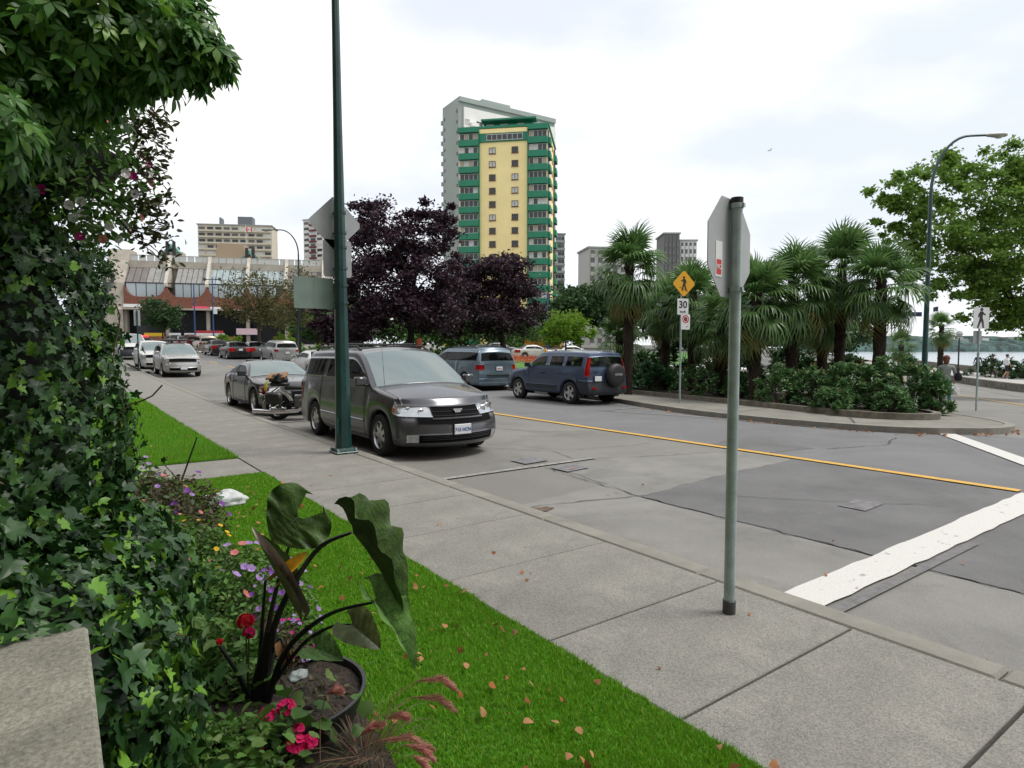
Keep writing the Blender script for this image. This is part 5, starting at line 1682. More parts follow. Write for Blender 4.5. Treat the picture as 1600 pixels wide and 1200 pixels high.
def rand_rots(n, rng, flat=.9):
    return rot_mats(rng.normal(0, flat, n), rng.normal(0, flat, n), rng.uniform(0, 2 * PI, n))
def tree(name, label, base, ells, n, leaf, mat, bark, trunk_r, fork, seed, clump=.3, nclump=80, group=None, shell=.5, limbs=14, cat='tree', crown_name='crown'):
    rng = np.random.default_rng(seed)
    base = Vector(base)
    t = thing(name, label, cat, base, 0, group)
    E_ = [((Vector(c) - base), r) for c, r in ells]
    P, C = cluster_points(E_, n, rng, clump, nclump, shell)
    me = scatter(crown_name, LV, LF, P, rand_rots(len(P), rng), leaf * (.6 + .8 * rng.random(len(P))), mat)
    put(crown_name, me, t)
    b = B()
    f = Vector(fork) - base
    b.tube([(0, 0, -.2), f * .35 + Vector((.05, .04, 0)), f], [trunk_r * 1.25, trunk_r, trunk_r * .8], 10)
    sel = C[rng.permutation(len(C))[:limbs]]
    for c in sel:
        c = Vector(c); mid = f.lerp(c, .5) + Vector((rng.normal() * .15, rng.normal() * .15, .12 * (c - f).length))
        b.tube([f - Vector((0, 0, .1)), f.lerp(mid, .5) + Vector((0, 0, .05)), mid, c], [trunk_r * .5, trunk_r * .38, trunk_r * .24, trunk_r * .05], 6)
    put('trunk', b.mesh('trunk', bark, sm=True), t)
    return t
def E(px, py, rx, ry, depth, rd=None):
    """an ellipsoid of crown seen at a pixel: pixel radii turned into metres at that depth"""
    c = D(px, py, depth); k = depth / FPX
    return (tuple(c), (rx * k, (rd or rx) * k, ry * k))
def gbase(px, depth):
    q = D(px, 545, depth); return (q.x, q.y, H(q.x, q.y) + .1)

lm_purple = LEAF('purple_leaves', [(.034, .017, .027), (.055, .028, .042), (.025, .014, .024), (.075, .032, .046), (.042, .028, .050)], .5, .2, .3)
lm_green = LEAF('maple_green_leaves', [(.17, .30, .045), (.13, .25, .04), (.23, .36, .07), (.15, .28, .045), (.08, .165, .03)], .5, .45, .3)
lm_dark = LEAF('dark_green_leaves', [(.035, .085, .026), (.048, .105, .03), (.028, .065, .022)], .5, .2, .3)
lm_lime = LEAF('lime_leaves', [(.13, .24, .018), (.18, .30, .03), (.10, .20, .015)], .5, .4, .3)
lm_mid = LEAF('mid_green_leaves', [(.05, .12, .02), (.07, .15, .03), (.035, .09, .018), (.09, .16, .04)], .5, .3, .3)
lm_olive = LEAF('olive_sparse_leaves', [(.11, .11, .04), (.14, .13, .05), (.08, .09, .035), (.15, .12, .05)], .6, .3, .2)

d = 36
tree('purple_tree', 'tallest dark purple leaved tree, behind the grey minivan', gbase(640, d), [E(600, 372, 55, 66, d), E(672, 358, 38, 52, d), E(592, 450, 66, 60, d), E(660, 440, 62, 62, d), E(566, 345, 26, 40, d), E(640, 490, 86, 32, d), E(700, 345, 18, 26, d), E(560, 500, 42, 34, d)],
     42000, .19, lm_purple, m_darkbark, .20, D(643, 470, d), 21, clump=.26, nclump=230)
d = 43
tree('purple_tree', 'round topped dark purple tree in front of the yellow tower', gbase(790, d), [E(788, 430, 46, 40, d), E(745, 455, 46, 42, d), E(812, 470, 36, 44, d), E(716, 425, 20, 28, d), E(770, 492, 72, 30, d), E(700, 480, 40, 45, d)],
     36000, .19, lm_purple, m_darkbark, .2, D(780, 490, d), 22, clump=.26, nclump=200)
d = 40
tree('purple_tree', 'low dark purple tree half hidden by the green lamp post', gbase(520, d), [E(520, 500, 34, 26, d), E(545, 515, 40, 26, d)], 6000, .25, lm_purple, m_darkbark, .13, D(525, 515, d), 23, nclump=60)
d = 31
tree('maple_tree', 'broad green maple leaning in over the bay road', gbase(1645, d), [E(1410, 300, 44, 46, d), E(1385, 355, 22, 26, d), E(1450, 370, 62, 46, d), E(1480, 290, 58, 50, d), E(1560, 275, 60, 52, d), E(1590, 340, 90, 70, d), E(1530, 400, 80, 52, d), E(1610, 430, 90, 60, d), E(1440, 440, 44, 26, d), E(1660, 300, 60, 90, d), E(1500, 450, 46, 30, d), E(1560, 490, 60, 26, d), E(1375, 325, 26, 40, d), E(1620, 500, 60, 30, d)],
     42000, .195, lm_green, m_darkbark, .24, D(1622, 528, d), 24, clump=.19, nclump=480, limbs=15, shell=.35)
mt = bpy.data.objects[-1] if False else None
tree('small_tree', 'small lime green tree on the lawn before the tower foot', gbase(884, 58), [E(884, 510, 32, 24, 58), E(870, 525, 28, 14, 58), E(905, 522, 26, 16, 58)], 6000, .24, lm_lime, m_bark, .10, D(884, 530, 58), 25, nclump=70)
for i, (px_, py_, rx, ry, d_) in enumerate(((905, 468, 42, 26, 108), (965, 470, 50, 34, 112), (1030, 480, 50, 40, 110), (1110, 490, 60, 40, 115), (860, 500, 40, 22, 112))):
    tree('park_tree', ['dark green tree right of the yellow tower', 'dark tree behind the trunk of the first palm', 'dark tree behind the yellow crossing sign', 'dark tree glimpsed behind the stop sign post', 'dark tree at the foot of the yellow tower'][i], gbase(px_, d_),
         [E(px_, py_, rx, ry, d_), E(px_ - rx * .5, py_ + ry * .6, rx * .6, ry * .6, d_), E(px_ + rx * .5, py_ + ry * .6, rx * .6, ry * .6, d_)], 5200, .75, lm_dark, m_bark, .3, D(px_, py_ + ry, d_), 30 + i, nclump=90)
tree('street_tree', 'small round green tree before the shopfronts', gbase(254, 72), [E(254, 488, 28, 24, 72), E(246, 502, 22, 16, 72)], 5000, .26, lm_dark, m_bark, .10, D(254, 512, 72), 36, nclump=70)
tree('bare_tree', 'thin leaved olive brown tree over the parked cars', gbase(405, 54), [E(395, 450, 44, 34, 54), E(440, 470, 34, 30, 54), E(365, 480, 26, 26, 54), E(415, 490, 50, 22, 54)], 5200, .20, lm_olive, m_bark, .16, D(404, 500, 54), 37, nclump=150, limbs=40)
tree('bare_tree', 'bare branched tree left of the green sign backs', gbase(462, 48), [E(470, 455, 34, 40, 48), E(455, 490, 34, 24, 48)], 2200, .18, lm_olive, m_bark, .12, D(466, 500, 48), 38, nclump=90, limbs=34)
tree('dark_tree', 'dark evergreen tree between the ivy and the building', gbase(150, 62), [E(150, 450, 28, 60, 62), E(140, 510, 40, 40, 62), E(120, 420, 40, 50, 62)], 7000, .35, lm_dark, m_bark, .2, D(150, 520, 62), 39, nclump=90)
# distant backdrop trees that close the park
for i, (px_, py_, rx, ry, d_) in enumerate(((560, 500, 50, 40, 75), (640, 515, 60, 28, 70), (720, 515, 60, 30, 72), (500, 510, 40, 26, 68), (800, 522, 50, 18, 90), (1160, 500, 50, 45, 60), (1230, 505, 60, 40, 64), (1310, 520, 60, 26, 70))):
    tree('park_tree', ['green tree deep behind the lamp post', 'green tree filling the gap under the tallest purple tree', 'green tree glimpsed between the purple trees', 'green tree behind the bare branches', 'low green tree at the far end of the flower lawn', 'dark tree behind the left end of the palm bed', 'dark tree behind the palm trunks', 'low dark tree behind the rightmost palms'][i], gbase(px_, d_),
         [E(px_, py_, rx, ry, d_)], 3600, .42, lm_mid if i < 5 else lm_dark, m_bark, .2, D(px_, py_ + ry * .7, d_), 50 + i, nclump=70)

# ---- fan palms
def frond_mesh(seed, droop):
    r = random.Random(seed); V, F = [], []
    PL = .55                                         # stalk length
    n = 26
    def quadstrip(pts, w):
        o = len(V)
        for p, ww in zip(pts, w):
            V.append((p[0] - ww * p[3], p[1] - ww * p[4], p[2])); V.append((p[0] + ww * p[3], p[1] + ww * p[4], p[2]))
        for i in range(len(pts) - 1): F.append((o + 2 * i, o + 2 * i + 1, o + 2 * i + 3, o + 2 * i + 2))
    quadstrip([(0, 0, 0, 1, 0), (0, PL * .5, .03, 1, 0), (0, PL, .0, 1, 0)], [.022, .014, .010])
    for k in range(n):
        a = rad(-118 + 236 * k / (n - 1)) + r.uniform(-.03, .03)
        L_ = .62 * (1 - .28 * (abs(a) / rad(118)) ** 2) * r.uniform(.9, 1.08)
        dx, dy = math.sin(a), math.cos(a)
        pts = []
        tip = droop * r.uniform(.5, 1.4)
        for t in (0.02, .45, .75, 1.0):
            z = .05 * math.sin(t * 3) - tip * max(0, t - .55) ** 1.5 * L_ * 1.6 + (.012 if k % 2 else -.012) * t
            pts.append((dx * L_ * t, PL + dy * L_ * t, z, dy, -dx))
        quadstrip(pts, [.012, .026, .017, .002])
    return np.array(V), np.array(F)
lm_palm = LEAF('palm_fronds', [(.09, .19, .05), (.13, .25, .07), (.065, .145, .045), (.20, .30, .10)], .4, .32, .5)
lm_palmdry = LEAF('palm_fronds_dry', [(.32, .24, .06), (.20, .16, .07), (.26, .22, .05)], .6, .3, .3)
FR = [np_mesh('frond', *frond_mesh(s, dr), mat=lm_palm) for s, dr in ((1, .4), (2, .7), (3, 1.0), (4, 1.3))]
FRD = [np_mesh('dry_frond', *frond_mesh(s, 1.6), mat=lm_palmdry) for s in (7, 8)]
m_fibre = M('palm_fibre', (.045, .030, .020), .98, var=.5, scale=14, bump=1.5, bscale=40, dist=.05)
def palm(label, base, h, nf, sc, seed, skirt=.5, dry=2, lean=(0, 0)):
    r = random.Random(seed)
    t = thing('fan_palm', label, 'palm', base, r.uniform(0, 6), 'fan palms in the planting bed' if sc > .9 else 'small palms by the bay')
    b = B(); pts, rr = [], []
    n = 14
    for k in range(n + 1):
        u = k / n
        pts.append((lean[0] * u * u, lean[1] * u * u, h * u - .15)); rr.append(min(sc, 1.05) * (.125 + .04 * math.sin(u * 3.1) + r.uniform(-.012, .02)))
    b.tube(pts, rr, 11); tr = b.put('trunk', m_fibre, t, sm=True)
    # hairy fibre on the trunk
    rng = np.random.default_rng(seed); q = 500
    an = rng.uniform(0, 2 * PI, q); zz_ = rng.uniform(.2, h, q); ru = min(sc, 1.05) * .15
    P = np.stack([ru * np.cos(an) + lean[0] * (zz_ / h) ** 2, ru * np.sin(an) + lean[1] * (zz_ / h) ** 2, zz_], 1)
    R = rot_mats(np.full(q, -PI / 2 - .5) + rng.normal(0, .3, q), rng.normal(0, .3, q), an - PI / 2)
    put('trunk_fibre', scatter('trunk_fibre', LV * (.5, 1, 1), LF, P, R, .22, m_fibre), t)
    top = Vector((lean[0], lean[1], h - .15))
    for k in range(nf):
        u = (k + .5) / nf
        el = rad(84 - 138 * u ** .95) + r.uniform(-.2, .2)
        az = k * 2.39996 + r.uniform(-.25, .25)
        me = FR[min(3, int(u * 4))]
        s = sc * r.uniform(.85, 1.12)
        o = put('frond', me, t, loc=top - Vector((0, 0, .55 * u * sc)), rot=Euler((el, r.uniform(-.25, .25), az)), scale=s)
    for k in range(dry):
        put('dry_frond', FRD[k % 2], t, loc=top - Vector((0, 0, .6 * sc)), rot=Euler((rad(-35 - 25 * r.random()), r.uniform(-.3, .3), r.uniform(0, 6.28))), scale=sc * .95)
    return t
def palm_at(px, crown_py, depth, label, nf=46, seed=1, sc=1.0, **k):
    q = D(px, 545, depth); z0 = H(q.x, q.y) + (.2 if depth < 30 else 0)
    h = D(px, crown_py, depth).z - z0
    return palm(label, (q.x, q.y, z0), h, nf, sc, seed, **k)
palm_at(982, 405, 22.5, 'tallest fan palm standing alone behind the blue car', 42, 1, 1.3, dry=4)
palm_at(968, 520, 23.5, 'short fan palm at the foot of the tallest palm', 26, 2, .95)
palm_at(1082, 452, 23.5, 'fan palm behind the yellow crossing sign', 40, 3, 1.2)
palm_at(1040, 470, 25.0, 'fan palm between the tallest palm and the crossing sign', 34, 4, 1.1)
palm_at(1180, 452, 19.5, 'fan palm right beside the stop sign post', 42, 5, 1.2)
palm_at(1238, 432, 20.0, 'wide fan palm second right of the stop sign', 42, 6, 1.22, dry=3)
palm_at(1312, 405, 20.5, 'tall fan palm rising above the middle of the bed', 42, 7, 1.25)
palm_at(1374, 425, 19.0, 'fan palm with a bare dark trunk at the right of the bed', 36, 8, 1.15)
palm_at(1285, 470, 22.0, 'shorter fan palm tucked behind the wide one', 36, 9, 1.1)
palm_at(1128, 490, 21.5, 'shaded fan palm left of the stop sign post', 36, 10, 1.1)
palm_at(1408, 532, 41, 'small palm at the far end of the bed by the bay', 26, 11, .95)
palm_at(1470, 505, 40, 'small palm right of the curved street lamp', 24, 12, .95)

# ---- shrubs
SV = np.array([(0, 0, 0), (.16, .35, .05), (.13, .7, .03), (0, 1, -.08), (-.13, .7, .03), (-.16, .35, .05)]); SF = np.array([(0, 1, 2, 3), (0, 3, 4, 5)])
def shrub(name, label, px, py, wpx, hpx, mat, n, leaf, seed, flower=None, nf=0, group=None, depth=None, cat='shrub', big=False):
    rng = np.random.default_rng(seed)
    p = G(px, py, .2) if depth is None else Vector(gbase(px, depth))
    dep = p.x * math.sin(YAW) + p.y * math.cos(YAW)
    k = dep / FPX
    rx, h = wpx * k / 2, hpx * k
    t = thing(name, label, cat, p, 0, group)
    m = max(10, n // 26)
    # rosettes of leaves at the ends of shoots
    d = rng.normal(size=(m, 3)); d[:, 2] = np.abs(d[:, 2]) * 1.1 + .1; d /= np.linalg.norm(d, axis=1)[:, None]
    lump = 1 + .22 * np.array([mnoise.noise((a * 2.1 + seed, b_ * 2.1, c * 2.1)) for a, b_, c in d])
    T = d * np.array([rx, rx * .9, h]) * (.72 + .30 * rng.random(m) ** .5)[:, None] * lump[:, None]
    idx = np.repeat(np.arange(m), 26)
    q = len(idx)
    az = rng.uniform(0, 2 * PI, q); el = rng.uniform(-.5, 1.2, q)
    R = rot_mats(el, rng.normal(0, .35, q), az)
    P = T[idx] - np.array([0, 0, leaf * .9]) * rng.random((q, 1))
    put('foliage', scatter('foliage', SV, SF, P, R, leaf * (.6 + .7 * rng.random(q)), mat), t)
    b = B()
    for i in range(0, m, max(1, m // 14)):
        b.tube([(T[i][0] * .1, T[i][1] * .1, -.05), (T[i][0] * .55, T[i][1] * .55, T[i][2] * .5), tuple(T[i])], [.02, .014, .008], 5)
    b.put('stems', m_bark, t)
    if flower and nf:
        sel = T[rng.permutation(m)[:nf]]
        idx = np.repeat(np.arange(len(sel)), 12); q = len(idx)
        P = sel[idx] + rng.normal(0, leaf * .3, (q, 3)) + np.array([0, 0, leaf * .35])
        put('blossom', scatter('blossom', SV, SF, P, rand_rots(q, rng), leaf * .42, flower), t)
    return t
lm_shrub = LEAF('spurge_leaves', [(.08, .19, .075), (.12, .24, .08), (.06, .15, .06), (.20, .30, .09)], .55, .2, .3)
lm_broad = LEAF('broad_glossy_leaves', [(.045, .15, .055), (.065, .19, .065), (.11, .24, .09)], .35, .15, .5)
lm_pinkf = LEAF('dusty_orange_blossom', [(.45, .18, .08), (.35, .22, .08), (.40, .28, .12)], .7, .3, .2)
gsh = 'shrubs in the palm bed'
for i, a in enumerate(((1022, 610, 90, 48, lm_broad, 'glossy broad leaved shrub beside the tail of the blue car', 1200, .26), (1100, 618, 110, 52, lm_shrub, 'bluish green shrub under the crossing sign', 2600, .13), (1155, 622, 60, 40, lm_shrub, 'low green shrub just left of the stop sign post', 1600, .13),
        (1215, 632, 70, 66, lm_shrub, 'green shrub with pinkish tips right of the stop sign post', 2200, .13), (1268, 634, 80, 62, lm_shrub, 'green shrub below the wide fan palm', 2400, .13), (1322, 638, 84, 72, lm_shrub, 'tall green shrub in the middle of the bed', 3000, .13),
        (1372, 640, 80, 82, lm_shrub, 'green shrub at the bare palm trunk', 2800, .13), (1425, 640, 80, 80, lm_shrub, 'shrub near the lamp with orange flower tips', 3000, .13), (1462, 644, 52, 62, lm_shrub, 'rightmost green shrub at the tip of the bed', 2400, .13), (1395, 645, 60, 42, lm_shrub, 'low spreading green shrub at the bed edge', 1800, .12),
        (1300, 642, 64, 38, lm_shrub, 'low green shrub spilling to the bed kerb', 1800, .12))):
    px_, py_, w, h_, m_, lab, n_, lf_ = a
    shrub('shrub', lab, px_, py_, w, h_, m_, n_, lf_, 70 + i, lm_pinkf, (0, 0, 0, 9, 6, 5, 7, 9, 3, 3, 2)[i], gsh)
for i, (px_, d_, w, h_, lab) in enumerate(((1060, 26, 110, 90, 'dark thicket behind the palm left of the crossing sign'), (1150, 24, 110, 84, 'dark thicket behind the stop sign post'), (1240, 24, 110, 84, 'dark thicket behind the wide fan palm'), (1320, 24, 90, 74, 'dark thicket behind the tall fan palm'), (1010, 27, 80, 60, 'dark thicket behind the tallest palm trunk'))):
    shrub('thicket', lab, px_, 0, w, h_, lm_dark, 3000, .24, 140 + i, None, 0, 'thicket behind the palms', depth=d_)
# planting across the street, under the trees
lm_yelf = LEAF('yellow_flowers', [(.62, .48, .03), (.70, .58, .06)], .7, .3, .2)
lm_redf = LEAF('salmon_flowers', [(.62, .12, .06), (.70, .22, .14), (.55, .08, .05)], .7, .3, .2)
for i, (px_, w, h_, d_, m_, lab, fl, nf) in enumerate(((352, 60, 26, 66, lm_lime, 'clipped bright green hedge bush at the end of the car row', None, 0), (595, 60, 40, 38, lm_mid, 'leafy green bush under the tallest purple tree', None, 0), (690, 60, 36, 40, lm_mid, 'green bush left of the pale blue minivan', lm_yelf, 8),
        (665, 40, 20, 34, lm_lime, 'yellow green flowering clump by the planter', lm_yelf, 14), (640, 50, 26, 42, lm_dark, 'dark bush by the purple tree trunk', None, 0), (560, 60, 44, 42, lm_dark, 'dark bush right of the green lamp post', None, 0), (500, 70, 30, 44, lm_mid, 'green bush left of the lamp post', lm_yelf, 6),
        (445, 60, 34, 56, lm_lime, 'sunny yellow green bush behind the silver estate car', lm_yelf, 10), (745, 70, 26, 46, lm_mid, 'green bush behind the roof of the pale blue minivan', None, 0), (800, 70, 20, 68, lm_mid, 'low green hedge beyond the pale blue minivan', None, 0), (905, 60, 22, 50, lm_mid, 'bush with yellow flowers behind the blue car', lm_yelf, 12),
        (1560, 90, 40, 48, lm_dark, 'dark hedge on the promenade at the right', None, 0), (1600, 80, 40, 46, lm_dark, 'dark hedge on the promenade behind the white shirt', None, 0))):
    shrub('bush', lab, px_, 0, w, h_ , m_, 1500, .3, 100 + i, fl, nf, 'bushes across the street', depth=d_)
# salmon flower bed on the park lawn, as one mass of bloom
rng = np.random.default_rng(5); q = 4000
c = Vector(gbase(838, 58)); 
u_ = rng.uniform(-5, 4, q); v_ = rng.uniform(-2.5, 2.5, q)
P = np.stack([c.x + u_ * math.cos(YAW) + v_ * math.sin(YAW) * 1.5, c.y - u_ * math.sin(YAW) + v_ * math.cos(YAW) * 1.5, np.zeros(q)], 1)
P[:, 2] = [H(a, b_) + .15 for a, b_ in P[:, :2]] + rng.random(q) * .42
tag(put('flower_bed', scatter('flower_bed', SV, SF, P, rand_rots(q, rng), .16, lm_redf)), 'salmon red flower bed on the lawn behind the blue car', 'flower bed', kind='stuff')
p = G(650, 556, .1); q_ = D(655, 545, 35)
t = thing('planter', 'square concrete planter at the foot of the tallest purple tree', 'planter', (q_.x, q_.y, H(q_.x, q_.y)), camrot(8))
b = B(); b.box((0, 0, .75), (1.2, 1.2, 1.5)); b.put('wall', m_bconc, t, bevel=.03)
b = B(); b.box((0, 0, 1.5), (1.05, 1.05, .06)); b.put('soil', m_soil, t)
q_ = D(645, 528, 36)
b = B(); b.lathe([(.14, 0), (.24, .12), (.30, .5), (.26, .85), (.2, .95), (.22, 1.0)], 14)
tj = b.put('terracotta_jar', M('terracotta', (.48, .13, .06), .85, var=.15, scale=4), sm=True, loc=(t.location.x, t.location.y, t.location.z + 1.53), scale=.62)
tag(tj, 'orange terracotta jar standing on the concrete planter', 'jar')
# ================================================================== ivy, creeper, flower bed in front
def tri_fan(outline, center, fold=.12, curl=.10):
    """leaf blade as triangles round a centre, folded along the midrib"""
    V = [(center[0], center[1], 0)]
    for x, y in outline: V.append((x, y, fold * abs(x) - curl * (y - .4) ** 2 + .03 * math.sin(x * 9 + y * 5)))
    n = len(outline)
    return np.array(V), np.array([(0, 1 + i, 1 + (i + 1) % n) for i in range(n)])
IVYOUT = [(.0, .02), (.16, -.10), (.34, -.12), (.52, .02), (.34, .20), (.56, .34), (.62, .50), (.34, .52), (.22, .62), (.14, .82), (0, 1.02),
               (-.14, .82), (-.22, .62), (-.34, .52), (-.62, .50), (-.56, .34), (-.34, .20), (-.52, .02), (-.34, -.12), (-.16, -.10)]
IVY = tri_fan(IVYOUT, (0, .3))
def lobes(seed):
    r = random.Random(seed); V, F = tri_fan([(x * r.uniform(.82, 1.15), y * r.uniform(.9, 1.1) + r.uniform(-.03, .03)) for x, y in IVYOUT], (0, .3), r.uniform(.02, .35), r.uniform(.05, .45))
    V[:, 0] += .12 * r.uniform(-1, 1) * V[:, 1] ** 2
    return V, F
def fivefinger():
    """creeper leaf: five pointed leaflets"""
    V, F = [], []
    for a, L_ in ((-100, .62), (-50, .85), (0, 1.0), (50, .85), (100, .62)):
        ca, sa = math.cos(rad(a)), math.sin(rad(a)); o = len(V)
        for x, y, z in ((0, .05, 0), (.15, .40, .03), (.17, .60, .03), (.08, .82, .0), (0, 1.0, -.06), (-.08, .82, .0), (-.17, .60, .03), (-.15, .40, .03)):
            x *= L_; y *= L_; V.append((x * ca + y * sa, -x * sa + y * ca, z - .10 * y * y))
        F += [(o, o + 1, o + 7), (o + 1, o + 2, o + 7), (o + 2, o + 6, o + 7), (o + 2, o + 3, o + 6), (o + 3, o + 5, o + 6), (o + 3, o + 4, o + 5)]
    return np.array(V), np.array(F)
FIVE = fivefinger()
lm_ivy = LEAF('ivy_leaves', [(.012, .042, .009), (.018, .058, .012), (.010, .034, .009), (.030, .085, .018), (.014, .046, .012), (.065, .16, .034), (.016, .05, .012)], .42, .15, .38)  # shadow and highlight put into the leaf colours: mostly near-black, few bright
lm_ivynew = LEAF('ivy_young_leaves', [(.13, .29, .025), (.18, .35, .035), (.10, .24, .022)], .42, .25, .4)
lm_creep = LEAF('creeper_leaves', [(.055, .16, .026), (.08, .21, .034), (.042, .125, .022), (.14, .28, .045)], .42, .40, .4)

def ell_surface(ells, n, rng, skip=None):
    """points and outward normals on the union of ellipsoids"""
    P, N = [], []
    w = np.array([(e[1][0] * e[1][2] + e[1][1] * e[1][2]) for e in ells]); w = w / w.sum()
    for i, (c, r) in enumerate(ells):
        m = int(n * w[i] * 1.6)
        d = rng.normal(size=(m, 3)); d /= np.linalg.norm(d, axis=1)[:, None]
        lump = 1 + .09 * np.array([mnoise.noise((a * 3.1 + i, b_ * 3.1, c_ * 3.1)) + .6 * mnoise.noise((a * 8 + i, b_ * 8, c_ * 8)) for a, b_, c_ in d])
        p = np.array(c) + d * np.array(r) * lump[:, None]
        ok = np.ones(m, bool)
        for j, (c2, r2) in enumerate(ells):
            if j != i: ok &= (((p - np.array(c2)) / np.array(r2)) ** 2).sum(1) > .80
        nn = d / np.array(r); nn /= np.linalg.norm(nn, axis=1)[:, None]
        ok &= p[:, 2] > .10
        P.append(p[ok]); N.append(nn[ok])
    return np.concatenate(P), np.concatenate(N)
def leaf_frames(N, rng, hang=.75, jit=.45):
    """leaf axes: blade faces outwards, tip hangs down"""
    n = len(N)
    z = N + rng.normal(0, jit, (n, 3)); z /= np.linalg.norm(z, axis=1)[:, None]
    down = np.array([0, 0, -1.0]) * hang + rng.normal(0, .5, (n, 3))
    y = down - z * (down * z).sum(1)[:, None]; y /= np.linalg.norm(y, axis=1)[:, None]
    x = np.cross(y, z)
    return np.stack([x, y, z], 2)
CAMP = np.array([0, 0, CAMH])
def in_view(P, mg=60):
    v = P - CAMP
    f = v[:, 0] * math.sin(YAW) + v[:, 1] * math.cos(YAW); r_ = v[:, 0] * math.cos(YAW) - v[:, 1] * math.sin(YAW)
    fc = f * math.cos(PITCH) - v[:, 2] * math.sin(PITCH); u = f * math.sin(PITCH) + v[:, 2] * math.cos(PITCH)
    fc = np.maximum(fc, .05)
    px_, py_ = 800 + FPX * r_ / fc, 600 - FPX * u / fc
    return (px_ > -mg) & (px_ < 1600 + mg) & (py_ > -mg) & (py_ < 1200 + mg)
def leafy(root, tmpls, P, R, S, mats, split, nobj, rng, name='leaf', rest='leaves'):
    """nearest leaves as parts of their own, the rest joined as one mass"""
    dist = np.linalg.norm(P - CAMP, axis=1) / S
    vis = in_view(P)
    order = np.argsort(np.where(vis, dist, 1e6 + dist))
    near, far = order[:nobj], order[nobj:]
    mesh = [[np_mesh(name, V, F, m, True) for V, F in tmpls] for m in mats]
    for i in near:
        o = put(name, mesh[1 if rng.random() < split else 0][int(rng.integers(0, len(tmpls)))], root)
        M3 = Matrix([list(R[i][k]) for k in range(3)]).to_4x4()
        o.matrix_local = Matrix.Translation(Vector(P[i]) - root.location) @ M3 @ Matrix.Scale(float(S[i]), 4)
    pk = rng.random(len(far)) < split; tk = rng.integers(0, len(tmpls), len(far))
    for k, (msk, m) in enumerate(((~pk, mats[0]), (pk, mats[1]))):
        for t, (V, F) in enumerate(tmpls):
            id_ = far[msk & (tk == t)]
            if len(id_) == 0: continue
            o = put(rest, scatter(rest, V, F, P[id_] - np.array(root.location), R[id_], S[id_], m, True), root)
            o['kind'] = 'stuff'

# ---- concrete gatepost cap by the camera
pw = thing('garden_wall', 'grey concrete wall end with flat top at the lower left corner', 'wall', (-.42, 1.05, 0))
m_plinth = M('rough_concrete', (.20, .195, .155), .9, var=.22, scale=5, bump=.7, bscale=60, speck=.35, speck_scale=90)
b = B(); b.box((0, -.05, .57), (.90, 1.75, .80)); b.put('wall_body', m_plinth, pw, bevel=.01)
b = B(); b.box((0, -.05, .985), (.925, 1.78, .03)); b.put('cap', m_plinth, pw, bevel=.008)

# ---- ivy
rng = np.random.default_rng(77)
iv = thing('ivy_hedge', 'dense dark ivy covering the garden wall and pillar at the left', 'ivy', (-.4, 3.0, .1))
ells = [((-.55, 3.75, 1.30), (.79, .90, 1.30)), ((-.62, 3.55, 2.9), (.62, .85, 1.5)), ((-.26, 2.70, .42), (.60, 1.0, .62)), ((-.75, 2.55, .95), (.62, .85, .45)), ((-.05, 3.6, .45), (.55, .9, .55))]
P, N = ell_surface(ells, 48000, rng)
# keep the side that can be seen from the street
ok = ((CAMP + np.array([.6, .3, 0]) - P) * N).sum(1) > -.35
P, N = P[ok], N[ok]
P = P + N * rng.normal(.0, .045, (len(P), 1))
S = .050 * (.55 + .95 * rng.random(len(P)))
S *= np.where(P[:, 2] < 1.15, 1.08, .95)
R = leaf_frames(N, rng)
S *= np.where(P[:, 2] > 1.2, .85, 1.0)
new = .5 + .5 * np.array([mnoise.noise((a * 2.5, b_ * 2.5, c_ * 2.5)) for a, b_, c_ in P])
S = np.where(new > .62, S * .8, S)
leafy(iv, [lobes(k) for k in range(4)], P, R, S, [lm_ivy, lm_ivynew], .10, 300, rng)
m_core = M('ivy_shadow_core', (.006, .011, .004), .95, var=.4, scale=20)  # near-black solid inside the ivy, stands in for shade between the leaves
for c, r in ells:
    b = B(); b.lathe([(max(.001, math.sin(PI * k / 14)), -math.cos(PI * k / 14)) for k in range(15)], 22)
    b.put('shade_core', m_core, iv, sm=True, loc=Vector(c) - iv.location, scale=(r[0] * .86, r[1] * .86, r[2] * .90))
# runners lying on the wall cap
b = B()
rr = random.Random(4)
for k in range(26):
    i = rr.randrange(len(P)); p = Vector(P[i]) + Vector(N[i]) * .02; pts = [p - iv.location]
    d_ = Vector((rr.uniform(-1, 1), rr.uniform(-1, 1), rr.uniform(-.4, .8))).normalized()
    for s_ in range(4):
        p = p + d_ * .07 + Vector((rr.uniform(-.02, .02), rr.uniform(-.02, .02), rr.uniform(-.02, .02))); pts.append(p - iv.location)
    b.tube(pts, .0035, 5)
tag(b.put('runners', M('ivy_stem', (.14, .09, .05), .85), iv), kind='stuff')
q = D(95, 958, 1.50)
for k, (px_, py_, s_, yaw_) in enumerate(((40, 985, .075, 2.6), (75, 975, .05, 3.4), (20, 965, .06, 2.9), (100, 965, .05, 3.9))):
    o = put('leaf', np_mesh('leaf', *IVY, mat=lm_ivy, sm=True), iv); z_ = 1.012 + .006 * k
    g_ = ray(px_, py_)[0]; t_ = (z_ - CAMH) / g_.z
    o.location = Vector((g_.x * t_, g_.y * t_, z_)) - iv.location; o.rotation_euler = (.15, .1, yaw_); o.scale = (s_,) * 3

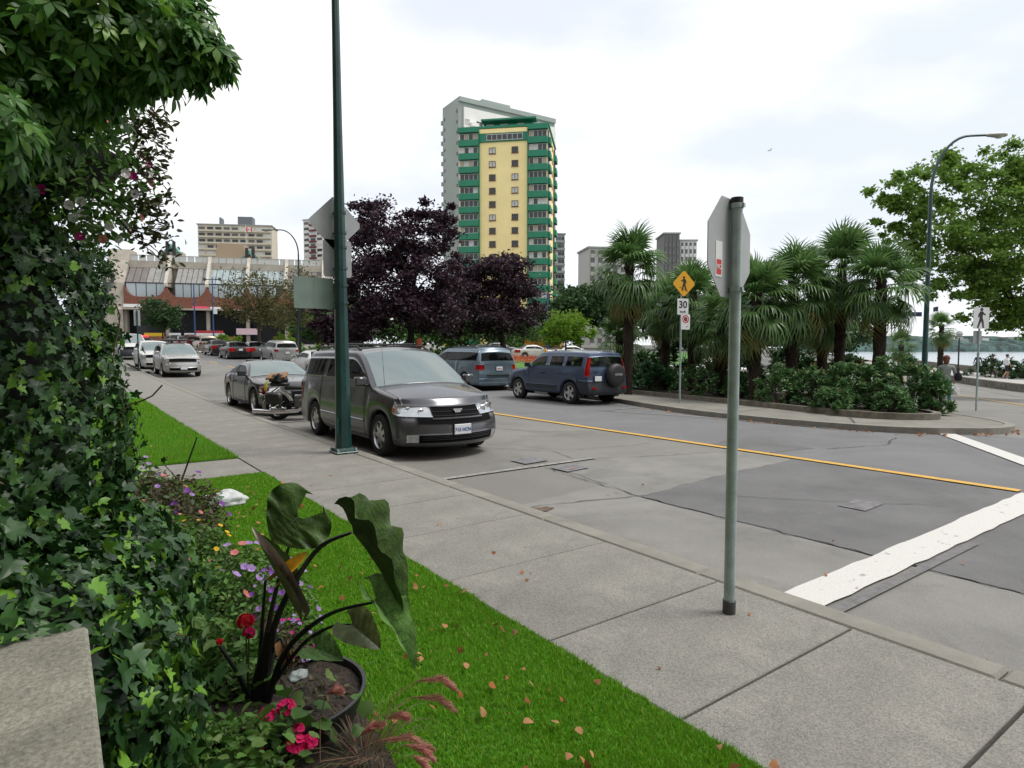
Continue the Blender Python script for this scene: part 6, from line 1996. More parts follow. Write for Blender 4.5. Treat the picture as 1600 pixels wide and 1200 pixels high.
# ---- creeper canopy overhead
rng = np.random.default_rng(78)
cv = thing('creeper_canopy', 'overhanging five leaved creeper at the top left', 'creeper', (-.5, 2.6, 2.6))
def sph(px, py, d_, r): return (tuple(D(px, py, d_)), (r, r, r * .8))
ce = [sph(-40, 60, 2.1, .40), sph(70, 40, 2.2, .34), sph(150, 30, 2.2, .30), sph(215, 55, 2.25, .25), sph(262, 65, 2.3, .19), sph(305, 85, 2.3, .13), sph(338, 88, 2.3, .055), sph(30, 150, 2.3, .30), sph(130, 120, 2.35, .22), sph(270, 20, 2.4, .14), sph(200, 105, 2.3, .14), sph(-20, 200, 1.9, .16)]
Pn, Nn = [], []
for c, r in ce:
    m = int(80 + 1900 * r[0] ** 1.6)
    d_ = rng.normal(size=(m, 3)); d_ /= np.linalg.norm(d_, axis=1)[:, None]
    Pn.append(np.array(c) + d_ * np.array(r) * (.5 + .5 * rng.random((m, 1)))); Nn.append(d_ * .5 + np.array([.2, -.2, .5]))
P, N = np.concatenate(Pn), np.concatenate(Nn); N /= np.linalg.norm(N, axis=1)[:, None]
S = .066 * (.65 + .7 * rng.random(len(P)))
leafy(cv, [FIVE], P, leaf_frames(N, rng, 1.1, .4), S, [lm_creep, lm_ivynew], .08, 300, rng)
b = B()
for c, r in ce:
    a = Vector(D(-60, 40, 2.3)); c = Vector(c)
    b.tube([a - cv.location, a.lerp(c, .5) + Vector((0, 0, .08)) - cv.location, c - cv.location], [.014, .009, .004], 6)
b.put('stem', m_darkbark, cv)
# the pillar the canopy hangs from
b = B(); b.box((0, 0, 1.2), (.45, .45, 4.2)); b.put('pillar', M('ivy_pillar', (.03, .028, .022), .95), iv, loc=(-.45, .55, 0))

# ---- hanging basket of petunias
def flower(r, petals=5):
    V, F = [], []
    for k in range(petals):
        a = 2 * PI * k / petals; o = len(V)
        for rr_, da, z in ((.05, 0, -.15), (.80, -.66, .16), (1.0, -.30, .22), (1.0, .30, .22), (.80, .66, .16)):
            V.append((rr_ * r * math.cos(a + da), rr_ * r * math.sin(a + da), z * r))
        F += [(o, o + 1, o + 2), (o, o + 2, o + 3), (o, o + 3, o + 4)]
    return np.array(V), np.array(F)
FLW = flower(1.0)
f_white = LEAF('petals_white', [(.72, .68, .70), (.62, .56, .60)], .6, .3, .3)
f_pink = LEAF('petals_magenta', [(.55, .02, .22), (.42, .015, .20)], .6, .3, .3)
f_rose = LEAF('petals_rose', [(.62, .16, .18), (.70, .26, .22)], .6, .3, .3)
f_lilac = LEAF('petals_lilac', [(.36, .22, .52), (.45, .30, .60), (.30, .16, .45)], .6, .3, .3)
f_violet = LEAF('petals_violet', [(.20, .05, .36), (.26, .08, .42)], .6, .3, .3)
f_yellow = LEAF('petals_yellow', [(.75, .50, .02), (.70, .42, .02)], .6, .3, .3)
f_red = LEAF('petals_red', [(.62, .005, .015), (.70, .012, .03)], .55, .3, .3)
f_hot = LEAF('petals_hot_pink', [(.72, .015, .13), (.78, .03, .20)], .55, .3, .3)
lm_small = LEAF('bedding_leaves', [(.075, .17, .03), (.10, .21, .04), (.055, .13, .025), (.15, .22, .06)], .5, .3, .3)
lm_twig = LEAF('brownish_leaves', [(.07, .08, .035), (.09, .09, .04), (.10, .07, .04), (.05, .08, .03)], .6, .25, .3)
rng = np.random.default_rng(79)
hb_c = D(105, 250, 2.9)
hb = thing('flower_basket', 'hanging basket of white and pink petunias against the sky', 'flower basket', hb_c)
m = 2600
d_ = rng.normal(size=(m, 3)); d_ /= np.linalg.norm(d_, axis=1)[:, None]
P = d_ * np.array([.34, .34, .36]) * (.45 + .6 * rng.random((m, 1)) ** .6); P[:, 2] -= .05
put('foliage', scatter('foliage', SV * (1.3, 1, 1), SF, P, rand_rots(m, rng), .045 * (.6 + .7 * rng.random(m)), lm_small), hb)
b = B(); b.lathe([(.001, -.16), (.14, -.14), (.21, -.02), (.22, .03)], 16); b.put('pot', m_black, hb)
b = B()
for k in range(3): b.tube([(.2 * math.cos(k * 2.1), .2 * math.sin(k * 2.1), .02), (0, 0, .9)], .003, 4)
b.put('chain', m_black, hb)
to_cam = (Vector((0, 0, CAMH)) - hb_c).normalized()
for k in range(46):
    d3 = Vector((rng.normal(), rng.normal(), rng.normal() * .9)).normalized()
    if d3.dot(to_cam) < -.1: d3 = -d3
    mt_ = (f_white, f_pink, f_white, f_rose, f_white)[k % 5]
    o = put('flower', np_mesh('flower', FLW[0] * .021, FLW[1], mt_), hb, loc=(d3.x * .33, d3.y * .33, d3.z * .36 - .04))
    o.rotation_euler = (d3 * .6 + to_cam * .6 + Vector((0, 0, .2))).to_track_quat('Z', 'Y').to_euler()
# trailing shoots on the sky side
b = B(); TP = []
rr = random.Random(6)
for k in range(22):
    a = rr.uniform(-.4, 1.9); p = Vector((math.cos(YAW) * .28, -math.sin(YAW) * .28, rr.uniform(-.35, .22))); pts = [p * .6, p]
    v = Vector((math.cos(YAW), -math.sin(YAW), rr.uniform(-.5, .5))).normalized()
    for s_ in range(5):
        p = p + v * .035 + Vector((rr.uniform(-.015, .015), rr.uniform(-.015, .015), rr.uniform(-.025, .008))); pts.append(p)
        TP += [p + Vector((rr.gauss(0, .02), rr.gauss(0, .02), rr.gauss(0, .02))) for _ in range(5)]
    b.tube(pts, .0022, 4)
b.put('shoots', M('green_stem', (.06, .10, .03), .7), hb)
TP = np.array([tuple(p) for p in TP])
put('shoot_leaves', scatter('shoot_leaves', SV * (1.3, 1, 1), SF, TP, rand_rots(len(TP), rng), .04 * (.6 + .6 * rng.random(len(TP))), lm_twig), hb)

# ---- flower bed along the wall
BEDX = .98
bd_poly = jag([(-1.2, 1.2), (.55, 1.2), (.95, 1.7), (1.0, 2.3), (1.02, 3.0), (.98, 4.2), (1.0, 5.4), (.92, 6.4), (.72, 7.3), (-1.2, 7.6)], .02, .2, 8)
b = B(); b.add([(x, y, ZS + .028 + .02 * mnoise.noise((x * 6, y * 6, 0))) for x, y in bd_poly], [tuple(range(len(bd_poly)))]); 
fb = b.put('flower_bed', m_soil); tag(fb, kind='structure')
def bedplant(name, label, x, y, rx, h, n, leaf, mat, seed, flowers=(), fr=.018, fn=0, cat='plant', up=.0, spread=1.0):
    rng = np.random.default_rng(seed)
    t = thing(name, label, cat, (x, y, ZS + .02))
    d_ = rng.normal(size=(n, 3)); d_[:, 2] = np.abs(d_[:, 2]); d_ /= np.linalg.norm(d_, axis=1)[:, None]
    P = d_ * np.array([rx, rx, h]) * (.35 + .65 * rng.random((n, 1)) ** .5)
    put('foliage', scatter('foliage', SV * (1.5, 1, 1), SF, P, rand_rots(n, rng, .7), leaf * (.5 + .8 * rng.random(n)), mat), t)
    b = B()
    for k in range(12):
        e = P[rng.integers(0, n)]; b.tube([(0, 0, 0), (e[0] * .6, e[1] * .6, e[2] * .5), tuple(e)], [.004, .003, .002], 4)
    b.put('stems', M('green_stem'), t)
    if flowers:
        mesh = [np_mesh('flower', FLW[0] * fr, FLW[1], m_) for m_ in flowers]
        for k in range(fn):
            d3 = Vector((rng.normal() + .3, rng.normal() - .5, abs(rng.normal()) + .35)).normalized()
            o = put('flower', mesh[k % len(mesh)], t, loc=(d3.x * rx * spread, d3.y * rx * spread, d3.z * h + up + rng.random() * .03)); o.rotation_euler = (d3 + Vector((0, -.4, .6))).to_track_quat('Z', 'Y').to_euler()
    return t
bp = [('brown twiggy bush of small leaves below the ivy pillar', .50, 5.3, .42, .66, 2600, .045, lm_twig, (f_lilac, f_rose), .02, 10),
      ('twiggy bush beside the white plastic bag', .80, 5.7, .36, .55, 2400, .04, lm_twig, (f_violet,), .028, 7),
      ('leafy clump with lilac spires near the path', .55, 6.9, .32, .55, 1200, .05, lm_small, (f_lilac, f_lilac), .025, 12),
      ('low plant with yellow daisies in the middle of the bed', .68, 4.5, .30, .44, 1800, .045, lm_small, (f_yellow,), .018, 16),
      ('pale mauve daisy clump at the lawn edge', .86, 4.0, .28, .36, 1600, .04, lm_small, (f_lilac, f_lilac, f_rose), .026, 16),
      ('mauve flowers between the ivy and the elephant ear', .55, 3.75, .30, .42, 1800, .045, lm_small, (f_lilac, f_rose, f_lilac), .03, 10),
      ('bright green filler foliage beside the ivy', .42, 4.5, .34, .60, 2200, .05, lm_small, (f_rose,), .015, 5),
      ('purple aster spray behind the elephant ear stems', .90, 3.25, .20, .46, 900, .035, lm_small, (f_lilac, f_violet), .016, 30),
      ('magenta sprawl at the rim of the tub', .86, 3.0, .16, .26, 700, .03, lm_twig, (f_pink, f_lilac), .010, 34),
      ('green leaves at the foot of the elephant ear', .50, 3.0, .28, .36, 1500, .055, lm_small, (), .0, 0),
      ('grey green ground leaves before the ivy', .45, 2.35, .26, .22, 1100, .05, lm_small, (), .0, 0),
      ('sparse yellowish seedlings on the soil of the tub', .86, 2.60, .17, .14, 160, .032, lm_twig, (), .0, 0),
      ('leafy clump behind the plastic bag end', .62, 6.2, .34, .5, 1600, .05, lm_small, (f_violet,), .02, 4)]
for i, (lab, x, y, rx, h, n, lf_, m_, fl, fr_, fn) in enumerate(bp): bedplant('bedding_plant', lab, x, y, rx, h, n, lf_, m_, 200 + i, fl, fr_, fn)
# thin dark stake
a, c = D(275, 775, 5.6), D(308, 683, 5.6)
b = B(); b.tube([a - Vector((.02, 0, .35)), a, c], [.010, .009, .006], 6); tag(b.put('stake', m_black), 'thin dark stake leaning out of the twiggy bushes', 'stake')

# ---- round black tub
TX, TY, TR = .74, 2.66, .33
tb = thing('planter_tub', 'low round black plastic tub of dark soil around the elephant ear', 'planter', (TX, TY, ZS + .02))
b = B(); b.lathe([(TR - .03, 0), (TR, .10), (TR + .006, .103), (TR + .007, .115), (TR - .008, .115), (TR - .012, .06)], 40); b.put('rim', M('tub_plastic', (.016, .016, .018), .45), tb, sm=True)
V = [(0, 0, .075)]; n = 40
for r_ in (.33, .66, 1):
    for k in range(n): V.append(((TR - .015) * r_ * math.cos(2 * PI * k / n), (TR - .015) * r_ * math.sin(2 * PI * k / n), .075 + random.uniform(-.012, .012)))
F = [(0, 1 + k, 1 + (k + 1) % n) for k in range(n)]
b = B(); b.add(V, F); b.add(V, [(1 + j * n + k, 1 + (j + 1) * n + k, 1 + (j + 1) * n + (k + 1) % n, 1 + j * n + (k + 1) % n) for j in range(2) for k in range(n)]); b.put('soil', m_soil, tb)

# ---- elephant ear
def ear_mesh(name, mat, seed, ripple=.03, fold=.35, droop=.35, roll=0, tipk=1.0):
    """heart shaped blade, stalk meets it at the origin, tip at +Y (length 1)"""
    r = random.Random(seed); V, F = [], []
    nu, nv = 22, 8
    for s in (1, -1):
        o = len(V)
        for i in range(nu + 1):
            u = -.36 + 1.36 * i / nu
            if u < 0: wo = .46 * math.sqrt(max(0, 1 - (u / -.36) ** 2.2)) ** .8 * (.92) + .10; wi = .05 + .16 * (-u / .36)
            else: wo = .53 * (1 - u ** 1.55) ** .82 + .005; wi = 0
            wi = min(wi, wo)
            for j in range(nv + 1):
                v = wi + (wo - wi) * j / nv
                z = fold * v - .5 * fold * v * v + ripple * math.sin(u * 17 + s * 1.3 + seed) * (v / .5) ** 2 - droop * max(0, u) ** 2 * .6 - droop * .5 * min(0, u) ** 2 + .012 * math.sin(u * 34 + v * 20) * (v > .02)
                x = s * v
                if roll:
                    an = roll * v / .5; x = s * math.sin(an) * .5 / roll; z = (1 - math.cos(an)) * .5 / roll - droop * max(0, u) ** 2 * .3
                V.append((x, u * (tipk if u > 0 else 1), z))
        for i in range(nu):
            for j in range(nv):
                q = (o + i * (nv + 1) + j, o + i * (nv + 1) + j + 1, o + (i + 1) * (nv + 1) + j + 1, o + (i + 1) * (nv + 1) + j)
                F.append(q if s > 0 else q[::-1])
    me = np_mesh(name, V, F, mat, True)
    def surf(u, v):
        z = fold * v - .5 * fold * v * v + ripple * math.sin(u * 17 + 1.3 + seed) * (v / .5) ** 2 - droop * max(0, u) ** 2 * .6 - droop * .5 * min(0, u) ** 2
        return z
    b = B()
    if not roll:
        b.tube([(0, u * tipk, surf(u, 0) + .003) for u in frange(0, .97, .1)], [.012 * (1 - i / 12) for i in range(len(frange(0, .97, .1)))], 5)
        for s in (1, -1):
            for u0 in (-.0, .10, .22, .36, .50, .64, .78):
                vm = .42 * (1 - max(0, u0 + .15) ** 1.6) + .02
                pts = []
                for q in range(6):
                    v = vm * q / 5; u = u0 + (.25 if u0 > .01 else -.55) * v
                    sg = fold * v - .5 * fold * v * v + ripple * math.sin(u * 17 + s * 1.3 + seed) * (v / .5) ** 2 - droop * max(0, u) ** 2 * .6 - droop * .5 * min(0, u) ** 2
                    pts.append((s * v, u * (tipk if u > 0 else 1), sg + .004))
                b.tube(pts, [.006, .005, .004, .003, .0025, .002], 4)
    return me, b
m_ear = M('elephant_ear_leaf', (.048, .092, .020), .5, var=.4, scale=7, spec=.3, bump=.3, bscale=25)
m_earlit = M('elephant_ear_leaf_lit', (.10, .20, .05), .48, var=.4, scale=6, spec=.3, bump=.3, bscale=25)  # brighter copy of the leaf colour, lit look put into the base
m_earback = M('elephant_ear_underside', (.27, .235, .20), .6, var=.3, scale=4)
m_stalk = M('dark_purple_stalk', (.010, .007, .010), .35, var=.3, scale=8, spec=.5)
ee = thing('elephant_ear_plant', 'elephant ear plant with huge drooping leaves and near black stalks', 'plant', (.66, 2.75, ZS + .05))
O = ee.location
def stalk(pts, r0, r1):
    P_ = [D(*p) for p in pts]
    # smooth through the points
    out = []
    for i in range(len(P_) - 1):
        p0, p1, p2, p3 = P_[max(i - 1, 0)], P_[i], P_[i + 1], P_[min(i + 2, len(P_) - 1)]
        for k in range(5):
            t = k / 5
            out.append(.5 * ((2 * p1) + (p2 - p0) * t + (2 * p0 - 5 * p1 + 4 * p2 - p3) * t * t + (3 * p1 - p0 - 3 * p2 + p3) * t ** 3))
    out.append(P_[-1])
    b = B(); b.tube([p - O for p in out], [lerp(r0, r1, i / (len(out) - 1)) for i in range(len(out))], 8); b.put('stalk', m_stalk, ee, sm=True)
def ear(attach, tip, nhint, L_=None, mat=m_ear, seed=1, wid=1.0, **k):
    a = D(*attach); y = tip.copy() if isinstance(tip, Vector) else D(*tip) - a; Lg = L_ or y.length; y.normalize()
    n = Vector(nhint); z = (n - y * n.dot(y)).normalized(); x = y.cross(z)
    me_, vb = ear_mesh('leaf', mat, seed, **k)
    o = put('leaf', me_, ee)
    if vb.v: vb.put('veins', M('leaf_vein', (.07, .11, .04), .55), o)
    o.matrix_local = Matrix.Translation(a - O) @ Matrix(((x.x, y.x, z.x), (x.y, y.y, z.y), (x.z, y.z, z.z))).to_4x4() @ Matrix.Diagonal((Lg * wid, Lg, Lg, 1))
    return o
RV, FV = Vector((math.cos(YAW), -math.sin(YAW), 0)), Vector((math.sin(YAW), math.cos(YAW), 0)); UV = Vector((0, 0, 1))
stalk([(402, 1125, 2.60), (415, 1010, 2.60), (432, 920, 2.62), (465, 812, 2.66)], .017, .005)
stalk([(410, 1125, 2.58), (428, 980, 2.58), (490, 865, 2.54), (549, 832, 2.48)], .019, .006)
stalk([(415, 1110, 2.56), (445, 1020, 2.52), (510, 962, 2.45), (583, 941, 2.38)], .016, .005)
stalk([(398, 1120, 2.62), (408, 1000, 2.62), (415, 905, 2.62)], .013, .005)
stalk([(420, 1080, 2.56), (470, 1010, 2.5), (515, 980, 2.46), (549, 976, 2.42)], .010, .004)
stalk([(400, 1130, 2.60), (375, 1060, 2.55), (343, 1010, 2.5)], .012, .006)
stalk([(416, 1040, 2.6), (436, 1000, 2.58), (444, 1010, 2.56), (452, 1045, 2.55)], .008, .004)
b = B(); b.tube([D(400, 1140, 2.6) - O, D(410, 1060, 2.6) - O, D(424, 985, 2.6) - O], [.048, .040, .024], 10); b.put('stem_base', m_stalk, ee, sm=True)
ear((466, 808, 2.66), UV * -.62 + RV * -.72 + FV * -.3, -FV + UV * .12, L_=.30, seed=2, fold=.22, droop=.12, ripple=.05, wid=1.0, tipk=.48)
ear((552, 832, 2.48), (634, 930, 2.36), RV * .75 + UV * .55 - FV * .25, L_=.38, seed=3, wid=.44, fold=.9, droop=.30, ripple=.06)
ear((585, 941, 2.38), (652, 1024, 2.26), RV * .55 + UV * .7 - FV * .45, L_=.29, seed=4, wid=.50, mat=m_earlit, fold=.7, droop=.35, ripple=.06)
ear((549, 976, 2.42), (600, 1014, 2.36), -FV * .6 + UV * .5 + RV * .3, L_=.15, seed=5, mat=M('elephant_ear_leaf_olive', (.075, .10, .022), .45, var=.4, scale=6), fold=.4, droop=.3)
ear((452, 930, 2.55), (393, 820, 2.60), -FV * .7 + RV * .7, L_=.33, seed=6, mat=m_earback, roll=2.2, droop=.1, wid=.24)
ear((436, 905, 2.62), (405, 838, 2.64), -FV * .4 + RV * .9, L_=.22, seed=7, fold=.9, droop=.1, wid=.34)
ear((441, 898, 2.58), (491, 852, 2.56), -FV + UV * .2, L_=.15, seed=8, mat=M('yellow_leaf', (.66, .40, .03), .5, var=.15, scale=6), roll=1.9, droop=.05, wid=.62)
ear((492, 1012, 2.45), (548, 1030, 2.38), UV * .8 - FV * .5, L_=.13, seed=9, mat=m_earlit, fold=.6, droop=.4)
ear((445, 1010, 2.56), (455, 1048, 2.54), -FV, L_=.09, seed=10, mat=M('dry_leaf', (.24, .13, .05), .8, var=.3, scale=9), roll=1.6, droop=.2)

# ---- geraniums
def geranium(label, px, py, d_, heads, mats, seed, nl=60):
    rng = np.random.default_rng(seed); c = D(px, py, d_); base = Vector((c.x, c.y, ZS + .06))
    t = thing('geranium', label, 'flower', base)
    # round scalloped leaves
    out = []
    for k in range(18):
        a = 2 * PI * k / 18; r_ = .5 * (1 + .09 * (k % 2)) * (1 - .35 * (abs(a - 1.5 * PI) < .3)); out.append((r_ * math.cos(a), .5 + r_ * math.sin(a)))
    Vl, Fl = tri_fan(out, (0, .45), .18, .25)
    me = np_mesh('leaf', Vl, Fl, lm_small, True)
    for k in range(nl):
        p = Vector((rng.normal() * .11, rng.normal() * .11, abs(rng.normal()) * .07 + .02))
        o = put('leaf', me, t, loc=p, rot=(rng.normal() * .5, rng.normal() * .5, rng.uniform(0, 6.28)), scale=float(.045 + .03 * rng.random()))
    for i, (hx, hy, dd, r_) in enumerate(heads):
        hc = D(hx, hy, dd); b = B(); b.tube([Vector((0, 0, 0)), (hc - base) * .6 + Vector((0, 0, .02)), hc - base], .0035, 5); b.put('stem', M('green_stem'), t)
        q = 34; d3 = rng.normal(size=(q, 3)); d3 /= np.linalg.norm(d3, axis=1)[:, None]; d3[:, 2] = d3[:, 2] * .8 + .2
        Pp = np.array(hc - base) + d3 * r_ * .85; R_m = []
        for v in d3: R_m.append(np.array(Vector(v).to_track_quat('Z', 'Y').to_matrix()))
        put('flower_head', scatter('flower_head', FLW[0], FLW[1], Pp, np.array(R_m), r_ * .42 * (.8 + .4 * rng.random(q)), mats[i % len(mats)]), t)
    return t
geranium('hot pink geraniums in front of the black tub', 440, 1150, 2.28, [(417, 1118, 2.30, .030), (447, 1107, 2.32, .034), (466, 1140, 2.28, .022), (463, 1165, 2.25, .038), (484, 1160, 2.26, .030), (407, 1172, 2.24, .012)], [f_hot], 301)
geranium('red geraniums against the dark gap beside the ivy', 385, 985, 2.62, [(384, 972, 2.6, .034), (389, 990, 2.58, .026), (343, 1003, 2.6, .014)], [f_red, f_hot], 302, 40)

# ---- fountain grass with pink plumes
fg = thing('fountain_grass', 'fountain grass with arching dusty pink plumes over the lawn', 'grass plant', (.98, 2.22, ZS))
O2 = fg.location
f_plume = LEAF('plume_pink', [(.52, .20, .17), (.60, .30, .25), (.45, .14, .13), (.66, .42, .34)], .8, .35, .2)
m_straw = M('straw_stem', (.16, .09, .05), .8)
rng = np.random.default_rng(88)
PLM = [[(585, 1190, 2.1), (610, 1090, 2.15), (652, 1064, 2.2), (690, 1060, 2.2), (716, 1080, 2.2)], [(590, 1195, 2.1), (615, 1110, 2.15), (645, 1090, 2.2), (685, 1090, 2.2), (714, 1112, 2.2)], [(560, 1195, 2.1), (585, 1140, 2.12), (605, 1122, 2.15), (625, 1117, 2.15), (640, 1122, 2.15)],
       [(535, 1195, 2.1), (550, 1165, 2.12), (562, 1150, 2.12), (580, 1136, 2.12), (602, 1130, 2.12)], [(545, 1198, 2.08), (565, 1170, 2.08), (590, 1158, 2.08), (640, 1152, 2.08), (680, 1172, 2.08)], [(600, 1200, 2.05), (615, 1175, 2.05), (632, 1164, 2.05), (660, 1170, 2.05), (680, 1190, 2.05)],
       [(500, 1190, 2.1), (500, 1120, 2.15), (510, 1085, 2.15), (522, 1078, 2.15), (536, 1080, 2.15)], [(600, 1210, 2.0), (630, 1185, 2.0), (645, 1180, 2.0), (660, 1190, 2.0), (672, 1210, 2.0)]]
for pts in PLM:
    Q = [D(*p) - O2 for p in pts]
    st_b = B(); st_b.tube([Q[0] * .4 + Vector((0, 0, -.0)), Q[0], Q[1], Q[2]], .0018, 4); st_b.tube(Q[2:], .0022, 4); st_b.put('stem', m_straw, fg)
    m = 800
    seg = rng.random(m) * (len(Q) - 2 - 1e-6); i_ = seg.astype(int); f_ = seg - i_
    A = np.array([tuple(q) for q in Q[2:]])
    i_ = np.minimum(i_, len(A) - 2)
    Pp = A[i_] * (1 - f_)[:, None] + A[i_ + 1] * f_[:, None]
    tg = A[i_ + 1] - A[i_]; tg /= np.linalg.norm(tg, axis=1)[:, None]
    dr = rng.normal(size=(m, 3)); dr -= tg * (dr * tg).sum(1)[:, None]; dr /= np.linalg.norm(dr, axis=1)[:, None]
    y = tg * .75 + dr * .65; y /= np.linalg.norm(y, axis=1)[:, None]
    x = np.cross(y, dr); x /= np.linalg.norm(x, axis=1)[:, None]; z = np.cross(x, y)
    prof = np.sin(np.clip((seg / (len(A) - 1)), .03, .97) * PI) ** .5
    put('plume', scatter('plume', LV * (.16, 1, 1), LF, Pp, np.stack([x, y, z], 2), .030 * (.6 + .6 * rng.random(m)) * prof, f_plume), fg)
rr = random.Random(12)
lmb = LEAF('grass_plant_blades', [(.10, .10, .04), (.14, .09, .05), (.08, .11, .03), (.16, .05, .05)], .6, .3, .3)
V, F = [], []
for k in range(55):
    a = rr.uniform(0, 6.28); L_ = rr.uniform(.18, .36); r0 = rr.uniform(0, .07); o = len(V)
    for i in range(5):
        t = i / 4; rr2 = r0 + L_ * .8 * t; zz_ = L_ * (1.1 * t - .75 * t * t) ; w = .0028 * (1 - t) + .0004
        V += [(math.cos(a) * rr2 - math.sin(a) * w, math.sin(a) * rr2 + math.cos(a) * w, zz_), (math.cos(a) * rr2 + math.sin(a) * w, math.sin(a) * rr2 - math.cos(a) * w, zz_)]
    for i in range(4): F.append((o + 2 * i, o + 2 * i + 1, o + 2 * i + 3, o + 2 * i + 2))
put('blades', np_mesh('blades', V, F, lmb), fg, loc=(-.08, -.02, 0))

# ---- litter: plastic bag, crumpled wrapper
def crumple(name, label, loc, dims, seed, mat, cat, rz=0):
    bm = bmesh.new(); bmesh.ops.create_icosphere(bm, subdivisions=4, radius=1)
    for v in bm.verts:
        p = v.co.copy(); n1 = mnoise.noise(p * 1.6 + Vector((seed, 0, 0))); n2 = mnoise.noise(p * 4.5 + Vector((0, seed, 0)))
        q = p * (1 + .30 * n1 + .14 * abs(n2)); q.z = max(-.35, q.z * (.8 + .35 * n1)); q.x *= 1 - .25 * math.exp(-((p.x - .45) / .18) ** 2) * (1 if p.z > -.2 else .4)
        v.co = Vector((q.x * dims[0], q.y * dims[1], (q.z + .35) * dims[2]))
    me = bpy.data.meshes.new(name); bm.to_mesh(me); bm.free(); smooth(me); me.materials.append(mat)
    o = put(name, me, None, loc, (0, 0, rz)); return tag(o, label, cat)
g_ = G(352, 790, ZS)
m_bag = LEAF('white_plastic_film', [(.70, .72, .72)], .35, .35, .4)
bag = crumple('plastic_bag', 'crumpled white plastic bag lying on the lawn', (g_.x, g_.y, ZS + .02), (.20, .13, .10), 3.3, m_bag, 'bag', rad(-25))
for k, (dx, w) in enumerate(((-.03, .06), (.02, .045))):
    b = B(); b.box((0, 0, 0), (w, .001, .018)); b.put('print', M('bag_green_ink', (.03, .22, .12), .5), bag, loc=(dx - .02, -.118 - .004 * k, .075 + .02 * k), rot=(-.6, 0, .3))
g_ = G(500, 1078, ZS + .1)
wr = crumple('plastic_wrapper', 'crumpled clear wrapper on the soil of the tub', (TX + .10, TY + .14, ZS + .10), (.045, .035, .022), 5.1, GLASS('clear_film', (.85, .9, .88), .5, .15, (.4, .45, .44)), 'wrapper', .5)
b = B(); b.box((0, 0, 0), (.09, .012, .002)); tgo = b.put('plant_tag', M('tag_green', (.25, .55, .48), .5), loc=(TX + .20, TY + .20, ZS + .16), rot=(.2, -.45, .4)); tag(tgo, 'thin pale green plastic plant tag sticking out of the tub', 'plant tag')

# ---- fallen leaves, one by one
lm_fall = LEAF('fallen_leaves', [(.42, .17, .06), (.30, .09, .035), (.50, .26, .12), (.22, .07, .03), (.45, .22, .10), (.36, .20, .10)], .75, .2, .2)
def dead_leaf(seed):
    r = random.Random(seed); out = []
    for k in range(11):
        a = 2 * PI * k / 11; rr_ = .5 * (1 + .30 * math.cos(3 * a + seed) * r.uniform(.3, 1)); out.append((rr_ * math.cos(a) * .75, rr_ * math.sin(a)))
    V, F = tri_fan(out, (0, 0), .55 * r.uniform(-.3, 1), .5 * r.uniform(.2, 1)); V[:, 2] += .25
    return np_mesh('fallen_leaf', V, F, lm_fall, True)
DL = [dead_leaf(s) for s in range(6)]
rr = random.Random(31)
def drop(x, y, z, s, label, group):
    o = put('fallen_leaf', rr.choice(DL), None, (x, y, z), (rr.gauss(0, .5), rr.gauss(0, .5), rr.uniform(0, 6.28)), s)
    return tag(o, label, 'leaf', group)
n = 0
while n < 175:
    y = 1.2 + 6.2 * rr.random() ** 1.3; x = rr.triangular(.95, 2.12, 1.95 if rr.random() < .5 else 1.4)
    if x < BEDX + .03: continue
    drop(x, y, ZS + .035, rr.uniform(.022, .048), 'small curled brown leaf fallen on the near lawn', 'brown leaves fallen on the near lawn'); n += 1
for k in range(13): drop(rr.triangular(2.12, 3.5, 2.2), 1.0 + 7 * rr.random(), ZS + .004, rr.uniform(.02, .042), 'small dry leaf lying on the sidewalk slabs', 'dry leaves on the sidewalk')
for k in range(22): drop(rr.uniform(.9, 2.05), rr.uniform(9.8, 15), ZS + .03, rr.uniform(.03, .05), 'small brown leaf on the lawn beyond the path', 'brown leaves on the further lawn')
for k in range(20): drop(rr.triangular(3.85, 8.5, 4.2), -.5 + 9 * rr.random(), .022, rr.uniform(.02, .05), 'small dry leaf lying on the roadway', 'dry leaves on the roadway')
for k in range(90):
    i = rr.randrange(20, 62); p = Vector(isl[i]).lerp(Vector(isl[i + 1]), rr.random())
    if p.y > 13: continue
    drop(p.x - rr.uniform(.02, .35), p.y - rr.uniform(.0, .2), H(p.x, p.y) + .02, rr.uniform(.05, .09), 'reddish leaf in the gutter along the island kerb', 'leaves in the island gutter')
# dirt and needle drifts in the gutter
for (x, y, sx, sy) in ((4.05, 5.1, .28, .10), (4.25, .55, .12, .06), (4.0, 1.15, .05, .05)):
    patch('gutter_dirt', [(x + sx * math.cos(a) * rr.uniform(.5, 1.1), y + sy * math.sin(a) * rr.uniform(.5, 1.1)) for a in [2 * PI * k / 14 for k in range(14)]], .0125, M('gutter_silt', (.12, .085, .06), .95, var=.4, scale=25))
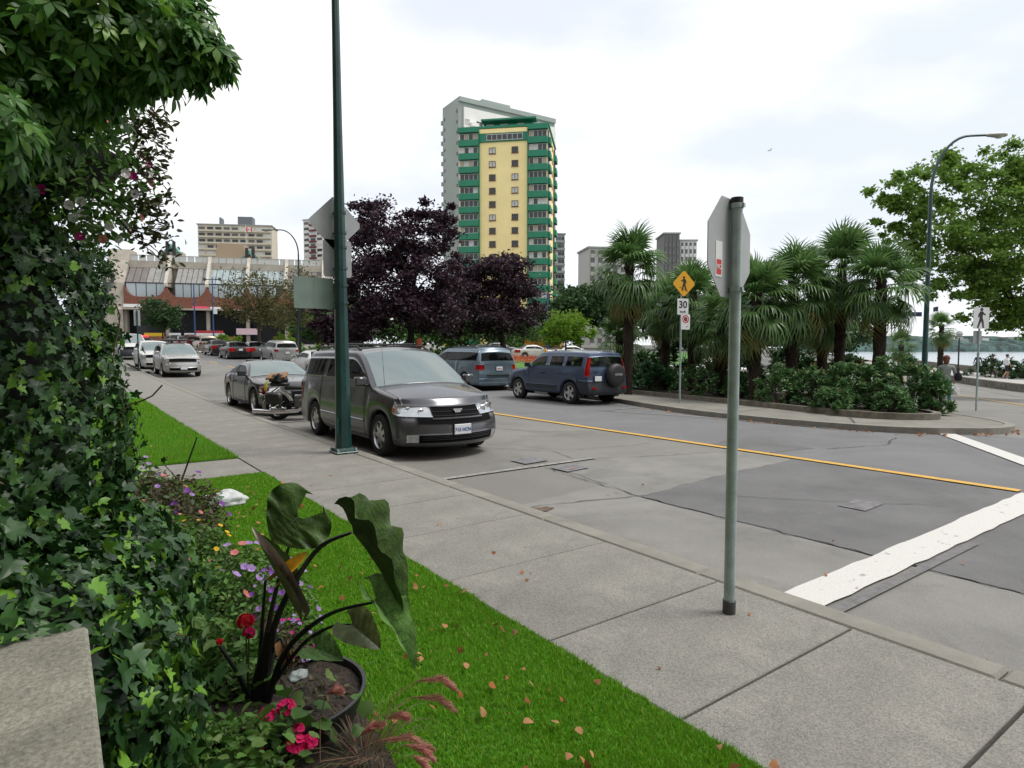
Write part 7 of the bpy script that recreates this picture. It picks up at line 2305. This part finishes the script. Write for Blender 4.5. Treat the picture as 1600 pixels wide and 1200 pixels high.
# ================================================================== motorcycle
mc = thing('motorcycle', 'loaded black motorcycle with chrome exhaust parked between the minivan and coupe', 'motorcycle', (4.02, 15.62, 0), rad(-40))
m_bikeblack = M('bike_black_paint', (.012, .012, .014), .2, coat=.6)
for x, r_, w in ((.34, .31, .15), (1.86, .32, .11)):
    e = bpy.data.objects.new('wheel', None); link(e, mc); e.location = (x, 0, r_)
    b = B(); b.lathe([(r_ * .70, -w * .45), (r_ * .9, -w * .5), (r_, -w * .2), (r_, w * .2), (r_ * .9, w * .5), (r_ * .70, w * .45), (r_ * .68, 0), (r_ * .70, -w * .45)], 26, 'y'); b.put('tyre', m_tyre, e, sm=True)
    b = B(); b.lathe([(r_ * .70, -w * .35), (r_ * .66, 0), (r_ * .70, w * .35)], 26, 'y')
    for k in range(8): a = 2 * PI * k / 8; b.tube([(0, 0, 0), (r_ * .68 * math.cos(a), 0, r_ * .68 * math.sin(a))], .012, 5)
    b.lathe([(.001, -.06), (.06, -.06), (.06, .06), (.001, .06)], 12, 'y'); b.put('rim', m_chrome, e, sm=True)
b = B(); b.tube([(.34, .12, .31), (.75, .12, .42), (1.15, .10, .30), (1.35, .08, .45), (1.50, 0, .82)], .028, 7); b.tube([(.34, -.12, .31), (.75, -.12, .42), (1.15, -.10, .30), (1.35, -.08, .45), (1.50, 0, .82)], .028, 7); b.put('frame', m_bikeblack, mc)
b = B(); b.box((1.02, 0, .45), (.46, .34, .30)); b.lathe([(.001, -.2), (.11, -.2), (.11, .2), (.001, .2)], 14, 'y', (.95, 0, .40)); b.box((1.08, 0, .66), (.20, .26, .18), ry=.3); b.put('engine', M('engine_grey', (.16, .16, .16), .4, metal=.7), mc, bevel=.02)
b = B(); b.lathe([(.001, -.30), (.10, -.27), (.165, -.1), (.17, .08), (.12, .24), (.001, .29)], 18, 'x'); b.put('fuel_tank', m_bikeblack, mc, sm=True, loc=(1.22, 0, .86), rot=(0, .12, 0))
b = B(); b.box((.78, 0, .78), (.50, .30, .10)); b.box((.38, 0, .86), (.42, .26, .10)); b.put('seat', m_black, mc, sm=True, bevel=.04)
V, F = [], []
n = 14
for k in range(n + 1):
    a = rad(-10 + 165 * k / n)
    for y, rr_ in ((-.09, .345), (-.05, .375), (.05, .375), (.09, .345)): V.append((.34 - rr_ * math.cos(a), y, .31 + rr_ * math.sin(a)))
for k in range(n):
    for j in range(3): F.append((4 * k + j, 4 * k + j + 1, 4 * k + 5 + j, 4 * k + 4 + j))
put('rear_fender', np_mesh('rear_fender', V, F, M('cream_fender', (.52, .48, .36), .35, coat=.4), True), mc)
V = [(1.86 - (x - .34), y, z + .01) for x, y, z in V]; put('front_fender', np_mesh('front_fender', V, F, m_bikeblack, True), mc)
b = B(); b.lathe([(.001, -.10), (.06, -.09), (.075, -.02), (.06, .02)], 14, 'x'); b.put('tail_light', m_redlens, mc, sm=True, loc=(-.02, 0, .62))
b = B(); b.box((.02, 0, .74), (.10, .26, .14)); b.put('red_top_box_panel', M('bike_red', (.35, .012, .015), .3, coat=.5), mc, bevel=.03)
for s in (-1, 1):
    b = B(); b.lathe([(.001, -.05), (.045, -.04), (.05, .0), (.001, .04)], 12, 'x', (.02, s * .20, .60)); b.tube([(.05, 0, .60), (.02, s * .20, .60)], .010, 5); b.put('turn_signal', m_lens, mc, sm=True)
    b = B(); b.box((.34, s * .27, .54), (.40, .16, .28)); b.put('saddlebag', M('saddlebag_leather', (.016, .015, .015), .45), mc, sm=True, bevel=.05)
b = B(); b.tube([(1.05, -.20, .36), (.9, -.24, .24), (.4, -.27, .21), (-.16, -.27, .23)], [.035, .045, .055, .058], 12); b.put('exhaust_pipe', m_chrome, mc, sm=True)
b = B(); b.tube([(1.05, .20, .36), (.9, .24, .24), (.4, .27, .21), (-.16, .27, .23)], [.035, .045, .055, .058], 12); b.put('exhaust_pipe', m_chrome, mc, sm=True)
for s in (-1, 1):
    b = B(); b.tube([(1.86, s * .10, .32), (1.52, s * .10, .98)], .026, 8); b.put('fork_leg', m_chrome, mc, sm=True)
b = B(); b.tube([(1.30, -.42, 1.06), (1.38, -.30, 1.10), (1.50, -.10, 1.02), (1.50, .10, 1.02), (1.38, .30, 1.10), (1.30, .42, 1.06)], .016, 7); b.put('handlebar', m_chrome, mc, sm=True)
b = B(); b.lathe([(.001, -.12), (.07, -.1), (.10, 0), (.095, .04), (.001, .05)], 16, 'x'); b.put('headlamp', m_chrome, mc, sm=True, loc=(1.68, 0, .88))
b = B(); b.tube([(.92, .12, .3), (.85, .30, .02)], .012, 5); b.put('side_stand', m_chrome, mc)
for s in (-1, 1): b = B(); b.tube([(.05, s * .13, .55), (.42, s * .15, .80)], .016, 6); b.put('chrome_strut', m_chrome, mc)
W_ = Matrix.Translation(mc.location) @ Matrix.Rotation(rad(-40), 4, 'Z')
def lump(name, label, loc, dims, seed, mat, cat, rz=0):
    o = crumple(name, label, loc, dims, seed, mat, cat, rz); return o
p = W_ @ Vector((.36, 0, .91))
lump('duffel_bag', 'black duffel bag strapped on the back of the motorcycle', p, (.21, .17, .16), 2.2, M('bag_black_cloth', (.014, .014, .016), .8), 'bag', rad(-40))
p = W_ @ Vector((.30, .02, 1.05))
b = B(); b.box((0, 0, 0), (.46, .30, .05)); o = b.put('cardboard_sheet', M('tan_leather', (.27, .14, .06), .8, var=.2, scale=8), loc=p, rot=(.35, -.1, rad(-35)), bevel=.01); tag(o, 'tan brown flat pack tied on top of the black bag', 'pack')
p = W_ @ Vector((.10, -.16, .84))
b = B(); b.tube([(0, 0, -.12), (.02, -.02, 0), (.05, 0, .10)], [.03, .035, .02], 8); o = b.put('yellow_strap_roll', M('hi_vis_yellow', (.55, .55, .04), .7), loc=p, rot=(0, 0, rad(-40)), sm=True); tag(o, 'small yellow roll tied beside the bag on the motorcycle', 'roll')

# ================================================================== people
m_skin = M('skin', (.48, .27, .19), .6)
def person(label, loc, rotz, h, shirt, pants, hair, pose='walk', shorts=False, longhair=False):
    s = h / 1.75
    st_ = .16 if pose == 'walk' else .04
    J = {'pel': (0, 0, .95), 'spn': (.01, 0, 1.12), 'chs': (.01, 0, 1.32), 'nck': (.02, 0, 1.48), 'hd0': (.035, 0, 1.56), 'hd1': (.04, 0, 1.68),
         'hpl': (0, .09, .90), 'hpr': (0, -.09, .90), 'knl': (st_ * .9, .10, .50), 'knr': (-st_ * .2, -.10, .50), 'anl': (st_ * .9, .10, .09), 'anr': (-st_ * 1.6, -.10, .13), 'tol': (st_ * .9 + .15, .11, .035), 'tor': (-st_ * 1.6 + .13, -.11, .04),
         'shl': (.0, .19, 1.40), 'shr': (0, -.19, 1.40), 'ell': (-.08, .25, 1.12), 'elr': (.05, -.25, 1.12), 'wrl': (.02, .26, .90), 'wrr': (.16, -.25, .92), 'hal': (.05, .25, .82), 'har': (.20, -.24, .84)}
    Rr = {'pel': .145, 'spn': .125, 'chs': .150, 'nck': .055, 'hd0': .085, 'hd1': .088, 'hpl': .092, 'hpr': .092, 'knl': .058, 'knr': .058, 'anl': .042, 'anr': .042, 'tol': .036, 'tor': .036, 'shl': .066, 'shr': .066, 'ell': .044, 'elr': .044, 'wrl': .030, 'wrr': .030, 'hal': .034, 'har': .034}
    Ed = [('pel', 'spn'), ('spn', 'chs'), ('chs', 'nck'), ('nck', 'hd0'), ('hd0', 'hd1'), ('pel', 'hpl'), ('pel', 'hpr'), ('hpl', 'knl'), ('knl', 'anl'), ('anl', 'tol'), ('hpr', 'knr'), ('knr', 'anr'), ('anr', 'tor'), ('chs', 'shl'), ('shl', 'ell'), ('ell', 'wrl'), ('wrl', 'hal'), ('chs', 'shr'), ('shr', 'elr'), ('elr', 'wrr'), ('wrr', 'har')]
    ks = list(J)
    me = bpy.data.meshes.new('body'); me.from_pydata([tuple(c * s for c in J[k]) for k in ks], [(ks.index(a), ks.index(b_)) for a, b_ in Ed], [])
    ob = bpy.data.objects.new('body', me); COL.objects.link(ob)
    md = ob.modifiers.new('k', 'SKIN'); md.use_smooth_shade = True
    for i, k in enumerate(ks): me.skin_vertices[0].data[i].radius = (Rr[k] * s, Rr[k] * s * (.78 if k in ('pel', 'spn', 'chs') else 1)); me.skin_vertices[0].data[i].use_root = (k == 'pel')
    sb = ob.modifiers.new('s', 'SUBSURF'); sb.levels = sb.render_levels = 2
    ev = bpy.data.meshes.new_from_object(ob.evaluated_get(bpy.context.evaluated_depsgraph_get()))
    bpy.data.objects.remove(ob); bpy.data.meshes.remove(me)
    ev.materials.clear()
    for m_ in (m_skin, shirt, pants, m_black): ev.materials.append(m_)
    for p in ev.polygons:
        z = p.center.z / s; y = abs(p.center.y / s)
        if z < .085: k = 3
        elif z < (.98 if y < .19 else 0): k = 2 if not (shorts and z < .55) else 0
        elif z > 1.47: k = 0
        elif y > .2 and z < 1.10: k = 0
        else: k = 1
        p.material_index = k
    root = thing('person', label, 'person', loc, rotz)
    put('body', smooth(ev), root)
    hc = Vector((.04, 0, 1.665)) * s
    b = B(); b.lathe([(.001, .115), (.06, .10), (.098, .05), (.105, .0), (.085, -.06)], 14); b.put('hair', hair, root, sm=True, loc=hc - Vector((.018, 0, 0)) * s, scale=s)
    if longhair: b = B(); b.lathe([(.06, .02), (.085, -.05), (.075, -.14), (.03, -.20)], 12); b.put('hair', hair, root, sm=True, loc=hc - Vector((.05, 0, 0)) * s, scale=s)
    b = B(); b.lathe([(.001, .03), (.012, .02), (.014, -.01), (.001, -.02)], 8, 'z'); b.put('nose', m_skin, root, loc=hc + Vector((.098, 0, -.02)) * s, scale=s)
    for sy in (-1, 1):
        b = B(); b.lathe([(.001, .009), (.009, 0), (.001, -.009)], 8); b.put('eye', m_black, root, loc=hc + Vector((.083, sy * .032, .01)) * s, scale=s)
        b = B(); b.lathe([(.001, .03), (.016, .012), (.014, -.015), (.001, -.03)], 8); b.put('ear', m_skin, root, loc=hc + Vector((0, sy * .093, -.01)) * s, scale=s)
    return root
m_hair_r = M('auburn_hair', (.16, .06, .03), .7); m_hair_d = M('dark_hair', (.015, .012, .010), .6)
cl = lambda n, c=(.5, .5, .5): M('cloth_' + n, c, .9, var=.12, scale=12)
g_ = G(1476, 640, .125)
pr = person('pedestrian in grey top and green trousers with bags at the tip of the palm bed', g_, camrot(60), 1.60, cl('grey', (.26, .29, .28)), cl('green', (.03, .12, .10)), m_hair_r, longhair=True)
hand = g_ + Matrix.Rotation(camrot(60), 3, 'Z') @ Vector((.20, -.24, .80))
bg = crumple('shopping_bag', 'white shopping bag in the hand of the pedestrian by the palms', hand + Vector((0, 0, -.36)), (.13, .10, .20), 7.7, m_bag, 'bag', 1.0)
b = B(); b.lathe([(.001, -.16), (.12, -.13), (.15, 0), (.11, .12), (.03, .18)], 14); o = b.put('shoulder_bag', M('bag_black_cloth'), loc=g_ + Matrix.Rotation(camrot(60), 3, 'Z') @ Vector((-.02, -.30, .98)), scale=(.45, .7, .8), sm=True); tag(o, 'black shoulder bag worn by the pedestrian by the palms', 'bag')
def prom(px, dd, **k): 
    # a spot on the promenade walkway in the direction of px
    d_ = ray(px, 590)[0].xy
    t = (WALL0.dot(BNRM) + dd) / d_.dot(BNRM)
    q = d_ * t
    return Vector((q.x, q.y, H(q.x, q.y) + .47))
person('walker in a white shirt and dark shorts on the promenade', prom(1572, 2.6), camrot(-15), 1.78, cl('white', (.72, .74, .78)), cl('black', (.02, .02, .025)), m_hair_d, shorts=True)
person('walker in dark clothes beside the white shirted walker', prom(1551, 3.0), camrot(160), 1.70, cl('black'), cl('black'), m_hair_d)
person('walker in dark blue seen just behind the crosswalk sign post', prom(1527, 3.2), camrot(200), 1.72, cl('navy', (.03, .035, .07)), cl('navy'), m_hair_d)
for px_, d_, lab, c in ((853, 48, 'person in an orange top beyond the roof of the blue car', cl('orange', (.70, .26, .02))), (869, 49, 'person in a plum top beyond the roof of the blue car', cl('plum', (.22, .03, .12))), (879, 50, 'person in a white top beyond the roof of the blue car', cl('white'))):
    q = D(px_, 545, d_); person(lab, (q.x, q.y, H(q.x, q.y) + .14), camrot(170), 1.72, c, cl('navy'), m_hair_d, pose='stand')

# ---- more cars far beyond the planting
def far_copy(src, label, px, d_, rot, z=0):
    c = copy_tree(src); q = D(px, 545, d_); c.location = (q.x, q.y, H(q.x, q.y) + .1 + z); c.rotation_euler = (0, 0, camrot(rot)); c['label'] = label
    return c
ws = [o for o in bpy.data.objects if o.name.startswith('white_sedan') and o.parent is None][0]
far_copy(ws, 'white car glimpsed between the first palm and the crossing sign', 1018, 37, 12)
far_copy(ws, 'white car glimpsed behind the crossing sign post', 1122, 36, 10)
far_copy(ws, 'white car parked beyond the flower lawn', 835, 62, 20)
far_copy(ws, 'white car parked beyond the people in coloured tops', 895, 64, 20)
far_copy([o for o in bpy.data.objects if o.name.startswith('grey_sedan') and o.parent is None][0], 'grey car in the distance under the round purple tree', 780, 66, 20)
# small gull far up
g = thing('gull', 'tiny bird gliding in the white sky right of the tower', 'bird', D(1203, 235, 120), 1.0)
b = B(); V = [(0, 0, 0), (.55, .12, .18), (1.0, -.05, .05), (.5, -.12, .14), (-.55, .12, .18), (-1.0, -.05, .05), (-.5, -.12, .14), (0, .35, .02), (0, -.4, 0)]
b.add(V, [(0, 3, 2, 1), (0, 4, 5, 6)]); b.lathe([(.001, -.4), (.07, -.15), (.08, .1), (.04, .3), (.001, .38)], 8, 'y'); b.put('body', M('gull_grey', (.4, .4, .42), .8), g, sm=True)
